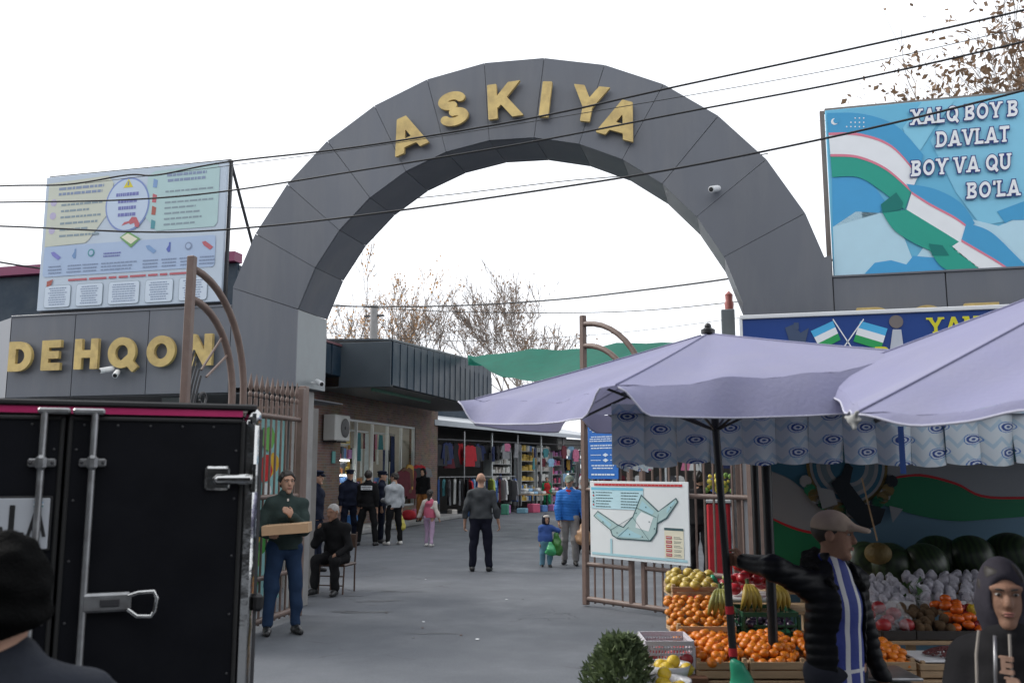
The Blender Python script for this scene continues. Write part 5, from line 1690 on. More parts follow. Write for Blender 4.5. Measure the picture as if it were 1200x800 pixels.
def person(label, pos, face, ht=1.75, lean=0.0, arms=None, legs=None, twist=0.0, head=(0, 0, 0), top=None, bottom=None, shoes=None, hair=None, hairm=None,
           hat=None, res=.011, skin=None, girth=1.0, kind='jacket', hem=.47, fingers=False, fist=(0, 0), pelvis_z=None, group=None, seed=1, sleeve=1.0, extras=None, facefx=False, coll=True, wide=1.0, slack=1.0, hs=1.0, vest=None, armt=None, slim=1.0):
    """A standing, walking or sitting figure. Local axes: -y is where it faces, +x its own left. arms / legs: (left, right), each (upper direction, lower direction)."""
    s = ht / 1.75
    q_ = s * hs
    skin = skin or M_SKIN
    v = lambda *p: np.array(p, float)
    nrm = lambda p: np.array(p, float) / np.linalg.norm(p)
    arms = arms or (((.12, .02, -1), (.06, -.12, -1)), ((-.12, .02, -1), (-.06, -.12, -1)))
    legs = legs or (((.05, -.01, -1), (.02, .03, -1)), ((-.05, -.01, -1), (-.02, .03, -1)))
    hip_w, th, sh = .088 * s, .415 * s, .405 * s
    J = {}
    # legs first, to find the pelvis height
    lo = 0
    for i, sx in ((0, 1), (1, -1)):
        hp = v(sx * hip_w, 0, 0)
        kn = hp + nrm(legs[i][0]) * th
        an = kn + nrm(legs[i][1]) * sh
        J['hip', i], J['knee', i], J['ank', i] = hp, kn, an
        lo = min(lo, an[2])
    pz = (.085 * s - lo) if pelvis_z is None else pelvis_z
    for k_ in list(J): J[k_] = J[k_] + v(0, 0, pz)
    pel = v(0, 0, pz + .02 * s)
    Rl = Matrix.Rotation(twist, 3, 'Z') @ Matrix.Rotation(lean, 3, 'X')
    T = lambda p: pel + np.array(Rl @ Vector(p)) * s
    waist, chest, neckb = T((0, 0, .16)), T((0, .0, .34)), T((0, .015, .53))
    headc = neckb + np.array(Rl @ Vector((0, -.028, .15))) * (.4 * s + .6 * q_)
    for i, sx in ((0, 1), (1, -1)):
        J['sho', i] = T((sx * .168 * wide, .012, .425))
        J['elb', i] = J['sho', i] + nrm(arms[i][0]) * .285 * s
        J['wri', i] = J['elb', i] + nrm(arms[i][1]) * .255 * s
    arms = [list(a) for a in arms]
    for i in (0, 1):                                             # reach: (hand target in local space, elbow hint)
        if armt and armt[i]:
            tg, hint = v(*armt[i][0]), nrm(armt[i][1])
            dv = tg - J['sho', i]
            l1, l2 = .285 * s, .255 * s
            dl = min(np.linalg.norm(dv), l1 + l2 - .004)
            dv = nrm(dv)
            a_ = (l1 * l1 - l2 * l2 + dl * dl) / (2 * dl)
            hh_ = math.sqrt(max(l1 * l1 - a_ * a_, 0))
            ho = nrm(hint - dv * (hint @ dv))
            J['elb', i] = J['sho', i] + dv * a_ + ho * hh_
            J['wri', i] = J['sho', i] + dv * dl
            arms[i] = [nrm(J['elb', i] - J['sho', i]), nrm(J['wri', i] - J['elb', i])]
    fwd = np.array(Rl @ Vector((0, -1, 0)))
    Hm = Matrix.Rotation(head[2], 3, 'Z') @ Matrix.Rotation(head[0], 3, 'X') @ Matrix.Rotation(head[1], 3, 'Y')
    Hd = lambda *p: headc + np.array(Hm @ Vector(p)) * q_
    root_face = Vector(face)
    ang = math.atan2(root_face.y, root_face.x) + math.pi / 2
    # ---- the body, one skin
    F = Field(res)
    fl = (0, 1, 0)
    F.chain([pel, waist, chest, T((0, .01, .42))], [.115 * s, .11 * s, .118 * s, .09 * s], .03, fwd, .68)
    F.cone(T((0, .015, .43)), neckb, .075 * s, .056 * s, .03).cone(neckb, headc - np.array(Hm @ Vector((0, -.01, .03))) * s, .054 * s, .05 * s, .03)
    F.ell(Hd(0, .015, .03), v(.075, .093, .088) * q_, .02, Hm)
    F.ell(Hd(0, -.03, -.035), v(.058, .062, .078) * q_, .03, Hm)
    F.cone(Hd(0, -.085, .022), Hd(0, -.105, -.022), .011 * q_, .016 * q_, .014)                     # nose
    F.ell(Hd(0, -.075, -.105), v(.024, .02, .02) * q_, .025, Hm)                                     # chin
    for sx in (1, -1):
        F.ell(Hd(sx * .077, .012, -.005), v(.012, .022, .032) * q_, .008, Hm)                        # ears
        F.cone(Hd(sx * .012, -.085, .034), Hd(sx * .05, -.07, .036), .012 * q_, .01 * q_, .016)       # brow
    if res < .0105:
        for sx in (1, -1): F.ell(Hd(sx * .031, -.098, .014), v(.019, .016, .012) * q_, .012, Hm, sub=True)
        F.ell(Hd(0, -.093, -.06), v(.024, .011, .008) * q_, .008, Hm)
    for i, sx in ((0, 1), (1, -1)):
        F.cone(T((sx * .04, .015, .44)), J['sho', i], .055 * s, .05 * s, .04).cone(J['sho', i], J['elb', i], .05 * s, .038 * s, .02).cone(J['elb', i], J['wri', i], .038 * s, .025 * s, .02)
        F.cone(pel, J['hip', i], .1 * s, .095 * s, .03).cone(J['hip', i], J['knee', i], .085 * s, .052 * s, .02).cone(J['knee', i], J['ank', i], .05 * s, .034 * s, .02)
        an = J['ank', i]
        sd = nrm(v(sx * .15, -1, 0)) if abs(legs[i][1][2]) > .5 else v(0, -1, 0)
        F.cone(an - v(0, 0, .03) * s, an + sd * .13 * s - v(0, 0, .05) * s, .036 * s, .028 * s, .03)
        # hand: palm, four fingers, thumb
        d = nrm(arms[i][1])
        w = J['wri', i]
        up = v(0, 0, 1) if abs(d[2]) < .8 else v(0, -1, 0)
        side = nrm(np.cross(d, up))
        side = side if side @ up >= -2 else side
        pn = np.cross(side, d)                                                                       # palm normal
        thumb_dir = v(0, -1, 0) if abs(d[2]) > .8 else v(0, 0, 1)
        acr = nrm(thumb_dir - d * (thumb_dir @ d))                                                   # across the palm towards the thumb
        pn = np.cross(d, acr) * (1 if sx < 0 else -1)
        curl = fist[i]
        pc = w + d * .045 * s
        F.ell(w + d * .05 * s, v(.018, .05, .042) * s, .015, Matrix((Vector(pn), Vector(d), Vector(acr))).transposed())
        fr_, frk = .0092 * s, .004 if res < .008 else .012
        if res < .0105:
            for q, (o_, L_) in enumerate(((.03, .07), (.011, .078), (-.008, .072), (-.026, .056))):
                b0 = w + d * .085 * s + acr * o_ * s
                d1 = nrm(d * math.cos(.3 + curl * .9) - pn * math.sin(.3 + curl * .9))
                b1 = b0 + d1 * L_ * .5 * s
                d2 = nrm(d * math.cos(.5 + curl * 2.0) - pn * math.sin(.5 + curl * 2.0))
                b2 = b1 + d2 * L_ * .5 * s
                F.chain([b0, b1, b2], [fr_, fr_ * .95, fr_ * .8], frk)
            t0 = w + d * .03 * s + acr * .03 * s
            t1 = t0 + nrm(d * .7 + acr * .75 - pn * .25) * .036 * s
            t2 = t1 + nrm(d * .95 + acr * (.3 - .5 * curl) - pn * (.2 + .6 * curl)) * .032 * s
            F.chain([t0, t1, t2], [.013 * s, .011 * s, .009 * s], .008)
        J['palm', i] = w + d * .07 * s - pn * .03 * s
    body = link('person', F.mesh('body', skin), None, pos, (0, 0, ang))
    tag(body, label, 'person', group)
    # ---- trousers
    if bottom is not None:
        F = Field(res)
        girth_, girth = girth, max(girth, 1.0)
        F.cone(T((0, 0, .09)), pel, .118 * s * girth, .125 * s * girth, .02, fwd, .78)
        for i, sx in ((0, 1), (1, -1)):
            k2 = J['knee', i]
            F.cone(pel - v(0, 0, .02) * s, J['hip', i], .1 * s * girth, .1 * s * girth, .03).cone(J['hip', i], k2, .098 * s * girth, .074 * s * slack, .025)
            F.cone(k2, J['ank', i] + (k2 - J['ank', i]) * .08, .073 * s * slack, .06 * s * slack, .025)
        ff = folds(seed + 3, .011, 12, 16)
        link('trousers', F.mesh('trousers', bottom, ff), body)
        girth = girth_
    # ---- shoes
    for i, sx in ((0, 1), (1, -1)):
        an = J['ank', i]
        sd = nrm(v(sx * .15, -1, 0)) if abs(legs[i][1][2]) > .5 else v(0, -1, 0)
        F = Field(min(res, .009))
        b0, b1 = an - sd * .035 * s - v(0, 0, .045) * s, an + sd * .15 * s - v(0, 0, .055) * s
        F.cone(b0, an + sd * .07 * s - v(0, 0, .04) * s, .042 * s, .043 * s, .02).cone(an + sd * .06 * s - v(0, 0, .045) * s, b1, .043 * s, .034 * s, .02).cone(b0, an + v(0, 0, .01), .04 * s, .042 * s, .02)
        zc = an[2] - .083 * s
        link('shoe', F.mesh('shoe', shoes or M_SHOE, lambda D, X, Y, Z: np.maximum(D, zc - Z + 0 * X)), body)
    # ---- upper garment
    if top is not None:
        F = Field(res)
        gb, puff = girth, {'puffer': .02, 'jacket': .01, 'sweater': .002, 'hoodie': .008}[kind]
        zh = T((0, 0, hem - .5))
        F.chain([zh, T((0, 0, .12)), T((0, -.01, .3)), T((0, .01, .4))], [(.178 * gb + puff) * s, (.16 * gb + puff) * s, (.158 + puff) * s * wide, (.145 + puff) * s * wide], .03, fwd, .7)
        F.cone(T((0, .015, .39)), T((0, .015, .50)), (.115 + puff) * s, (.068 + puff * .5) * s, .03)
        for i, sx in ((0, 1), (1, -1)):
            e, w = J['elb', i], J['wri', i]
            wr = e + (w - e) * (.97 * sleeve)
            F.cone(T((sx * .035, .015, .455)), J['sho', i], (.07 + puff * .6) * s, (.066 + puff) * s * slim, .05).cone(J['sho', i], e, (.07 + puff) * s * slim, (.056 + puff) * s * slim, .03).cone(e, wr, (.056 + puff) * s * slim, (.042 + puff * .7) * s * slim, .02)
        if coll: F.cone(T((0, .012, .5)), T((0, .0, .535)), (.07 + puff * .3) * s, (.074 + puff * .3) * s, .01)
        cz, cn = zh, np.array(Rl @ Vector((0, 0, 1)))
        fo = folds(seed, .013 if kind != 'puffer' else .006, 11, 17)

        def post(D, X, Y, Z, opened=(kind == 'open')):
            D = fo(D, X, Y, Z)
            if kind == 'puffer':
                D = D - .0055 * np.abs(np.sin(Z * 60 / s + .5 * np.sin(X * 13) + .4 * np.sin(Y * 15))) + .003
            pl = (X - cz[0]) * cn[0] + (Y - cz[1]) * cn[1] + (Z - cz[2]) * cn[2]
            D = np.maximum(D, -(pl + .005))
            if extras and 'cut' in extras: D = extras['cut'](D, X, Y, Z, T, s)
            return D
        link({'puffer': 'jacket', 'jacket': 'jacket', 'sweater': 'sweater', 'hoodie': 'hooded_top'}[kind], F.mesh('top', top, post), body)
    if vest is not None:
        F = Field(res)
        puff = .024
        zh = T((0, 0, hem - .5 + .01))
        F.chain([zh, T((0, 0, .12)), T((0, -.01, .3)), T((0, .01, .4))], [(.178 * girth + puff) * s, (.16 * girth + puff) * s, (.158 + puff) * s * wide, (.145 + puff) * s * wide], .03, fwd, .74)
        F.cone(T((0, .015, .42)), T((0, .015, .50)), (.13 + puff) * s, (.07 + puff * .6) * s, .03)
        cz2, cn2 = zh, np.array(Rl @ Vector((0, 0, 1)))
        fo3 = folds(seed + 5, .006)

        def pv(D, X, Y, Z):
            D = fo3(D, X, Y, Z)
            pl = (X - cz2[0]) * cn2[0] + (Y - cz2[1]) * cn2[1] + (Z - cz2[2]) * cn2[2]
            for i in (0, 1):
                c = J['sho', i] + (J['sho', i] - chest) * v(.5, .2, .0) - v(0, 0, .03) * s
                D = np.maximum(D, .085 * s - np.sqrt((X - c[0]) ** 2 + (Y - c[1]) ** 2 + ((Z - c[2]) * .8) ** 2))
            return np.maximum(D, -(pl + .005))
        link('vest', F.mesh('vest', vest, pv), body)
    # ---- hair and headgear
    hm = hairm or M_HAIRB
    Hi = np.array(Hm.transposed())
    def hl(X, Y, Z):
        dx, dy, dz = X - headc[0], Y - headc[1], Z - headc[2]
        return [(Hi[r_, 0] * dx + Hi[r_, 1] * dy + Hi[r_, 2] * dz) / q_ for r_ in range(3)]
    hr = min(res, .009)
    if hair in ('short', 'crop', 'long', 'bob'):
        th_ = {'short': .010, 'crop': .002, 'long': .014, 'bob': .025}[hair]
        F = Field(hr).ell(Hd(0, .02, .034), (v(.078, .096, .09) + th_) * q_, .02, Hm)
        if hair == 'long': F.cone(Hd(0, .08, 0), Hd(0, .1, -.22), .05 * q_, .03 * q_, .04)
        if hair == 'bob': F.cone(Hd(0, .06, 0), Hd(0, .06, -.1), .07 * q_, .06 * q_, .04)
        fo2 = folds(seed + 9, .008 if hair != 'crop' else .0012, 60, 45)

        def ph(D, X, Y, Z):
            x, y, z = hl(X, Y, Z)

            keep1 = np.maximum(-(y + .068 + (z - .07) * -.35), -(z + 9))                  # placeholder plane

            return np.maximum(fo2(D, X, Y, Z), -(z - (.104 - 1.4 * (y + .085) + .006 * np.sin(90 * x))) * .7) if hair not in ('long', 'bob') else np.maximum(fo2(D, X, Y, Z), np.minimum(-(y + .035), -(z - .068)) * .8)
        link('hair', F.mesh('hair', hm, ph), body)
    if hat:
        hk, hmat = hat
        if hk == 'cap':
            F = Field(hr).ell(Hd(0, .012, .045), v(.09, .108, .088) * q_, .01, Hm)
            F.cone(Hd(-.035, -.1, .05), Hd(-.02, -.165, .035), .012 * q_, .008 * q_, .03).cone(Hd(.035, -.1, .05), Hd(.02, -.165, .035), .012 * q_, .008 * q_, .03).cone(Hd(0, -.09, .055), Hd(0, -.175, .04), .012 * q_, .008 * q_, .03)

            def pc_(D, X, Y, Z):
                x, y, z = hl(X, Y, Z)
                return np.maximum(D, -(z - .028 - .1 * np.minimum(y, 0) * 0 - .0))
            link('cap', F.mesh('cap', hmat, pc_), body)
        elif hk == 'peaked':
            F = Field(hr).ell(Hd(0, .01, .1), v(.118, .125, .035) * q_, .02, Hm).ell(Hd(0, .012, .05), v(.09, .105, .05) * q_, .02, Hm).cone(Hd(-.04, -.1, .045), Hd(.04, -.1, .045), .016 * q_, .016 * q_, .03).cone(Hd(0, -.09, .045), Hd(0, -.15, .03), .014 * q_, .008 * q_, .03)

            def pp_(D, X, Y, Z):
                x, y, z = hl(X, Y, Z)
                return np.maximum(D, -(z - .02))
            link('peaked_cap', F.mesh('peaked_cap', hmat, pp_), body)
        elif hk == 'beanie':
            F = Field(hr).ell(Hd(0, .014, .022), v(.1, .118, .128) * q_, .01, Hm).ell(Hd(0, .02, -.03), v(.103, .115, .04) * q_, .015, Hm)
            fo2 = folds(seed + 9, .004, 40, 60)

            def pb_(D, X, Y, Z):
                x, y, z = hl(X, Y, Z)
                return np.maximum(fo2(D, X, Y, Z), -(z - (-.045 - .45 * (y + .0))) * .8)
            link('beanie', F.mesh('beanie', hmat, pb_), body)
        elif hk == 'hood':
            F = Field(hr).ell(Hd(0, .02, .02), v(.094, .122, .13) * q_, .03, Hm).cone(Hd(0, .05, -.06), neckb + v(0, .03, -.02) * q_, .082 * q_, .1 * q_, .05)
            F.ell(Hd(0, -.12, -.02), v(.068, .09, .1) * q_, .015, Hm, sub=True)
            link('hood', F.mesh('hood', hmat, folds(seed + 8, .005)), body)
        elif hk == 'scarf':
            F = Field(hr).ell(Hd(0, .02, .03), v(.092, .112, .11) * q_, .03, Hm).cone(Hd(0, .05, -.06), neckb + v(0, .02, -.02) * q_, .075 * q_, .1 * q_, .05)
            F.ell(Hd(0, -.11, -.02), v(.066, .08, .092) * q_, .02, Hm, sub=True)
            link('headscarf', F.mesh('headscarf', hmat, folds(seed + 8, .005)), body)
    if facefx:
        for sx in (1, -1):
            e = MB(Matrix.Translation(Vector(Hd(sx * .031, -.079, .014))) @ Hm.to_4x4())
            e.ball((0, 0, 0), (.0118 * q_, .0098 * q_, .0058 * q_), 12, 8)
            eo = e.build('eye', M_EYEW, body, smooth='all')
            i_ = MB(Matrix.Translation(Vector(Hd(sx * .031, -.0875, .014))) @ Hm.to_4x4())
            i_.ball((0, 0, 0), (.0062 * q_, .004 * q_, .0056 * q_), 10, 6)
            i_.build('iris', M_HAIRB, eo, smooth='all')
            bw = MB()
            bw.tube([Hd(sx * (.012 + .012 * k), -.098 + .004 * k + .0012 * k * k, .032 + .003 * math.sin(k)) for k in range(4)], [.003 * q_, .0042 * q_, .004 * q_, .0015 * q_], 6)
            bw.build('eyebrow', M_HAIRB, body, smooth='all')
        lp = MB(Matrix.Translation(Vector(Hd(0, -.0975, -.06))) @ Hm.to_4x4())
        lp.ball((0, 0, .0035), (.0215 * q_, .007 * q_, .004 * q_), 12, 6).ball((0, 0, -.004), (.018 * q_, .0075 * q_, .005 * q_), 12, 6)
        lp.build('mouth', M_LIP, body, smooth='all')
    return body, J, Hd

def CD(a, b): return V_R * a + V_H * b


def gp(px, py): return G(px, py)


def loc_of(body, p):
    """world point -> the figure's own space"""
    return wmat(body).inverted() @ Vector(p)


def rotz_of(face): return math.atan2(face.y, face.x) + math.pi / 2


def to_local(pos, face, p):
    return (Matrix.Translation(pos) @ Matrix.Rotation(rotz_of(face), 4, 'Z')).inverted() @ Vector(p)


C_ = lambda nm, c, **k: mat('wear_' + nm, c, **{**dict(rough=.9, var=.2, scale=9, bump=.45, bscale=11, spec=.15), **k})
W_NAVY, W_BLACK, W_JEAN, W_GREEN = C_('navy', (.010, .013, .026)), C_('black', (.010, .010, .011)), C_('jeans', (.02, .04, .085)), C_('dark_green', (.03, .045, .042))
W_GREY, W_LGREY, W_NAVYT = C_('grey_knit', (.065, .07, .075)), C_('light_grey', (.36, .38, .4)), C_('dark_navy', (.012, .013, .024))
W_PINK, W_LILAC, W_CREAM, W_BLUE = C_('pink', (.55, .13, .2)), C_('lilac', (.42, .3, .42)), C_('cream', (.55, .5, .45)), C_('blue_quilt', (.03, .16, .5), rough=.5)
W_RED, W_LBLUE, W_TODB, W_SAGE = C_('red', (.4, .03, .03)), C_('pale_blue', (.16, .32, .42)), C_('toddler_blue', (.05, .1, .3)), C_('sage_cap', (.17, .2, .16))
W_TAUPE, W_BROWNO, W_EMER, W_TAN = C_('taupe', (.3, .285, .28)), C_('rust', (.22, .09, .03)), C_('emerald', (.02, .2, .09)), C_('tan', (.34, .23, .15))
W_CHAR, W_CAPB, W_SHOEW = C_('charcoal', (.035, .033, .038)), C_('beige_cap', (.33, .26, .2)), mat('shoe_white', (.55, .53, .5), rough=.5)
W_PUFF = C_('black_puffer', (.004, .0045, .006), rough=.48, bump=.25, spec=.14)

STRIDE = (((.06, -.28, -1), (.02, .12, -1)), ((-.05, .2, -1), (-.02, .42, -1)))
AWAY, TOW = V_H, -V_H

# man with the cardboard box
bp_ = gp(330, 742)
fc = (-V_H + V_R * .45).normalized()
bxc = PD(337, 619, 9.72)
pm = lambda w: tuple(to_local(bp_, fc, w))
man, J_, H_ = person('man in dark green jacket and jeans holding a brown carton', bp_, fc, 1.77, top=W_GREEN, bottom=W_JEAN, hair='short', res=.0095, head=(.02, 0, .15), seed=3, shoes=M_SHOE, facefx=True,
                     armt=((pm(bxc + V_R * .02 + V_H * .12 + Vector((0, 0, .12))), (.6, .3, -1)), (pm(bxc - V_R * .2 + V_H * .02 - Vector((0, 0, .06))), (-.6, .4, -1))), fist=(.2, .1),
                     legs=(((.09, -.05, -1), (.05, .02, -1)), ((-.1, .0, -1), (-.06, .03, -1))))
M_CARD = mat('brown_carton', (.42, .27, .155), rough=.85, var=.1, scale=12)
bx = empty('carton', bxc - Vector((0, 0, .05)), math.atan2((V_R + V_H * .1).y, (V_R + V_H * .1).x), 'flat brown carton held by the man in the green jacket', 'box')
bx.rotation_euler[1] = -.07
MB().box((0, 0, .05), (.48, .34, .1), bev=.004).build('carton_body', M_CARD, bx)
MB().box((0, 0, .1015), (.482, .05, .002)).build('tape', mat('tape', (.5, .36, .22), rough=.3), bx)

# seated man on a chair
sp = gp(388, 698) + V_H * .38
fc = (-V_H - V_R * .25).normalized()
person('grey haired man in black sitting on a brown chair by the gate', sp, fc, 1.7, lean=.28, top=W_BLACK, bottom=W_BLACK, hair='crop', hairm=M_HAIRG, pelvis_z=.5, res=.0105, seed=5, head=(.2, 0, -.3), girth=1.12,
       legs=(((.14, -1, -.04), (.02, .06, -1)), ((-.16, -1, -.02), (-.02, -.02, -1))), arms=(((.35, -.25, -1), (-.3, -.8, -.35)), ((-.2, -.55, -.75), (.35, -.35, .9))), fist=(.5, .8), skin=M_SKIN2)
ch = empty('chair', sp, rotz_of(fc), 'brown metal chair under the seated grey haired man', 'chair')
M_CHAIR = mat('brown_chair', (.07, .04, .028), rough=.45)
MB().box((0, .02, .4), (.42, .42, .04), bev=.015).build('seat', M_CHAIR, ch)
for x in (-.19, .19):
    MB().tube([(x, -.17, .39), (x, -.2, 0)], .013).build('leg', M_CHAIR, ch)
    MB().tube([(x, .2, .0), (x, .2, .4), (x, .25, .85)], .013).build('leg', M_CHAIR, ch)
for z in (.12, .25): MB().tube([(-.19, -.19, z), (.19, -.19, z)], .009).build('stretcher', M_CHAIR, ch)
MB().box((0, .24, .72), (.38, .025, .2), Matrix.Rotation(-.12, 4, 'X'), bev=.008).build('backrest', M_CHAIR, ch)

# policemen
PG = None
person('policeman in navy by the pillar, cap seen above the seated man, left of the pair', XD((364 - 600) / 1050 * 16.6, 16.6), (V_R * .4 + V_H).normalized(), 1.74, top=W_NAVY, bottom=W_NAVY, hat=('peaked', W_NAVY), hair='crop', res=.012, seed=7)
person('policeman in navy with folded arms by the pillar, right of the pair', XD((374 - 600) / 1050 * 16.0, 16.0), (V_R * .9 - V_H * .2).normalized(), 1.77, top=W_NAVY, bottom=W_NAVY, hat=('peaked', W_NAVY), hair='crop', res=.012, seed=8)
person('policeman in navy facing the street in front of the lit shelves', gp(408, 637), (V_R * .55 - V_H).normalized(), 1.79, top=W_NAVY, bottom=W_NAVY, hat=('peaked', W_NAVY), hair='crop', res=.012, seed=9, legs=(((.1, 0, -1), (.05, .02, -1)), ((-.12, 0, -1), (-.06, .02, -1))))
fc = (V_H + V_R * .1).normalized()
pb_, J_, H_ = person('policeman in black seen from behind with white print on his back', gp(430, 639), fc, 1.78, top=W_BLACK, bottom=W_BLACK, hair='short', res=.012, seed=10, legs=(((.22, -.05, -1), (.1, .05, -1)), ((-.2, .05, -1), (-.08, .05, -1))), kind='jacket')
# the print: a white pad with two rows of dark strokes, on the jacket's back
pr = MB()
pr.box((0, .158, 1.345), (.27, .012, .1), bev=.004)
pr.build('back_print', mat('reflective_white', (.6, .62, .64), rough=.5), pb_)
pr = MB()
for i in range(8): pr.box((-.105 + .03 * i, .166, 1.36), (.016, .003, .035))
for i in range(5): pr.box((-.07 + .034 * i, .166, 1.318), (.02, .003, .018))
pr.build('print', M_BLACK, pb_)['kind'] = 'stuff'
person('policeman in navy turned sideways behind the man in light grey', gp(446, 636), (V_R * .9 + V_H * .1).normalized(), 1.76, top=W_NAVY, bottom=W_NAVY, hat=('peaked', W_NAVY), hair='crop', res=.012, seed=11)
gpos = gp(461, 638)
gj, J_, H_ = person('man in light grey jacket and black trousers carrying a yellow bag', gpos, (-V_R * .6 + V_H * .8).normalized(), 1.72, top=W_LGREY, bottom=W_BLACK, shoes=W_SHOEW, hair='short', res=.0115, seed=12, head=(.1, 0, .5), kind='hoodie',
       legs=(((.12, -.05, -1), (.06, .05, -1)), ((-.14, .03, -1), (-.05, .06, -1))), arms=(((.15, .0, -1), (-.1, -.9, .0)), ((-.16, .0, -1), (-.04, -.12, -1))))
hp = wmat(gj) @ Vector(J_['palm', 1])


def bag(p, h, w, m, label, name='carrier_bag', seed=1, d=None):
    """a full plastic carrier bag hanging from p"""
    F = Field(.009 if h < .45 else .012)
    F.cone((0, 0, -.02), (0, 0, -h * .45), .018, w * .3, .03).ell((0, 0, -h * .68), (w * .5, w * .4, h * .32), .06).ell((w * .18, 0, -h * .78), (w * .3, w * .33, h * .2), .05)
    F.cone((-.02, 0, 0), (-w * .2, 0, -h * .4), .012, w * .16, .03).cone((.02, 0, 0), (w * .22, 0, -h * .4), .012, w * .16, .03)
    o = link(name, F.mesh(name, m, folds(seed, .012, 20, 24)), None, p)
    return tag(o, label, 'bag')


PL = lambda nm, c: mat('bag_' + nm, c, rough=.3, var=.15, scale=9, trans=.3, bump=.3, bscale=14)
bag(hp, .42, .24, PL('yellow', (.6, .52, .1)), 'yellow plastic bag hanging from the hand of the man in light grey', seed=3)

# girl in pink, woman by the shop
person('girl in pink vest and lilac trousers walking away', gp(503, 640), (V_H + V_R * .25).normalized(), 1.3, top=W_CREAM, vest=W_PINK, bottom=W_LILAC, shoes=W_SHOEW, hair='long', res=.0105, seed=13, hs=1.12, legs=(((.05, -.2, -1), (.02, .05, -1)), ((-.05, .12, -1), (-.02, .3, -1))), arms=(((.5, -.1, -1), (.45, -.3, -1)), ((-.3, .15, -1), (-.3, -.2, -1))))
person('woman in black headscarf and rust skirt standing by the shop doorway', XD((497 - 600) / 1050 * 29, 29, .14), (-V_H - V_R * .4).normalized(), 1.7, top=W_BLACK, bottom=W_BROWNO, hat=('scarf', W_BLACK), res=.014, seed=14, slack=1.5)
# bald man walking away
person('bald man in grey sweater and dark trousers seen from behind', gp(563, 669), (V_H + V_R * .06).normalized(), 1.73, top=W_GREY, bottom=W_NAVYT, hair=None, res=.0095, seed=15, girth=1.2, wide=1.14, kind='sweater', hem=.5, coll=True,
       legs=(((.09, .0, -1), (.05, .03, -1)), ((-.1, -.02, -1), (-.06, .06, -1))), arms=(((.26, .06, -1), (.1, -.18, -1)), ((-.3, .06, -1), (-.2, -.2, -1))), fist=(.4, .4), slack=1.1)
# mother and toddler
mp = gp(668, 662)
tp = gp(640, 664)
hand_w = PD(654, 622, 17.0)
mo_, Jm, H_ = person('woman in blue quilted jacket and grey trousers leading a toddler', mp, (-V_H - V_R * .1).normalized(), 1.68, top=W_BLUE, bottom=W_TAUPE, hat=('cap', W_SAGE), hair='crop', kind='puffer', res=.0098, seed=16, head=(.26, 0, -.15), legs=(((.04, -.15, -1), (.02, .06, -1)), ((-.04, .12, -1), (-.02, .25, -1))), hem=.45,
             armt=(None, (tuple(to_local(mp, (-V_H - V_R * .1).normalized(), hand_w)), (-1, .2, .2))), arms=(((.35, -.1, -1), (.1, -.5, -.6)), ((-.3, .02, -1), (-.2, -.2, -1))), fist=(.7, .5))
q = Field(.011)
q.cone((0, -.01, 1.30), (.0, .01, 1.345), .09, .1, .02)
link('hood_lining', q.mesh('hood_lining', W_RED), mo_)
q = Field(.011)
q.cone((-.06, .07, 1.36), (.06, .07, 1.36), .07, .07, .03).cone((-.09, .0, 1.35), (-.05, .07, 1.38), .045, .06, .03).cone((.09, .0, 1.35), (.05, .07, 1.38), .045, .06, .03)
link('hood', q.mesh('hood', W_CREAM), mo_)
td, Jt, H_ = person('toddler in blue jacket and pale blue trousers holding a hand', tp, (-V_H + V_R * .15).normalized(), .92, top=W_TODB, bottom=W_LBLUE, hat=('hood', W_NAVY), res=.0085, seed=17, hs=1.32, kind='puffer', girth=1.25, slack=1.35, head=(-.15, 0, .2), legs=(((.08, -.15, -1), (.02, .1, -1)), ((-.06, .1, -1), (-.02, .2, -1))),
             armt=((tuple(to_local(tp, (-V_H + V_R * .15).normalized(), hand_w - Vector((0, 0, .03)))), (1, .2, -.5)), None), fist=(.6, .2), vest=None)
q = Field(.008)
q.ell(tuple(Vector(H_(0, -.035, .07))), (.06, .05, .035), .01)
link('white_cap', q.mesh('white_cap', W_CREAM), td)
bag(PD(652, 624, 16.85), .42, .22, PL('olive', (.1, .3, .08)), 'dark green plastic bag hanging between the woman and the toddler', seed=5)
bag(PD(645, 636, 16.7), .22, .19, PL('mint', (.1, .5, .22)), 'light green plastic bag in front of the toddler', seed=6)
bag(wmat(mo_) @ Vector(Jm['palm', 0]), .42, .3, PL('orange', (.55, .34, .2)), 'cream and orange bag under the arm of the woman in blue', seed=7)
person('woman with pale headscarf half hidden behind the woman in blue', XD((682 - 600) / 1050 * 19.5, 19.5), (-V_H).normalized(), 1.66, top=W_CHAR, bottom=W_BLACK, hat=('scarf', W_LGREY), res=.013, seed=18)
person('child in red vest and green clothes in front of the far stalls', gp(641, 598), (-V_H + V_R * .1).normalized(), 1.5, top=W_EMER, vest=W_RED, bottom=W_EMER, hair='short', res=.0145, seed=19, legs=STRIDE)
person('person in black standing behind the gate bars right of the map', gp(822, 682), (V_H + V_R * .5).normalized(), 1.76, top=W_BLACK, bottom=W_BLACK, hair='short', res=.012, seed=20)
person('shopper in dark red coat far down the street by the white shelves', XD((693 - 600) / 1050 * 20.5, 20.5), (-V_H - V_R * .4).normalized(), 1.2, top=C_('wine', (.12, .02, .03)), bottom=W_BLACK, hair='short', res=.013, seed=22)

# man in the black beanie, close at the lower left
person('man in black beanie and dark jacket close up at the lower left corner', XD(-1.05, 1.9), (V_H - V_R * .35).normalized(), 1.622, top=C_('slate_jacket', (.016, .019, .027), rough=.7), bottom=W_BLACK, hat=('beanie', C_('beanie_knit', (.004, .004, .004), bump=.5, bscale=150, spec=.05)), hair='crop', res=.0075, seed=23, kind='puffer', head=(.05, 0, 0), wide=1.05)

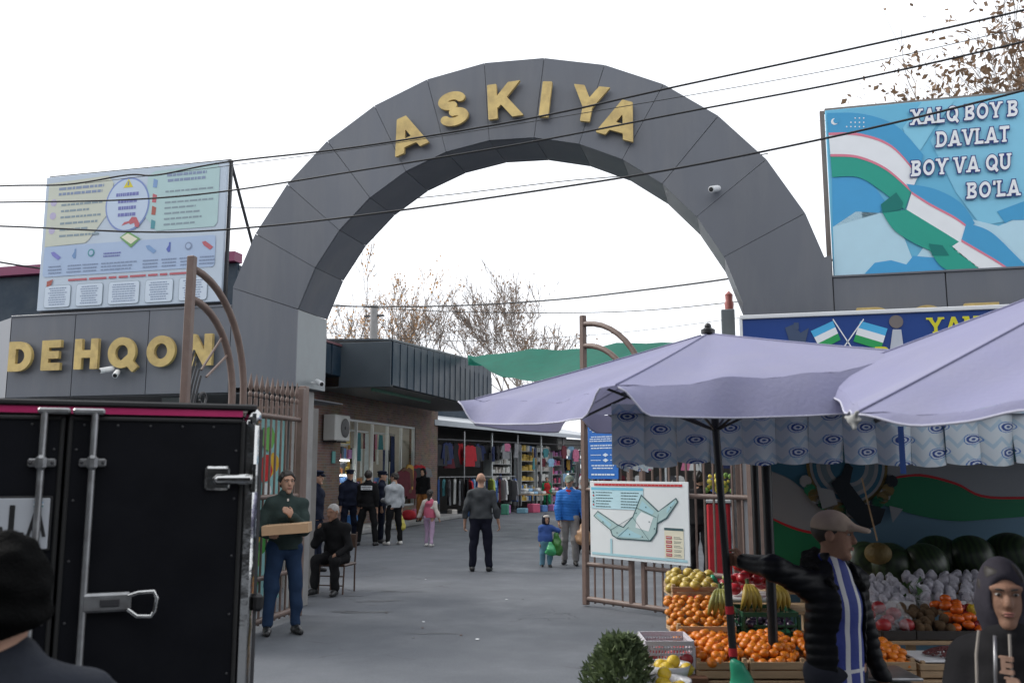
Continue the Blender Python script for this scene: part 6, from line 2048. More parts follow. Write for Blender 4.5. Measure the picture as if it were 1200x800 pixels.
# fruit seller holding the umbrella pole
SP = XD(1.535, 4.42)
sf = (V_R * .46 - V_H * .89).normalized()
hand_p = XD(1.04, 4.45, 1.315)
hl_ = to_local(SP, sf, hand_p + V_R * .08 - V_H * .015)


def open_front(D, X, Y, Z, T, s):
    """the jacket hangs open in front"""
    zc = T((0, 0, .2))[2]
    w_ = .072 + .05 * np.clip((zc + .35 - Z), 0, .5)
    return np.maximum(D, -np.maximum(np.maximum(np.abs(X - .012) - w_, Y + .035), -(Z - .0)))


se, Js, Hs = person('fruit seller in black quilted jacket and beige cap gripping the umbrella pole', SP, sf, 1.575, top=W_PUFF, bottom=C_('dark_jeans', (.018, .02, .028)), hat=('cap', W_CAPB), hair='crop', kind='puffer', res=.0065, seed=24, head=(.08, 0, .64), skin=M_SKIN2, facefx=True, wide=1.0, girth=.92, slim=.8, hem=.42,
                    armt=(None, (tuple(hl_), (-.46, -.89, .12))), arms=(((.3, .08, -1), (.12, -.35, -1)), ((-.2, 0, -1), (0, 0, -1))), fist=(.4, .95), extras={'cut': open_front}, legs=(((.1, .06, -1), (.02, .03, -1)), ((-.05, -.05, -1), (-.02, .06, -1))), lean=.02)


def stripe_mat():
    m = mat('blue_white_stripe_shirt', (.02, .035, .2), rough=.75, var=.12, bump=.2, bscale=30)
    n, l = m.node_tree.nodes, m.node_tree.links
    b = n['Principled BSDF']
    tc = n.new('ShaderNodeTexCoord')
    sp_ = n.new('ShaderNodeSeparateXYZ')
    l.new(tc.outputs['Object'], sp_.inputs[0])
    # two white bands either side of the zip
    a = n.new('ShaderNodeMath')
    a.operation = 'ABSOLUTE'
    sb = n.new('ShaderNodeMath')
    sb.operation = 'SUBTRACT'
    l.new(sp_.outputs[0], sb.inputs[0])
    sb.inputs[1].default_value = .012
    l.new(sb.outputs[0], a.inputs[0])
    c1 = n.new('ShaderNodeMath')
    c1.operation = 'COMPARE'
    l.new(a.outputs[0], c1.inputs[0])
    c1.inputs[1].default_value, c1.inputs[2].default_value = .043, .013
    c2 = n.new('ShaderNodeMath')
    c2.operation = 'COMPARE'
    l.new(sp_.outputs[2], c2.inputs[0])
    c2.inputs[1].default_value, c2.inputs[2].default_value = .83, .008
    mx_ = n.new('ShaderNodeMath')
    mx_.operation = 'MAXIMUM'
    l.new(c1.outputs[0], mx_.inputs[0])
    l.new(c2.outputs[0], mx_.inputs[1])
    mx = n.new('ShaderNodeMix')
    mx.data_type = 'RGBA'
    old = b.inputs['Base Color'].links[0].from_socket
    l.new(mx_.outputs[0], mx.inputs[0])
    l.new(old, mx.inputs[6])
    mx.inputs[7].default_value = (.5, .5, .5, 1)
    l.new(mx.outputs[2], b.inputs['Base Color'])
    return m


F = Field(.007)
s_ = 1.575 / 1.75
pz_ = Js['hip', 0][2]
F.chain([(0, 0, pz_ - .12), (0, 0, pz_ + .12), (0, -.01, pz_ + .3), (0, .01, pz_ + .4)], [.172 * s_, .152 * s_, .155 * s_, .14 * s_], .03, (0, 1, 0), .74)
F.cone((0, .012, pz_ + .4), (0, .0, pz_ + .5), .11 * s_, .066 * s_, .03)
zc_ = pz_ - .13
link('shirt', F.mesh('shirt', stripe_mat(), lambda D, X, Y, Z: np.maximum(folds(4, .005)(D, X, Y, Z), zc_ - Z)), se)
F = Field(.008)
F.cone((-.09, .04, pz_ + .475), (.0, .09, pz_ + .5), .05, .055, .03).cone((.0, .09, pz_ + .5), (.09, .04, pz_ + .475), .055, .05, .03).cone((-.09, .04, pz_ + .475), (-.085, -.06, pz_ + .4), .05, .035, .03).cone((.09, .04, pz_ + .475), (.1, -.06, pz_ + .4), .05, .035, .03)
link('fur_collar', F.mesh('fur_collar', C_('fur_black', (.008, .008, .008), bump=1.0, bscale=90), folds(6, .012, 60, 60)), se)

# boy in the hood at the right edge
BP = XD(1.585, 2.97)
bf = (-V_R * .75 - V_H * .66).normalized()
bo, Jb, Hb = person('boy in grey hood and dark jacket with tan sleeves at the right edge', BP, bf, 1.5, top=C_('dark_fleece', (.016, .0155, .017)), bottom=W_BLACK, hat=('hood', C_('hood_grey', (.04, .037, .047))), hair='short', kind='hoodie', res=.0065, seed=25, head=(.02, .0, .52), skin=M_SKIN2, facefx=True, hs=.93, wide=.84, girth=.8, slim=.9,
                   arms=(((.2, .1, -1), (.1, -.2, -1)), ((-.25, -.45, -1), (.05, -.85, -.5))), fist=(.4, .9), legs=STRIDE)
# peach appliqué letters on his chest
pp = MB()
for k, (ch_, ox, oz) in enumerate((('E', 0, .0), ('B', .012, -.075))):
    Mx = Matrix.Translation((.025 + ox, -.124, 1.135 + oz * .8)) @ Matrix(((1, 0, 0, 0), (0, 0, -1, 0), (0, 1, 0, 0), (0, 0, 0, 1))) @ Matrix.Diagonal((.052, .052, 1, 1))
    add_letter(pp, ch_, Mx, .26, .12, 0, .012, 24)
pp.build('chest_letters', C_('peach_felt', (.3, .19, .14)), bo, fixn=False)
for sx in (-1, 1):
    MB().tube([(sx * .045, -.105, 1.25), (sx * .05, -.125, 1.18), (sx * .055, -.13, 1.02)], .005, 6).build('hood_cord', C_('cord', (.3, .27, .24)), bo, smooth=True)
F = Field(.0075)
F.cone(Jb['sho', 0] * .97 + np.array((0, 0, .0)), Jb['elb', 0], .078, .07, .03).cone(Jb['elb', 0], Jb['wri', 0], .07, .05, .02)
link('tan_sleeve', F.mesh('tan_sleeve', W_TAN, folds(14, .012, 14, 20)), bo)
hb = wmat(bo) @ Vector(Jb['palm', 1])
bg_ = empty('shopping_bag', hb, rotz_of(bf), 'white and green carrier bag in the hand of the hooded boy', 'bag')
F = Field(.009)
F.cone((-.1, 0, -.17), (.1, 0, -.17), .07, .07, .03).cone((-.1, 0, -.32), (.1, 0, -.32), .09, .09, .04)
link('sack', F.mesh('sack', mat('bag_white_print', (.6, .62, .6), rough=.4, var=.12, bump=.3, bscale=12), folds(9, .014, 22, 22)), bg_)
F = Field(.007)
F.cone((-.12, 0, -.075), (.12, 0, -.075), .03, .03, .02).cone((-.1, 0, -.07), (-.03, 0, -.005), .012, .012, .02).cone((.1, 0, -.07), (.03, 0, -.005), .012, .012, .02).cone((-.03, 0, -.005), (.03, 0, -.005), .012, .012, .02)
link('green_rim', F.mesh('green_rim', mat('bag_green_rim', (.01, .14, .06), rough=.4), folds(9, .006, 30, 30)), bg_)
# zips, collars and belts that the near figures show
def zip_line(body, z0, z1, y0, y1, m, nm='zip', x=0.0):
    MB().tube([(x, y0, z0), (x, (y0 + y1) / 2 - .01, (z0 + z1) / 2), (x, y1, z1)], .006, 6).build(nm, m, body, smooth='all')


M_ZIP = mat('zip_metal', (.25, .25, .26), rough=.35, metal=.7)
zip_line(bo, 1.0, 1.24, -.118, -.1, M_ZIP)
MB().box((-.004, -.122, 1.43), (.02, .008, .03), bev=.003).build('shirt_tag', W_CREAM, man)

# ------------------------------------------------------------------ black box van with its rear doors towards us
T_AN = YAW + math.atan2(.374, .927)
T_O = XD(-.946, 3.31)                                       # foot of the rear right corner
van = empty('box_van', T_O, T_AN, 'black box van with steel locking bars on its rear doors', 'van')
TM = Matrix.Translation(T_O) @ Matrix.Rotation(T_AN, 4, 'Z')
tu, tn = (TM.to_3x3() @ Vector((1, 0, 0))), (TM.to_3x3() @ Vector((0, 1, 0)))


def TP(px, py):
    v_ = ray(px, py)
    t = (T_O - V_C).dot(tn) / v_.dot(tn)
    q = V_C + v_ * t - T_O
    return q.dot(tu), q.z


M_VAN = mat('black_van_panel', (.0025, .003, .0055), rough=.5, var=.3, scale=6, spec=.18, dirt=.5, dirtcol=(.006, .0065, .008), dscale=3)
M_INOX = mat('stainless', (.55, .55, .54), rough=.14, metal=1.0, var=.08, scale=30, bump=.35, bscale=7)
M_RUB = mat('rubber', (.012, .012, .012), rough=.8)
M_PINK = mat('magenta_stripe', (.5, .03, .14), rough=.35, var=.2, scale=3)
W_ = 1.36
ZT = 1.985
zd1 = TP(150, 489)[1]
xs_ = TP(72, 600)[0]
MB().box((-W_ / 2, 1.25, 1.32), (W_ - .03, 2.42, 1.26), bev=.01).build('cargo_box', M_VAN, van)
MB().box((-W_ / 2, .025, ZT - .006), (W_ + .01, .08, .022), bev=.006).build('roof_edge', M_BLACK, van)
MB().box((-W_ / 2, .012, (ZT - .02 + zd1) / 2 + .006), (W_ - .09, .03, ZT - .022 - zd1 - .006)).build('top_stripe', M_PINK, van)
for x in (-.022, -W_ + .022):
    MB().box((x + (.008 if x > -.5 else -.008), .02, 1.32), (.066, .06, 1.26), bev=.02).build('corner_post', M_INOX, van, smooth=True)
MB().box((-.005, .03, ZT - .045), (.055, .09, .075), bev=.02).build('corner_cap', M_INOX, van, smooth=True)
xr_ = TP(281, 640)[0]
for x0, x1, lab in ((xs_ + .004, xr_, 'right'), (-W_ + .06, xs_ - .004, 'left')):
    d_ = MB().box(((x0 + x1) / 2, -.012, (zd1 + .72) / 2), (x1 - x0, .03, zd1 - .72), bev=.006).build('door', M_VAN, van)
    e = MB()
    for x in (x0 + .008, x1 - .008): e.box((x, -.03, (zd1 + .72) / 2), (.014, .012, zd1 - .73), bev=.004)
    e.box(((x0 + x1) / 2, -.03, zd1 - .008), (x1 - x0 - .03, .012, .014), bev=.004)
    e.build('rubber_seal', M_RUB, d_)
    rv = MB()
    k = x0 + .05
    while k < x1 - .02:
        rv.ball((k, -.028, zd1 - .03), (.005, .004, .005), 8, 4)
        k += .105
    for z in (.85, 1.05, 1.25, 1.45, 1.65, 1.82):
        rv.ball((x1 - .03, -.028, z), (.005, .004, .005), 8, 4).ball((x0 + .03, -.028, z), (.005, .004, .005), 8, 4)
    rv.build('rivets', M_DARKSTEEL, d_)['kind'] = 'stuff'
for (pxa, pya, pxb, pyb, lab) in ((54, 482, 44, 640, 'l'), (108, 482, 99, 780, 'r')):
    xa = TP(pxa, pya)[0]
    xb = TP(pxb, pyb)[0]
    xm = (xa + xb) / 2
    br = MB().tube([(xm, -.055, zd1 + .018), (xm, -.055, .74)], .0115, 12).build('locking_bar', M_STEEL, van, smooth=True)
    MB().box((xm + (.028 if lab == 'l' else -.02), -.045, zd1 + .015), (.1, .045, .02), bev=.006).build('bar_catch', M_STEEL, br)
    zb = TP(pxa - 2, 542)[1]
    k = MB().box((xm, -.04, zb), (.085, .02, .028), bev=.005)
    k.box((xm, -.062, zb), (.034, .03, .05), bev=.01)
    k.build('bar_bracket', M_STEEL, br)
    for sx in (-.033, .033): MB().ball((xm + sx, -.052, zb), .006, 8, 5).build('bolt', M_DARKSTEEL, br)
xh, zh = TP(97, 704)
x2, z2 = TP(154, 704)
hd = MB().box(((xh + x2) / 2, -.055, zh), (x2 - xh, .03, .062), bev=.008).build('lock_plate', M_STEEL, van)
MB().box(((xh + x2) / 2 + .01, -.073, zh), (.06, .01, .026), bev=.003).build('lock_slot', M_DARKSTEEL, hd)
x3 = TP(183, 704)[0]
zt_, zb_ = TP(170, 690)[1], TP(170, 718)[1]
MB().tube([(x2 - .01, -.075, zh + .02), (x2 + .02, -.08, zt_), (x3 - .01, -.08, zt_ + .002), (x3, -.08, zt_ - .02), (x3 - .004, -.08, zb_ + .018), (x3 - .016, -.08, zb_), (x2 + .02, -.08, zb_ + .003), (x2 - .01, -.075, zh - .024)], .0075, 10).build('pull_handle', M_INOX, hd, smooth=True)
for z in (TP(262, 560)[1], .9):
    xa, xb = TP(240, 560)[0], TP(290, 560)[0]
    hg = MB().box((xa + .04, -.038, z), (.085, .02, .085), bev=.008).build('hinge', M_INOX, van)
    MB().box(((xa + xb) / 2 + .02, -.055, z - .004), (xb - xa - .01, .03, .036), bev=.012).build('hinge_strap', M_INOX, hg, smooth=True)
    MB().tube([(.0, -.05, z - .05), (.0, -.05, z + .05)], .013, 10).build('hinge_pin', M_INOX, hg, smooth=True)
# number plate on the left door
(pxa, za), (pxb, zb) = TP(-118, 582), TP(59, 644)
pl = MB().box(((pxa + pxb) / 2, -.034, (za + zb) / 2), (pxb - pxa, .012, za - zb), bev=.004).build('number_plate', M_BLACK, van)
MB().box(((pxa + pxb) / 2, -.0415, (za + zb) / 2), (pxb - pxa - .014, .005, za - zb - .014), bev=.002).build('plate_face', mat('plate_white', (.4, .42, .45), rough=.4, var=.05), pl)
lt = MB()
for ch_, px in (('J', 7), ('L', 20), ('A', 38)):
    x, z = TP(px, 628)
    s_ = TP(px, 591)[1] - z
    add_letter(lt, ch_, Matrix.Translation((x - .016, -.0445, z)) @ Matrix(((1, 0, 0, 0), (0, 0, -1, 0), (0, 1, 0, 0), (0, 0, 0, 1))) @ Matrix.Diagonal((s_ * .62, s_, 1, 1)), .15, 0, 0, .001, 30)
lt.build('plate_letters', M_BLACK, pl, fixn=False)
fg = MB()
x, z = TP(47, 588)
for i, m_ in enumerate((0, 1, 2)): fg.mi(i).box((x, -.0446, z - .006 * i), (.028, .001, .0055))
fg.build('plate_flag', [FAB['sky'], M_WHITE, FAB['teal']], pl)
# side edge hardware, chassis, wheels, cab
MB().tube([(.022, .03, .74), (.022, .03, 1.9)], .012, 10).build('side_rail', M_DARKSTEEL, van, smooth=True)
for z in (1.28, .88): MB().box((.036, .02, z), (.035, .06, .06), bev=.01).build('side_latch', M_BLACK, van)
MB().box((-W_ / 2, 1.9, .6), (.8, 3.9, .14), bev=.01).build('chassis', M_DARKSTEEL, van)
MB().box((-W_ / 2, .04, .52), (W_ - .05, .08, .16), bev=.02).build('rear_bumper', M_DARKSTEEL, van)
for x in (-.12, -W_ + .12): MB().box((x, -.01, .6), (.16, .04, .09), bev=.01).build('tail_light', mat('tail_red', (.35, .02, .02), rough=.25), van)
for x in (-.14, -W_ + .14):
    for y in (.75, 3.15):
        w = MB(Matrix.Translation((x, y, .28)) @ Matrix.Rotation(R(90), 4, 'Y')).lathe([(.16, -.075), (.26, -.08), (.28, -.05), (.28, .05), (.26, .08), (.16, .075)], n=26).build('wheel', M_RUB, van, smooth=True)
        MB(Matrix.Translation((x, y, .28)) @ Matrix.Rotation(R(90), 4, 'Y')).lathe([(.001, -.05), (.08, -.055), (.165, -.07), (.165, .07), (.08, .055), (.001, .05)], n=22).build('rim', M_STEEL, w, smooth=True)
cb = MB().prism([(-.03, 2.6, .5), (-.03, 3.85, .5), (-.03, 3.95, .95), (-.03, 3.5, 1.68), (-.03, 2.6, 1.72)], (-W_ + .06, 0, 0)).build('cab', mat('cab_white', (.55, .56, .57), rough=.3, coat=.4), van)
MB().prism([(-.12, 3.93, 1.02), (-W_ + .12, 3.93, 1.02), (-W_ + .17, 3.57, 1.6), (-.17, 3.57, 1.6)], (0, .02, .012)).build('windscreen', M_BLACK, cb)

# ------------------------------------------------------------------ market umbrellas
def umbfab():
    m = mat('lavender_canvas', (.245, .245, .375), rough=.85, var=.07, scale=2.5, bump=.12, bscale=60, trans=.22, dirt=.45, dirtcol=(.3, .295, .36), dscale=1.6)
    return m


M_UMB, M_PIPE = umbfab(), mat('white_piping', (.42, .42, .5), rough=.7)
M_POLE = mat('black_pole_paint', (.012, .012, .013), rough=.35)


def umbrella(label, cx, cd, za, cor, base, seed, tape=(), dr=.12, hem=None):
    rg = random.Random(seed)
    o = empty('market_umbrella', XD(*base), label=label, cat='umbrella', group='lavender market umbrellas')
    ap = XD(cx, cd, za)
    C3 = [XD(*c) for c in cor]
    n = len(C3)
    for i in range(n):
        a, b = C3[i], C3[(i + 1) % n]
        ph = [rg.uniform(0, 6.28) for _ in range(4)]

        def surf(u, v, a=a, b=b, ph=ph):
            e = a.lerp(b, u)
            p = ap.lerp(e, v)
            bow = 4 * u * (1 - u)
            inn = (ap - (a + b) / 2)
            inn.z = 0
            p = p + inn.normalized() * (.05 * bow * v * v)
            wv = min(1.0, 5 * min(u, 1 - u))
            p.z += -.03 * bow * v * v - .05 * v * (1 - v) * (.4 + bow) + wv * (.011 * v * math.sin(9 * u + ph[0] + 4 * v) + .007 * v * v * math.sin(23 * u + ph[1] + 3 * v)) + .022 * wv * v * v * math.sin(40 * min(u, 1 - u) + ph[2]) * math.exp(-min(u, 1 - u) * 9)
            return p
        MB().grid(lambda u, v: surf(u, .02 + .98 * v), 16, 16).build('canopy_panel', M_UMB, o, smooth='all', local=False, fixn=False)
        out = ((a + b) / 2 - ap)
        out.z = 0
        out.normalize()

        def drop(u, v, i=i):
            p = surf(u, 1.0)
            ed = min(u, 1 - u)
            k = min(1, ed / .1)
            k = .12 + .88 * (k * k * (3 - 2 * k))
            dq = dr if hem is None else max(.04, p.z - (hem[i] + (hem[(i + 1) % n] - hem[i]) * u) + .02 * 4 * u * (1 - u))
            q = p + Vector((0, 0, -dq * k * v * (.75 + .25 * v))) + out * (dr * .75 * v + dr * .1 * v * math.sin(14 * u + ph[2]) + dr * .05 * math.sin(31 * u + ph[3]) * v)
            return q - out * .012 * (1 - k)
        MB().grid(drop, 36, 4).build('valance', M_UMB, o, smooth='all', local=False, fixn=False)
        MB().tube([drop(k / 40, 1.0) for k in range(41)], .0038, 5).build('piping', M_PIPE, o, smooth='all', local=False)
        MB().tube([surf(0, .03 + .97 * k / 12) + Vector((0, 0, .002)) for k in range(13)], .004, 5).build('seam', M_UMB, o, smooth='all', local=False)
        MB().tube([ap - Vector((0, 0, .08)), ap.lerp(a, .5) - Vector((0, 0, .085)), ap.lerp(a, .95) - Vector((0, 0, .05))], .008, 6).build('rib', M_POLE, o, local=False)
        MB().tube([XD(base[0] + (cx - base[0]) * .8, base[1] + (cd - base[1]) * .8, za * .8), ap.lerp(a, .5) - Vector((0, 0, .085))], .007, 6).build('strut', M_POLE, o, local=False)
    MB().tube([XD(*base), ap + Vector((0, 0, .03))], .019, 12).build('pole', M_POLE, o, smooth=True, local=False)
    for t, m in tape:
        p0, p1 = XD(*base), ap
        MB().tube([p0.lerp(p1, t), p0.lerp(p1, t + .015)], .0215, 12).build('tape', m, o, smooth=True, local=False)
    MB().lathe([(.035, 0), (.035, .02), (.016, .03), (.018, .04), (.012, .05), (.001, .055)], ap, 12).build('finial', M_POLE, o, smooth=True, local=False)
    MB().lathe([(.25, 0), (.25, .05), (.08, .08), (.04, .3), (.02, .3)], XD(*base), 20).build('foot', M_CONC, o, smooth=True, local=False)
    return o


r1 = 1.17
u1c = (.985, 4.45)
ang6 = [180, 240, 300, 0, 60, 120]
zs6 = [2.10, 2.075, 2.2, 2.17, 2.13, 2.1]
umbrella('lavender umbrella whose pole the fruit seller grips', u1c[0], u1c[1], 2.43, [(u1c[0] + r1 * math.cos(R(a)), u1c[1] + r1 * math.sin(R(a)), z) for a, z in zip(ang6, zs6)], (1.097, 4.45, 0), 4,
         tape=((.44, FAB['red']), (.36, FAB['red'])), hem=[1.985, 1.955, 1.985, 2.03, 2.0, 1.985])
A2, B2, c2 = Vector((1.287, 3.7)), Vector((1.0, 2.6)), Vector((2.15, 2.9))
a2, b2 = A2 - c2, B2 - c2
c_2 = b2 - a2
umbrella('lavender umbrella at the right edge, nearest the viewer', c2.x, c2.y, 2.48, [(A2.x, A2.y, 2.14), (B2.x, B2.y, 1.915), (c2.x + c_2.x, c2.y + c_2.y, 2.0), (c2.x - a2.x, c2.y - a2.y, 2.05), (c2.x - b2.x, c2.y - b2.y, 2.1), (c2.x - c_2.x, c2.y - c_2.y, 2.12)], (2.2, 2.95, 0), 9, dr=.03)
# rope ties where the two canopies meet
for nm, p, m in (('blue', PD(966, 442, 3.68), FAB['blue']), ('grey', PD(1000, 492, 2.58), mat('grey_rag', (.3, .3, .29), rough=.9))):
    F = Field(.005)
    rg = random.Random(3 if nm == 'blue' else 4)
    F.ell((0, 0, 0), (.018, .016, .016), .01)
    for k in range(5):
        d = Vector((rg.gauss(0, 1), rg.gauss(0, 1), rg.gauss(-.3, 1))).normalized() * rg.uniform(.025, .05)
        F.cone((0, 0, 0), tuple(d), .009, .006, .008)
    tag(link('rope_tie', F.mesh('rope_tie', m), None, p), nm + ' knotted tie at the edge of the nearer umbrella', 'tie')


# ------------------------------------------------------------------ patterned fabric awning over the fruit
def ikat():
    m = bpy.data.materials.new('blue_ikat_fabric')
    m.use_nodes = True
    n, l = m.node_tree.nodes, m.node_tree.links
    b = n['Principled BSDF']
    b.inputs['Roughness'].default_value = .7
    uv = n.new('ShaderNodeUVMap')
    uv.uv_map = 'UVMap'
    sp_ = n.new('ShaderNodeSeparateXYZ')
    l.new(uv.outputs[0], sp_.inputs[0])

    def M1(op, a, b_=None, c=None):
        q = n.new('ShaderNodeMath')
        q.operation = op
        for i, v_ in enumerate((a, b_, c)):
            if v_ is None: continue
            if isinstance(v_, (int, float)): q.inputs[i].default_value = v_
            else: l.new(v_, q.inputs[i])
        return q.outputs[0]
    x, y = sp_.outputs[0], sp_.outputs[1]
    # pattern cell: 1.0 wide, 1.0 high; alternate columns shifted by half
    col = M1('FLOOR', x)
    sh = M1('MULTIPLY', M1('MODULO', col, 2.0), .5)
    fx = M1('SUBTRACT', M1('FRACT', x), .5)
    fy = M1('SUBTRACT', M1('FRACT', M1('ADD', y, sh)), .5)
    tri = M1('MULTIPLY', M1('MAXIMUM', fx, 0.0), .55)
    dy_ = M1('MULTIPLY', fy, M1('ADD', 1.5, M1('MULTIPLY', fx, 1.1)))
    r_ = M1('SQRT', M1('ADD', M1('MULTIPLY', fx, fx), M1('MULTIPLY', dy_, dy_)))
    nz = n.new('ShaderNodeTexNoise')
    nz.inputs['Scale'].default_value = 9
    l.new(uv.outputs[0], nz.inputs['Vector'])
    r2 = M1('ADD', r_, M1('MULTIPLY', M1('SUBTRACT', nz.outputs['Fac'], .5), .07))
    ramp = n.new('ShaderNodeValToRGB')
    e = ramp.color_ramp
    e.interpolation = 'CONSTANT'
    cols = [(0, (.05, .1, .3)), (.07, (.6, .66, .72)), (.14, (.03, .07, .28)), (.22, (.6, .66, .7)), (.27, (.1, .22, .5)), (.31, (.6, .66, .7))]
    e.elements[0].position, e.elements[0].color = 0, (*cols[0][1], 1)
    e.elements[1].position, e.elements[1].color = cols[1][0], (*cols[1][1], 1)
    for p, c in cols[2:]:
        q = e.elements.new(p)
        q.color = (*c, 1)
    l.new(r2, ramp.inputs[0])
    zig = M1('FRACT', M1('ADD', M1('MULTIPLY', y, 1.5), M1('ABSOLUTE', M1('SUBTRACT', M1('FRACT', M1('MULTIPLY', x, 2.0)), .5))))
    zg = M1('GREATER_THAN', zig, .72)
    out = M1('MULTIPLY', zg, M1('GREATER_THAN', r2, .31))
    mx = n.new('ShaderNodeMix')
    mx.data_type = 'RGBA'
    l.new(M1('MULTIPLY', out, .6), mx.inputs[0])
    l.new(ramp.outputs[0], mx.inputs[6])
    mx.inputs[7].default_value = (.3, .48, .62, 1)
    l.new(mx.outputs[2], b.inputs['Base Color'])
    tr = n.new('ShaderNodeBsdfTranslucent')
    l.new(mx.outputs[2], tr.inputs[0])
    ms = n.new('ShaderNodeMixShader')
    ms.inputs[0].default_value = .25
    l.new(b.outputs[0], ms.inputs[1])
    l.new(tr.outputs[0], ms.inputs[2])
    l.new(ms.outputs[0], n['Material Output'].inputs[0])
    return m


M_IKAT = ikat()
M_TARP = mat('awning_tarp', (.10, .12, .16), rough=.8, var=.15)
aw = empty('fabric_awning', XD(1.9, 5.5, 0), label='awning over the fruit with a hanging edge of blue ikat fabric', cat='awning')


def tabs(a, b, z0, z1, n, seed, rise=0.0):
    """fabric tabs side by side along a-b, hanging from z0 to z1"""
    rg = random.Random(seed)
    a, b = Vector(a), Vector(b)
    d = (b - a)
    d.z = 0
    w_ = d.length / n
    nn = Vector((d.y, -d.x, 0)).normalized()
    for i in range(n):
        p0, p1 = a.lerp(b, i / n), a.lerp(b, (i + 1) / n)
        k1, k2, k3 = rg.uniform(0, 6.28), rg.uniform(-.012, .012), rg.uniform(-.01, .012)
        mb = MB()
        mb.uv = {}

        def f(u, v):
            p = p0.lerp(p1, u)
            bul = math.sin(math.pi * u)
            z = z0 + (z1 - z0) * v - (.012 * bul * v if True else 0) + k3 * v
            q = p + nn * (.035 * bul * (.25 + .75 * v) + .012 * math.sin(5 * u + 3 * v + k1) + k2 * v)
            q.z = z + p.z
            return q
        mb.grid(f, 10, 10)
        off = i * .97 + rg.uniform(-.05, .05)
        for k in mb.uv: mb.uv[k] = [(off + u_ * .98, -v_ * 2.5) for u_, v_ in mb.uv[k]]
        mb.build('fabric_tab', M_IKAT, aw, smooth='all', local=False, fixn=False)


tabs(XD(.545, 4.92), XD(4.4, 4.62), 2.11, 1.785, 22, 3)
tabs(XD(.56, 4.96), XD(.98, 6.45), 2.09, 1.76, 8, 5)
MB().grid(lambda u, v: XD(.52 + 4.2 * u + .3 * v, 4.88 + 1.7 * v - .3 * u * (1 - v), 2.05 + .16 * v - .05 * math.sin(math.pi * v) + .01 * math.sin(12 * u)), 12, 8).build('roof_sheet', M_TARP, aw, smooth='all', local=False, fixn=False)  # awning roof lengthened past the view, added reach darkens the stall
for x, d in ((1.405, 5.0), (3.6, 4.75), (1.74, 6.5), (4.9, 6.5)):
    MB().tube([XD(x, d, 0), XD(x, d, 2.06 + (d - 4.9) * .1)], .027, 10).build('post', M_POLE, aw, smooth=True, local=False)
MB().tube([XD(.55, 4.95, 2.045), XD(4.4, 4.65, 2.045)], .014, 8).build('front_rail', M_POLE, aw, smooth=True, local=False)
MB().box(PD(1057, 527, 4.6), (.028, .004, .24)).build('blue_strap', FAB['blue'], label='blue strap hanging below the fabric edge', cat='strap')

# printed backdrop with the flag and the emblem
BD = 6.5
bk = empty('backdrop', XD(3.0, BD, .3), label='dark printed backdrop with waving flag and round emblem behind the melons', cat='backdrop')
B = Board(XD(1.82, BD, 2.12), XD(4.6, BD, 2.12), XD(4.6, BD, .35), XD(1.82, BD, .35), -V_H)
MB().box(XD(3.21, BD + .03, 1.235), (2.78, .05, 1.77), Matrix.Rotation(YAW, 4, 'Z')).build('panel', mat('print_backdrop_blue', srgb(96, 134, 158), rough=.5, var=.08, scale=1.0), bk, local=False)
k_w, k_g, k_r, k_b, k_d, k_go = P_('back_white', 150, 154, 160), P_('back_green', 30, 120, 84), P_('back_red', 190, 40, 50), P_('back_sky', 52, 104, 132), P_('back_dark', 24, 34, 44), P_('back_gold', 120, 104, 62)


def stripe(u_pts, l_pts, k, m):
    up = poly_line([Vector((x, y, 0)) for x, y in u_pts], 6)
    lo = poly_line([Vector((x, y, 0)) for x, y in l_pts], 6)
    for i in range(len(up) - 1):
        B.ppoly([(up[i].x, up[i].y), (up[i + 1].x, up[i + 1].y), (lo[i + 1].x, lo[i + 1].y), (lo[i].x, lo[i].y)], k, m)


stripe([(900, 530), (925, 530), (950, 540), (985, 560)], [(900, 550), (925, 560), (950, 585), (985, 600)], 1, k_b)
stripe([(900, 551), (925, 561), (950, 580), (985, 600)], [(900, 604), (925, 615), (950, 622), (985, 626)], 2, k_w)
stripe([(900, 604), (925, 615), (950, 622), (985, 626)], [(900, 606), (925, 618), (950, 625), (985, 629)], 3, k_r)
stripe([(900, 606), (925, 618), (950, 625), (985, 629)], [(900, 670), (925, 672), (950, 670), (985, 665)], 2, k_g)
stripe([(1040, 545), (1075, 530), (1120, 530), (1160, 535), (1260, 520)], [(1040, 560), (1078, 556), (1120, 566), (1160, 582), (1260, 580)], 1, k_w)
stripe([(1040, 560), (1078, 555), (1120, 565), (1160, 581), (1260, 579)], [(1040, 562), (1078, 558), (1120, 568), (1160, 584), (1260, 582)], 3, k_r)
stripe([(1040, 562), (1078, 558), (1120, 568), (1160, 584), (1260, 582)], [(1036, 592), (1078, 604), (1120, 610), (1160, 608), (1260, 600)], 2, k_g)
u, v = B.px(992, 545)
for i, (r_, m) in enumerate(((.105, k_go), (.097, k_w), (.09, k_b), (.08, k_w), (.07, P_('back_pale_sky', 110, 130, 142)), (.055, k_w), (.045, k_b))): B.disc(u, v, r_, 4 + i, m)
for s_ in (-1, 1):                                              # wreath of wheat and cotton
    for k in range(11):
        a = R(200 + 12 * k) if s_ < 0 else R(-20 - 12 * k)
        uu, vv = u + .118 * math.cos(a), v - .118 * math.sin(a) * B.w / B.h
        B.disc(uu, vv, .016, 12, (k_g if k % 2 else k_w) if s_ < 0 else (k_go if k % 3 else k_d), n=9)
B.ppoly([(972, 566), (984, 556), (994, 566), (1012, 590), (1036, 596), (1030, 612), (1012, 622), (992, 600)], 14, k_d)
B.ppoly([(984, 556), (990, 540), (998, 548), (994, 566)], 14, k_d)
B.ppoly([(955, 570), (975, 574), (980, 590), (962, 596)], 14, k_w)
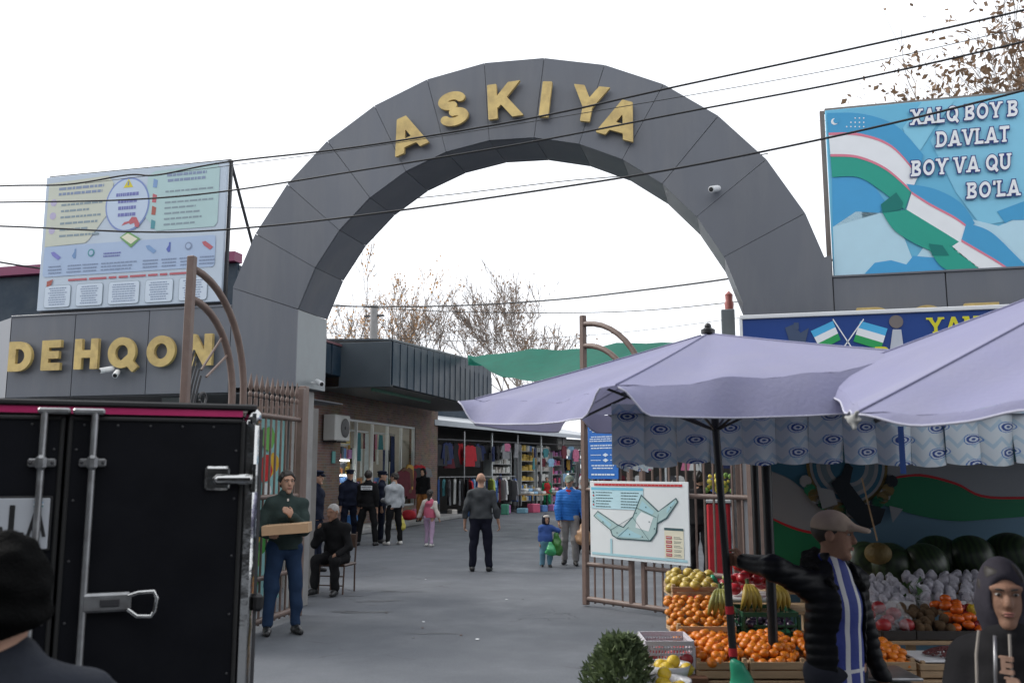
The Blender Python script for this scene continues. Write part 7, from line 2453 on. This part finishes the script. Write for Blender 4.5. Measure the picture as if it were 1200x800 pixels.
B.ppoly([(1040, 592), (1056, 596), (1044, 612)], 14, k_w)
B.build(bk)
g_ = MB()
rg = random.Random(77)
cols = [P_('pack_green', 60, 100, 60), P_('pack_teal', 50, 100, 110), P_('pack_blue', 60, 80, 120), P_('pack_red', 130, 60, 55)]
for i in range(20):                                             # packets clipped in a row under the awning
    p = XD(2.25 + .12 * i, 6.36, 1.93 + rg.uniform(-.01, .01))
    o = MB().box((0, 0, -.06), (.105, .012, .12), bev=.004).build('hanging_packet', cols[i * 7 % 4 if i > 9 else (i % 2)])
    o.location, o.rotation_euler = p, (rg.uniform(-.1, .1), 0, YAW)
    tag(o, 'small printed packet hung in a row at the top of the backdrop', 'packet', 'packets hung above the backdrop')

# ------------------------------------------------------------------ fruit display
ds = empty('display_stand', XD(2.1, 5.4, 0), YAW, 'stepped wooden stand carrying the fruit crates', 'stand')
for (z, d0, d1, xl) in ((.66, 4.84, 5.22, .95), (.79, 5.22, 5.58, .95), (.9, 5.58, 5.95, 1.0), (.97, 5.95, 6.4, 1.25)):
    for k in range(3):
        dd = d0 + (d1 - d0) * (k + .5) / 3
        MB().box(XD((xl + 3.45) / 2, dd, z), (3.45 - xl, (d1 - d0) / 3 - .01, .022), Matrix.Rotation(YAW, 4, 'Z'), bev=.003).build('board', M_WOOD, ds, local=False)
for x in (1.3, 2.0, 2.7, 3.35):
    for d, z in ((4.9, .65), (6.3, .95)): MB().box(XD(x, d, z / 2), (.05, .05, z), Matrix.Rotation(YAW, 4, 'Z')).build('leg', M_WOOD, ds, local=False)
MB().box(XD(2.2, 4.87, .33), (2.46, .02, .6), Matrix.Rotation(YAW, 4, 'Z')).build('front_board', mat('grey_board', (.16, .16, .17), rough=.8, var=.15), ds, local=False)


def crate(x0, x1, d0, d1, z, h, label, m=None):
    m = m or M_WOOD
    c = empty('fruit_crate', XD((x0 + x1) / 2, (d0 + d1) / 2, z), YAW, label, 'crate', 'crates on the fruit stand')
    w_, l_ = x1 - x0, d1 - d0
    for y in (-l_ / 2, l_ / 2):
        for k in range(2): MB().box((0, y, h * (.27 + .46 * k)), (w_ - .004, .009, h * .4), bev=.002).build('slat', m, c)
    for x in (-w_ / 2 + .005, w_ / 2 - .005):
        for k in range(2): MB().box((x, 0, h * (.27 + .46 * k)), (.009, l_ - .02, h * .4), bev=.002).build('slat', m, c)
        for y in (-l_ / 2 + .017, l_ / 2 - .017): MB().box((x * .93, y, h * .55), (.022, .022, h * 1.1), bev=.003).build('corner_block', m, c)
    MB().box((0, 0, .008), (w_ - .02, l_ - .02, .01)).build('bottom', m, c)
    return c


def fruit_mesh(nm, r, m, squash=.88, n=14, mm=9, stem=True, dent=.12):
    b = MB()
    pf = []
    for i in range(mm + 1):
        t = math.pi * i / mm
        rr = r * math.sin(t) * (1 - .03 * math.cos(2 * t))
        zz = -r * squash * math.cos(t)
        if i == mm: zz -= r * dent
        if i == 0: zz += r * dent * .6
        pf.append((max(rr, .0004), zz))
    b.lathe(pf, (0, 0, r * squash), n)
    if stem: b.mi(1).lathe([(r * .1, r * 1.7 * squash), (r * .07, r * 1.9 * squash), (.0003, r * 1.92 * squash)], (0, 0, 0), 6)
    return b.mesh(nm, [m, M_STEM], 'all')


M_STEM = mat('stem_green', (.06, .1, .03), rough=.8)
FR = dict(
    mandarin=fruit_mesh('mandarin', .029, mat('mandarin_peel', (.72, .20, .012), rough=.38, var=.22, scale=9, bump=.15, bscale=160), .84),
    small_mandarin=fruit_mesh('small_mandarin', .025, mat('small_mandarin_peel', (.62, .21, .02), rough=.4, var=.28, scale=9, bump=.15, bscale=160), .86),
    apple=fruit_mesh('apple', .04, mat('red_apple', (.38, .02, .03), rough=.3, var=.4, scale=12), .9),
    yellow_apple=fruit_mesh('yellow_apple', .034, mat('yellow_apple', (.48, .35, .07), rough=.35, var=.35, scale=14), .92),
    tomato=fruit_mesh('tomato', .028, mat('tomato_red', (.5, .03, .015), rough=.25, var=.2), .82),
    plum=fruit_mesh('plum', .024, mat('dark_plum', (.035, .02, .05), rough=.3, var=.3), 1.0, 12, 8),
    kiwi=fruit_mesh('kiwi', .027, mat('kiwi_fuzz', (.11, .065, .03), rough=.95, var=.3, scale=40, bump=.5, bscale=200), 1.15, 12, 8, False),
    persimmon=fruit_mesh('persimmon', .034, mat('persimmon_skin', (.7, .13, .015), rough=.25, var=.15, scale=8), .8),
    lemon=fruit_mesh('lemon', .03, mat('lemon_peel', (.66, .46, .03), rough=.4, var=.18, scale=10, bump=.2, bscale=120), 1.12, 14, 9, False, -.18),
    pomegranate=fruit_mesh('pomegranate', .042, mat('pomegranate_skin', (.36, .03, .035), rough=.4, var=.35, scale=9), .92),
    grape=fruit_mesh('grape', .012, mat('green_grape', (.3, .36, .1), rough=.3, var=.3), 1.1, 8, 6, False),
)


def wrapped():
    F = Field(.006)
    F.ell((0, 0, .032), (.034, .034, .033), .01).cone((0, 0, .045), (.004, 0, .066), .026, .016, .02)
    return F.mesh('wrapped_pear', mat('white_foam_net', (.62, .6, .66), rough=.7, var=.1, scale=60, bump=.8, bscale=140), folds(3, .004, 60, 60))


FR['wrapped_pear'] = wrapped()
COUNT = {}


def put(kind, x, d, z, label, group, s=1.0, rg=RNG):
    o = link(kind, FR[kind], None, XD(x, d, z), (rg.uniform(-.5, .5), rg.uniform(-.5, .5), rg.uniform(0, 6.28)), s * rg.uniform(.92, 1.08))
    tag(o, label, 'fruit', group)
    COUNT[kind] = COUNT.get(kind, 0) + 1
    return o


def heap(kind, x0, x1, d0, d1, zf, step, label, group, seed, skip=0.0, s=1.0, jit=.2):
    """one covering layer of fruit over a heap whose height is zf(u, v)"""
    rg = random.Random(seed)
    nx, nd = max(1, int((x1 - x0) / step)), max(1, int((d1 - d0) / (step * .87)))
    for j in range(nd + 1):
        for i in range(nx + (j % 2 == 0)):
            u = (i + (.5 if j % 2 else 0.0)) / nx
            v = j / max(nd, 1)
            if rg.random() < skip: continue
            x = x0 + (x1 - x0) * min(max(u, 0), 1) + rg.uniform(-jit, jit) * step
            d = d0 + (d1 - d0) * v + rg.uniform(-jit, jit) * step
            put(kind, x, d, zf(min(max(u, 0), 1), v) + rg.uniform(-.006, .01), label, group, s, rg)


FX = [(.961, 1.229), (1.238, 1.534), (1.543, 1.811), (1.82, 2.106)]
NMS = ['leftmost', 'second from the left', 'third from the left', 'rightmost']
for i, (x0, x1) in enumerate(FX):
    crate(x0, x1, 4.86, 5.2, .675, .095, 'slatted wooden crate of mandarins in the front row, ' + NMS[i])
    top_ = (.05, .06, .06, .03)[i]
    lab = 'mandarin in the front row crate of mandarins, ' + NMS[i]
    heap('mandarin', x0 + .025, x1 - .025, 4.885, 5.17, lambda u, v, t=top_: .715 + .035 * min(1, v * 4) + t * v + .02 * math.sin(math.pi * u), .0455, lab, 'mandarins in crate ' + NMS[i], 50 + i, jit=.14, s=.95)
    MB().box(XD((x0 + x1) / 2, 5.03, .715), (x1 - x0 - .03, .29, .05), Matrix.Rotation(YAW, 4, 'Z')).build('crate_liner', mat('orange_liner', (.4, .12, .02), rough=.8), label='packed fruit under the top layer in the crate, ' + NMS[i], cat='fruit bed')
# sloping bank of small mandarins at the left, pears and apples above
crate(.93, 1.27, 5.24, 5.6, .805, .08, 'tilted wooden crate of small mandarins behind the leftmost crate')
heap('small_mandarin', .93, 1.25, 5.2, 5.58, lambda u, v: .80 + .16 * v, .045, 'small mandarin on the sloping bank left of the pole', 'small mandarins on the sloping bank', 61, .06)
crate(.98, 1.27, 5.66, 5.96, .97, .08, 'wooden crate of yellow apples at the top left of the stand')
heap('yellow_apple', 1.0, 1.25, 5.7, 5.92, lambda u, v: 1.0 + .05 * v + .02 * math.sin(3.14 * u), .06, 'yellow apple in the crate at the top left of the stand', 'yellow apples', 62, .03)
heap('tomato', 1.0, 1.24, 5.61, 5.63, lambda u, v: .945, .055, 'small red fruit in the row below the yellow apples', 'red fruit row', 63)
# green plastic crate with plums, tray of red apples above it
M_GRC = mat('green_plastic', (.01, .07, .035), rough=.45)


def plastic_crate(x0, x1, d0, d1, z, h, m, label, nv=9, nh=3):
    c = empty('plastic_crate', XD((x0 + x1) / 2, (d0 + d1) / 2, z), YAW, label, 'crate')
    w_, l_ = x1 - x0, d1 - d0
    for sx, L, ax in ((-1, w_, 0), (1, w_, 0), (-1, l_, 1), (1, l_, 1)):
        f = MB()
        P = lambda a, b: (a, sx * l_ / 2, b) if ax == 0 else (sx * w_ / 2, a, b)
        S_ = lambda a, b: (a, .008, b) if ax == 0 else (.008, a, b)
        for k in range(nh + 1): f.box(P(0, .012 + (h - .024) * k / nh), S_(L, .012 if 0 < k < nh else .024))
        for k in range(nv + 1): f.box(P(-L / 2 + L * k / nv, h / 2), S_(.006 if 0 < k < nv else .02, h - .05))
        f.build('lattice_side', m, c)
    MB().box((0, 0, .006), (w_, l_, .01)).build('bottom', m, c)
    return c


plastic_crate(1.31, 1.62, 5.24, 5.56, .805, .15, M_GRC, 'dark green plastic crate of plums left of the seller', 4, 2)
heap('plum', 1.34, 1.59, 5.27, 5.4, lambda u, v: .86 + .02 * v, .046, 'dark plum in the green plastic crate', 'plums in the green crate', 64)
MB().box(XD(1.47, 5.7, .98), (.36, .3, .03), Matrix.Rotation(YAW, 4, 'Z'), bev=.01).build('fruit_tray', M_WHITE, label='white tray under the red apples left of the seller', cat='tray')
heap('apple', 1.36, 1.56, 5.6, 5.85, lambda u, v: 1.0 + .09 * math.sin(math.pi * min(1, v * 1.1)) * (.4 + .6 * math.sin(math.pi * u)), .07, 'red apple in the pile left of the seller', 'red apples in the pile', 65)
heap('apple', 1.41, 1.51, 5.66, 5.78, lambda u, v: 1.14, .07, 'red apple on top of the pile left of the seller', 'red apples on top of the pile', 66)
heap('grape', 1.58, 1.66, 5.62, 5.72, lambda u, v: 1.03 + .06 * math.sin(3.14 * u), .022, 'green grape in the bunch right of the red apples', 'green grapes right', 67)
heap('grape', 1.3, 1.36, 5.62, 5.72, lambda u, v: 1.03 + .06 * math.sin(3.14 * u), .022, 'green grape in the bunch left of the red apples', 'green grapes left', 68)


def bananas(x, d, z, rz, label, n=4, m=None):
    o = empty('banana_bunch', XD(x, d, z), rz, label, 'bananas')
    m = m or mat('banana_peel', (.42, .3, .05), rough=.5, var=.25, scale=10)
    for k in range(n):
        a = (k - (n - 1) / 2) * .36
        P = [Vector((math.sin(a) * (.02 + .09 * t), -.02 - .09 * math.sin(t * 2.4), .12 - .14 * t ** 1.6)) for t in (0, .2, .4, .6, .8, 1)]
        MB().tube(P, [.006, .014, .019, .019, .015, .006], 8).build('banana', m, o, smooth='all')
    MB().tube([(0, -.02, .118), (0, -.01, .15)], .012, 7).build('stalk', M_STEM, o)
    return o


bananas(1.40, 5.5, .96, YAW, 'yellow bananas below the red apples, left of the black post')
bananas(1.55, 5.5, .96, YAW + .2, 'yellow bananas below the red apples, beside the seller')
bananas(1.23, 5.45, .94, YAW - .2, 'greenish bananas lying on the small mandarins', 5, mat('banana_green', (.25, .25, .06), rough=.5, var=.25))

# right half of the stand
def tray(x0, x1, d0, d1, z, h, m, label):
    c = empty('fruit_tray', XD((x0 + x1) / 2, (d0 + d1) / 2, z), YAW, label, 'tray')
    w_, l_ = x1 - x0, d1 - d0
    for y in (-l_ / 2, l_ / 2): MB().box((0, y, h / 2), (w_, .012, h), bev=.003).build('side', m, c)
    for x in (-w_ / 2, w_ / 2): MB().box((x, 0, h / 2), (.012, l_ - .014, h), bev=.003).build('side', m, c)
    MB().box((0, 0, .006), (w_ - .014, l_ - .014, .01)).build('bottom', m, c)
    return c


M_DARKBOX = mat('dark_tray', (.03, .025, .022), rough=.6)
XP = lambda px, d: (px - 600) / 1050 * d
tray(XP(1006, 5.7), XP(1052, 5.7), 5.62, 5.92, .915, .05, M_WHITE, 'white tray of small wrapped pears beside the seller')
heap('wrapped_pear', XP(1010, 5.7), XP(1049, 5.7), 5.64, 5.9, lambda u, v: .94 + .1 * v, .052, 'white wrapped pear in the small tray beside the seller', 'wrapped pears in the small tray', 70, s=.78, jit=.08)
tray(XP(1060, 5.7), XP(1142, 5.7), 5.62, 5.92, .915, .05, M_WHITE, 'white tray of wrapped pears below the watermelons')
heap('wrapped_pear', XP(1064, 5.7), XP(1138, 5.7), 5.64, 5.9, lambda u, v: .94 + .1 * v, .074, 'white wrapped pear in the wide tray below the watermelons', 'wrapped pears in the wide tray', 71, jit=.06)
tray(XP(1146, 5.7), XP(1230, 5.7), 5.62, 5.92, .915, .05, M_WHITE, 'white tray of wrapped pears behind the hooded boy')
heap('wrapped_pear', XP(1150, 5.7), XP(1226, 5.7), 5.64, 5.9, lambda u, v: .94 + .1 * v, .074, 'white wrapped pear in the tray behind the hooded boy', 'wrapped pears behind the boy', 72, jit=.06)
for k, (pa, pb, kd, lab, st_, s_) in enumerate(((1010, 1043, 'pomegranate', 'pomegranate in the bag beside the seller', .075, 1.0), (1047, 1090, 'kiwi', 'brown kiwi in the tray below the pears', .052, 1.0), (1091, 1124, 'persimmon', 'orange persimmon in the heap beside the kiwis', .062, 1.0),
                                          (1118, 1134, 'pomegranate', 'dark red pomegranate between persimmons and lemons', .07, .75), (1131, 1156, 'lemon', 'yellow lemon in the tray beside the hooded boy', .055, .95))):
    x0, x1 = XP(pa, 5.38), XP(pb, 5.38)
    if k != 3: tray(x0 - .008, x1 + .008, 5.24, 5.56, .805, .05, M_DARKBOX, 'shallow dark tray holding ' + ('pomegranates', 'kiwis', 'persimmons', '', 'lemons')[k])
    heap(kd, x0 + .02, x1 - .02, 5.28 + (.12 if k == 3 else 0), 5.53, lambda u, v, k=k: .83 + (.1 if k == 2 else .075) * v + (.03 * math.sin(math.pi * u) if k == 2 else 0), st_, lab, 'fruit heap: ' + kd, 80 + k, s=s_, jit=.1)
F = Field(.009)
F.ell((0, 0, .07), (.1, .14, .08), .03).cone((0, 0, .12), (.02, -.04, .19), .05, .02, .04)
fb_ = link('film_bag', F.mesh('film_bag', mat('clear_film', (.8, .8, .82), rough=.12, alpha=.22, bump=.6, bscale=16), folds(5, .014, 30, 30)), None, XD(XP(1027, 5.38), 5.38, .81), (0, 0, YAW))
tag(fb_, 'crumpled clear film bag over the pomegranates beside the seller', 'bag')
mg = MB()
for k in range(14):
    a = k * .9
    mg.add([Vector((.03 * math.cos(a), .03 * math.sin(a), .01 * k)), Vector((.06 * math.cos(a + .5), .06 * math.sin(a + .5), .01 * k + .03)), Vector((.05 * math.cos(a + 1), .05 * math.sin(a + 1), .01 * k + .05))], [(0, 1, 2)])
gl = mg.build('green_leaves', mat('herb_green', (.05, .12, .03), rough=.6), label='small green bunch between the two trays of wrapped pears', cat='herbs')
gl.location = XD(XP(1056, 5.66), 5.66, .93)
# front right: foam box of red beans, plastic sheet
crate(2.13, 2.75, 4.88, 5.2, .675, .08, 'pale wooden crate with white lining at the right of the front row')
MB().box(XD(2.44, 5.04, .755), (.58, .28, .012), Matrix.Rotation(YAW, 4, 'Z'), bev=.004).build('foam_lining', M_WHITE, label='white lining sheet inside the right hand crate', cat='lining')
bm_ = MB()
rg = random.Random(90)
for i in range(420):
    a, r_ = rg.uniform(0, 6.28), math.sqrt(rg.random())
    x, y = .13 * r_ * math.cos(a), .09 * r_ * math.sin(a)
    bm_.ball((x, y, .012 + .035 * (1 - r_ * r_)), (.008, .005, .005), 6, 4)
be = bm_.build('red_beans', mat('red_bean', (.13, .025, .025), rough=.35, var=.3), smooth='all', label='heap of dark red beans on white lining', cat='beans', kind='stuff')
be.location, be.rotation_euler = XD(XP(1092, 5.02), 5.02, .762), (0, 0, YAW)

# watermelons and a netted melon
def melon():
    m = bpy.data.materials.new('watermelon_rind')
    m.use_nodes = True
    n, l = m.node_tree.nodes, m.node_tree.links
    b = n['Principled BSDF']
    b.inputs['Roughness'].default_value = .4
    tc = n.new('ShaderNodeTexCoord')
    w = n.new('ShaderNodeTexWave')
    w.inputs['Scale'].default_value = 9
    w.inputs['Distortion'].default_value = 6
    w.inputs['Detail'].default_value = 3
    l.new(tc.outputs['Object'], w.inputs['Vector'])
    mx = n.new('ShaderNodeMix')
    mx.data_type = 'RGBA'
    l.new(w.outputs['Fac'], mx.inputs[0])
    mx.inputs[6].default_value, mx.inputs[7].default_value = (.012, .022, .012, 1), (.03, .055, .02, 1)
    l.new(mx.outputs[2], b.inputs['Base Color'])
    return m


wm = MB().ball((0, 0, 0), (.155, .155, .145), 24, 16).mesh('watermelon', melon(), 'all')
for i, (px, py, d, s_) in enumerate(((1043, 668, 6.1, 1.0), (1083, 668, 6.05, 1.0), (1099, 655, 6.25, 1.1), (1137, 655, 6.15, 1.08), (1183, 652, 6.15, 1.1), (1013, 664, 6.2, 1.0), (1222, 660, 6.15, 1.0))):
    p = PD(px, py, d)
    p.z = max(p.z, .985 + .145 * s_)
    tag(link('watermelon', wm, None, p, (RNG.uniform(-.4, .4), RNG.uniform(-.4, .4), RNG.uniform(0, 6)), s_), ('dark watermelon beside the netted melon', 'dark watermelon, front one of the pair left of the boy', 'large dark watermelon behind the front one of the pair', 'dark watermelon just left of the boy\'s hood', 'dark watermelon behind the boy\'s hood', 'dark watermelon behind the seller\'s shoulder', 'dark watermelon at the right end of the row')[i], 'watermelon')
nm_ = MB().ball((0, 0, 0), (.085, .085, .07), 20, 12).mesh('melon', mat('yellow_melon', (.16, .11, .03), rough=.6, var=.3, scale=14, bump=.4, bscale=60), 'all')
tag(link('melon', nm_, None, PD(1029, 648, 5.95)), 'yellow netted melon hanging beside the seller\'s face', 'melon')
MB().tube([PD(1029, 648, 5.95) + Vector((0, 0, .08)), PD(1010, 560, 5.95)], .005, 6).build('cord', M_WOOD, label='cord holding the netted melon', cat='cord')

# scales, plastic bags, bush, lemons and white crate at the left front
sc_ = empty('scales', XD(XP(1012, 4.62), 4.62, .64), YAW, 'electronic scales with a steel plate in front of the seller', 'scales')
MB().box((0, 0, .05), (.3, .28, .08), bev=.015).build('case', mat('scale_case', (.3, .31, .32), rough=.4), sc_)
MB().box((0, .02, .115), (.33, .3, .014), bev=.004).build('plate', M_STEEL, sc_)
MB().box((0, -.142, .055), (.2, .006, .05), Matrix.Rotation(-.2, 4, 'X')).build('display', mat('display_green', (.05, .12, .09), rough=.2), sc_)
MB().box((-.12, -.142, .055), (.03, .006, .05), Matrix.Rotation(-.2, 4, 'X')).build('keypad', mat('keypad_red', (.25, .05, .05), rough=.4), sc_)
MB().box(XD(XP(1012, 4.62), 4.62, .32), (.42, .36, .64), Matrix.Rotation(YAW, 4, 'Z'), bev=.01).build('scale_stand', mat('grey_board2', (.13, .13, .14), rough=.8), label='grey box carrying the scales', cat='box')
bag(XD(1.075, 4.42, .845), .34, .2, PL('turquoise', (.05, .42, .25)), 'turquoise plastic bag tied low on the umbrella pole', seed=31)
F = Field(.007)
F.ell((0, 0, 0), (.06, .04, .03), .02).ell((-.03, 0, .015), (.03, .03, .03), .02).ell((.04, 0, .02), (.03, .03, .035), .02)
tag(link('plastic_bag', F.mesh('plastic_bag', PL('turquoise', (.05, .42, .25)), folds(12, .012, 45, 45)), None, PD(829, 685, 5.85), (0, 0, YAW)), 'crumpled green bag lying on the yellow apples', 'bag')
lt_ = empty('low_table', XD(.84, 5.0, 0), YAW, 'low table under the white plastic crate left of the fruit', 'table')
MB().box((0, 0, .68), (.34, .4, .035), bev=.004).build('table_top', mat('brown_board', (.16, .08, .045), rough=.7), lt_)
for x in (-.14, .14):
    for y in (-.17, .17): MB().box((x, y, .33), (.04, .04, .66)).build('leg', M_WOOD, lt_)
plastic_crate(XP(749, 4.95), XP(802, 4.95), 4.88, 5.16, .7, .165, mat('white_lattice', (.6, .58, .62), rough=.5, var=.05), 'white lattice crate left of the mandarins', 16, 5)
heap('pomegranate', .735, .92, 4.92, 5.12, lambda u, v: .73, .09, 'dim red fruit inside the white lattice crate', 'fruit in the white crate', 99)
for k, (px, py, d, n_) in enumerate(((783, 784, 4.6, 6), (782, 803, 4.3, 6))):
    c = PD(px, py, d)
    bs = MB()
    bs.lathe([(.02, -.05), (.085, -.045), (.105, .0), (.112, .03), (.1, .02), (.06, -.03), (.01, -.035)], (0, 0, 0), 18)
    o = bs.build('white_bowl', mat('thin_white_plastic', (.62, .63, .66), rough=.35, trans=.2, bump=.4, bscale=20), smooth='all', label=('white bag of lemons beside the white crate', 'white bowl of lemons at the bottom edge')[k], cat='bag')
    o.location = c
    rg = random.Random(k)
    for i in range(7):
        a = i * 1.05
        rr = .055 if i else 0
        p = c + Vector((rr * math.cos(a), rr * math.sin(a), .0 + (.035 if i == 0 else .0)))
        tag(link('lemon', FR['lemon'], None, p, (rg.uniform(.4, 1.6), rg.uniform(0, 6), rg.uniform(0, 6)), 1.05), 'yellow lemon in the ' + ('white bag beside the white crate', 'white bowl at the bottom edge')[k], 'fruit', ('lemons in the bag', 'lemons in the bowl')[k])
    MB().box(c + Vector((0, 0, -.05 - (c.z - .05) / 2)), (.2, .2, c.z - .06), Matrix.Rotation(YAW, 4, 'Z'), bev=.01).build('box_pedestal', M_CARD, label=('carton under the bag of lemons', 'carton under the bowl of lemons')[k], cat='box')

# conical evergreen bush in a pot
bu = empty('potted_bush', XD(XP(722, 4.35), 4.35), label='bushy green conifer in a pot in front of the gate', cat='plant')
MB().lathe([(.001, 0), (.11, 0), (.15, .3), (.16, .3), (.16, .33), (.13, .33), (.12, .3), (.001, .3)], n=20).build('pot', mat('dark_pot', (.05, .045, .04), rough=.7), bu, smooth=True)
MB().tube([(0, 0, .28), (0, 0, .8)], [.02, .008], 8).build('stem', M_BARK, bu)
lf = MB()
rg = random.Random(42)
for i in range(5200):
    t = rg.random() ** .8
    z = .4 + .58 * t
    prof = .16 * (1 - max(0, t - .5) ** 2 * 2.6) * (.75 + .25 * min(1, t * 4))
    a = rg.uniform(0, 6.28)
    lump = 1 + .16 * math.sin(3 * a + 7 * t) + .1 * math.sin(7 * a - 11 * t)
    r_ = prof * lump * (rg.random() ** .35)
    c = Vector((r_ * math.cos(a), r_ * math.sin(a), z))
    dr = (Vector((math.cos(a), math.sin(a), .9)) + Vector((rg.gauss(0, .5), rg.gauss(0, .5), rg.gauss(0, .5)))).normalized()
    sd = dr.orthogonal().normalized()
    sd.rotate(Matrix.Rotation(rg.uniform(0, 6.28), 3, dr))
    L_, w_ = rg.uniform(.02, .045), rg.uniform(.004, .008)
    lf.mi(rg.choice((0, 0, 1))).add([c - sd * w_, c + dr * L_ * .5 - sd * w_ * 1.2, c + dr * L_, c + dr * L_ * .5 + sd * w_ * 1.2, c + sd * w_], [(0, 1, 2, 3, 4)])
lf.build('foliage', [mat('conifer_green', (.12, .165, .08), rough=.7, var=.3, trans=.2), mat('conifer_light', (.2, .26, .12), rough=.7, var=.3, trans=.2)], bu, fixn=False)['kind'] = 'stuff'
# green hose on the ground behind the gate
P = [on_leaf(1.5 + .25 * math.cos(t) * (1 - t * .02), .03 + .1 * (t > 7), -.6 + .2 * math.sin(t)) + Vector((0, 0, .004 * t)) for t in [i * .3 for i in range(60)]]
MB().tube(P, .014, 6).build('garden_hose', mat('hose_green', (.02, .3, .2), rough=.4), smooth='all', label='coiled green hose on the ground behind the gate', cat='hose')
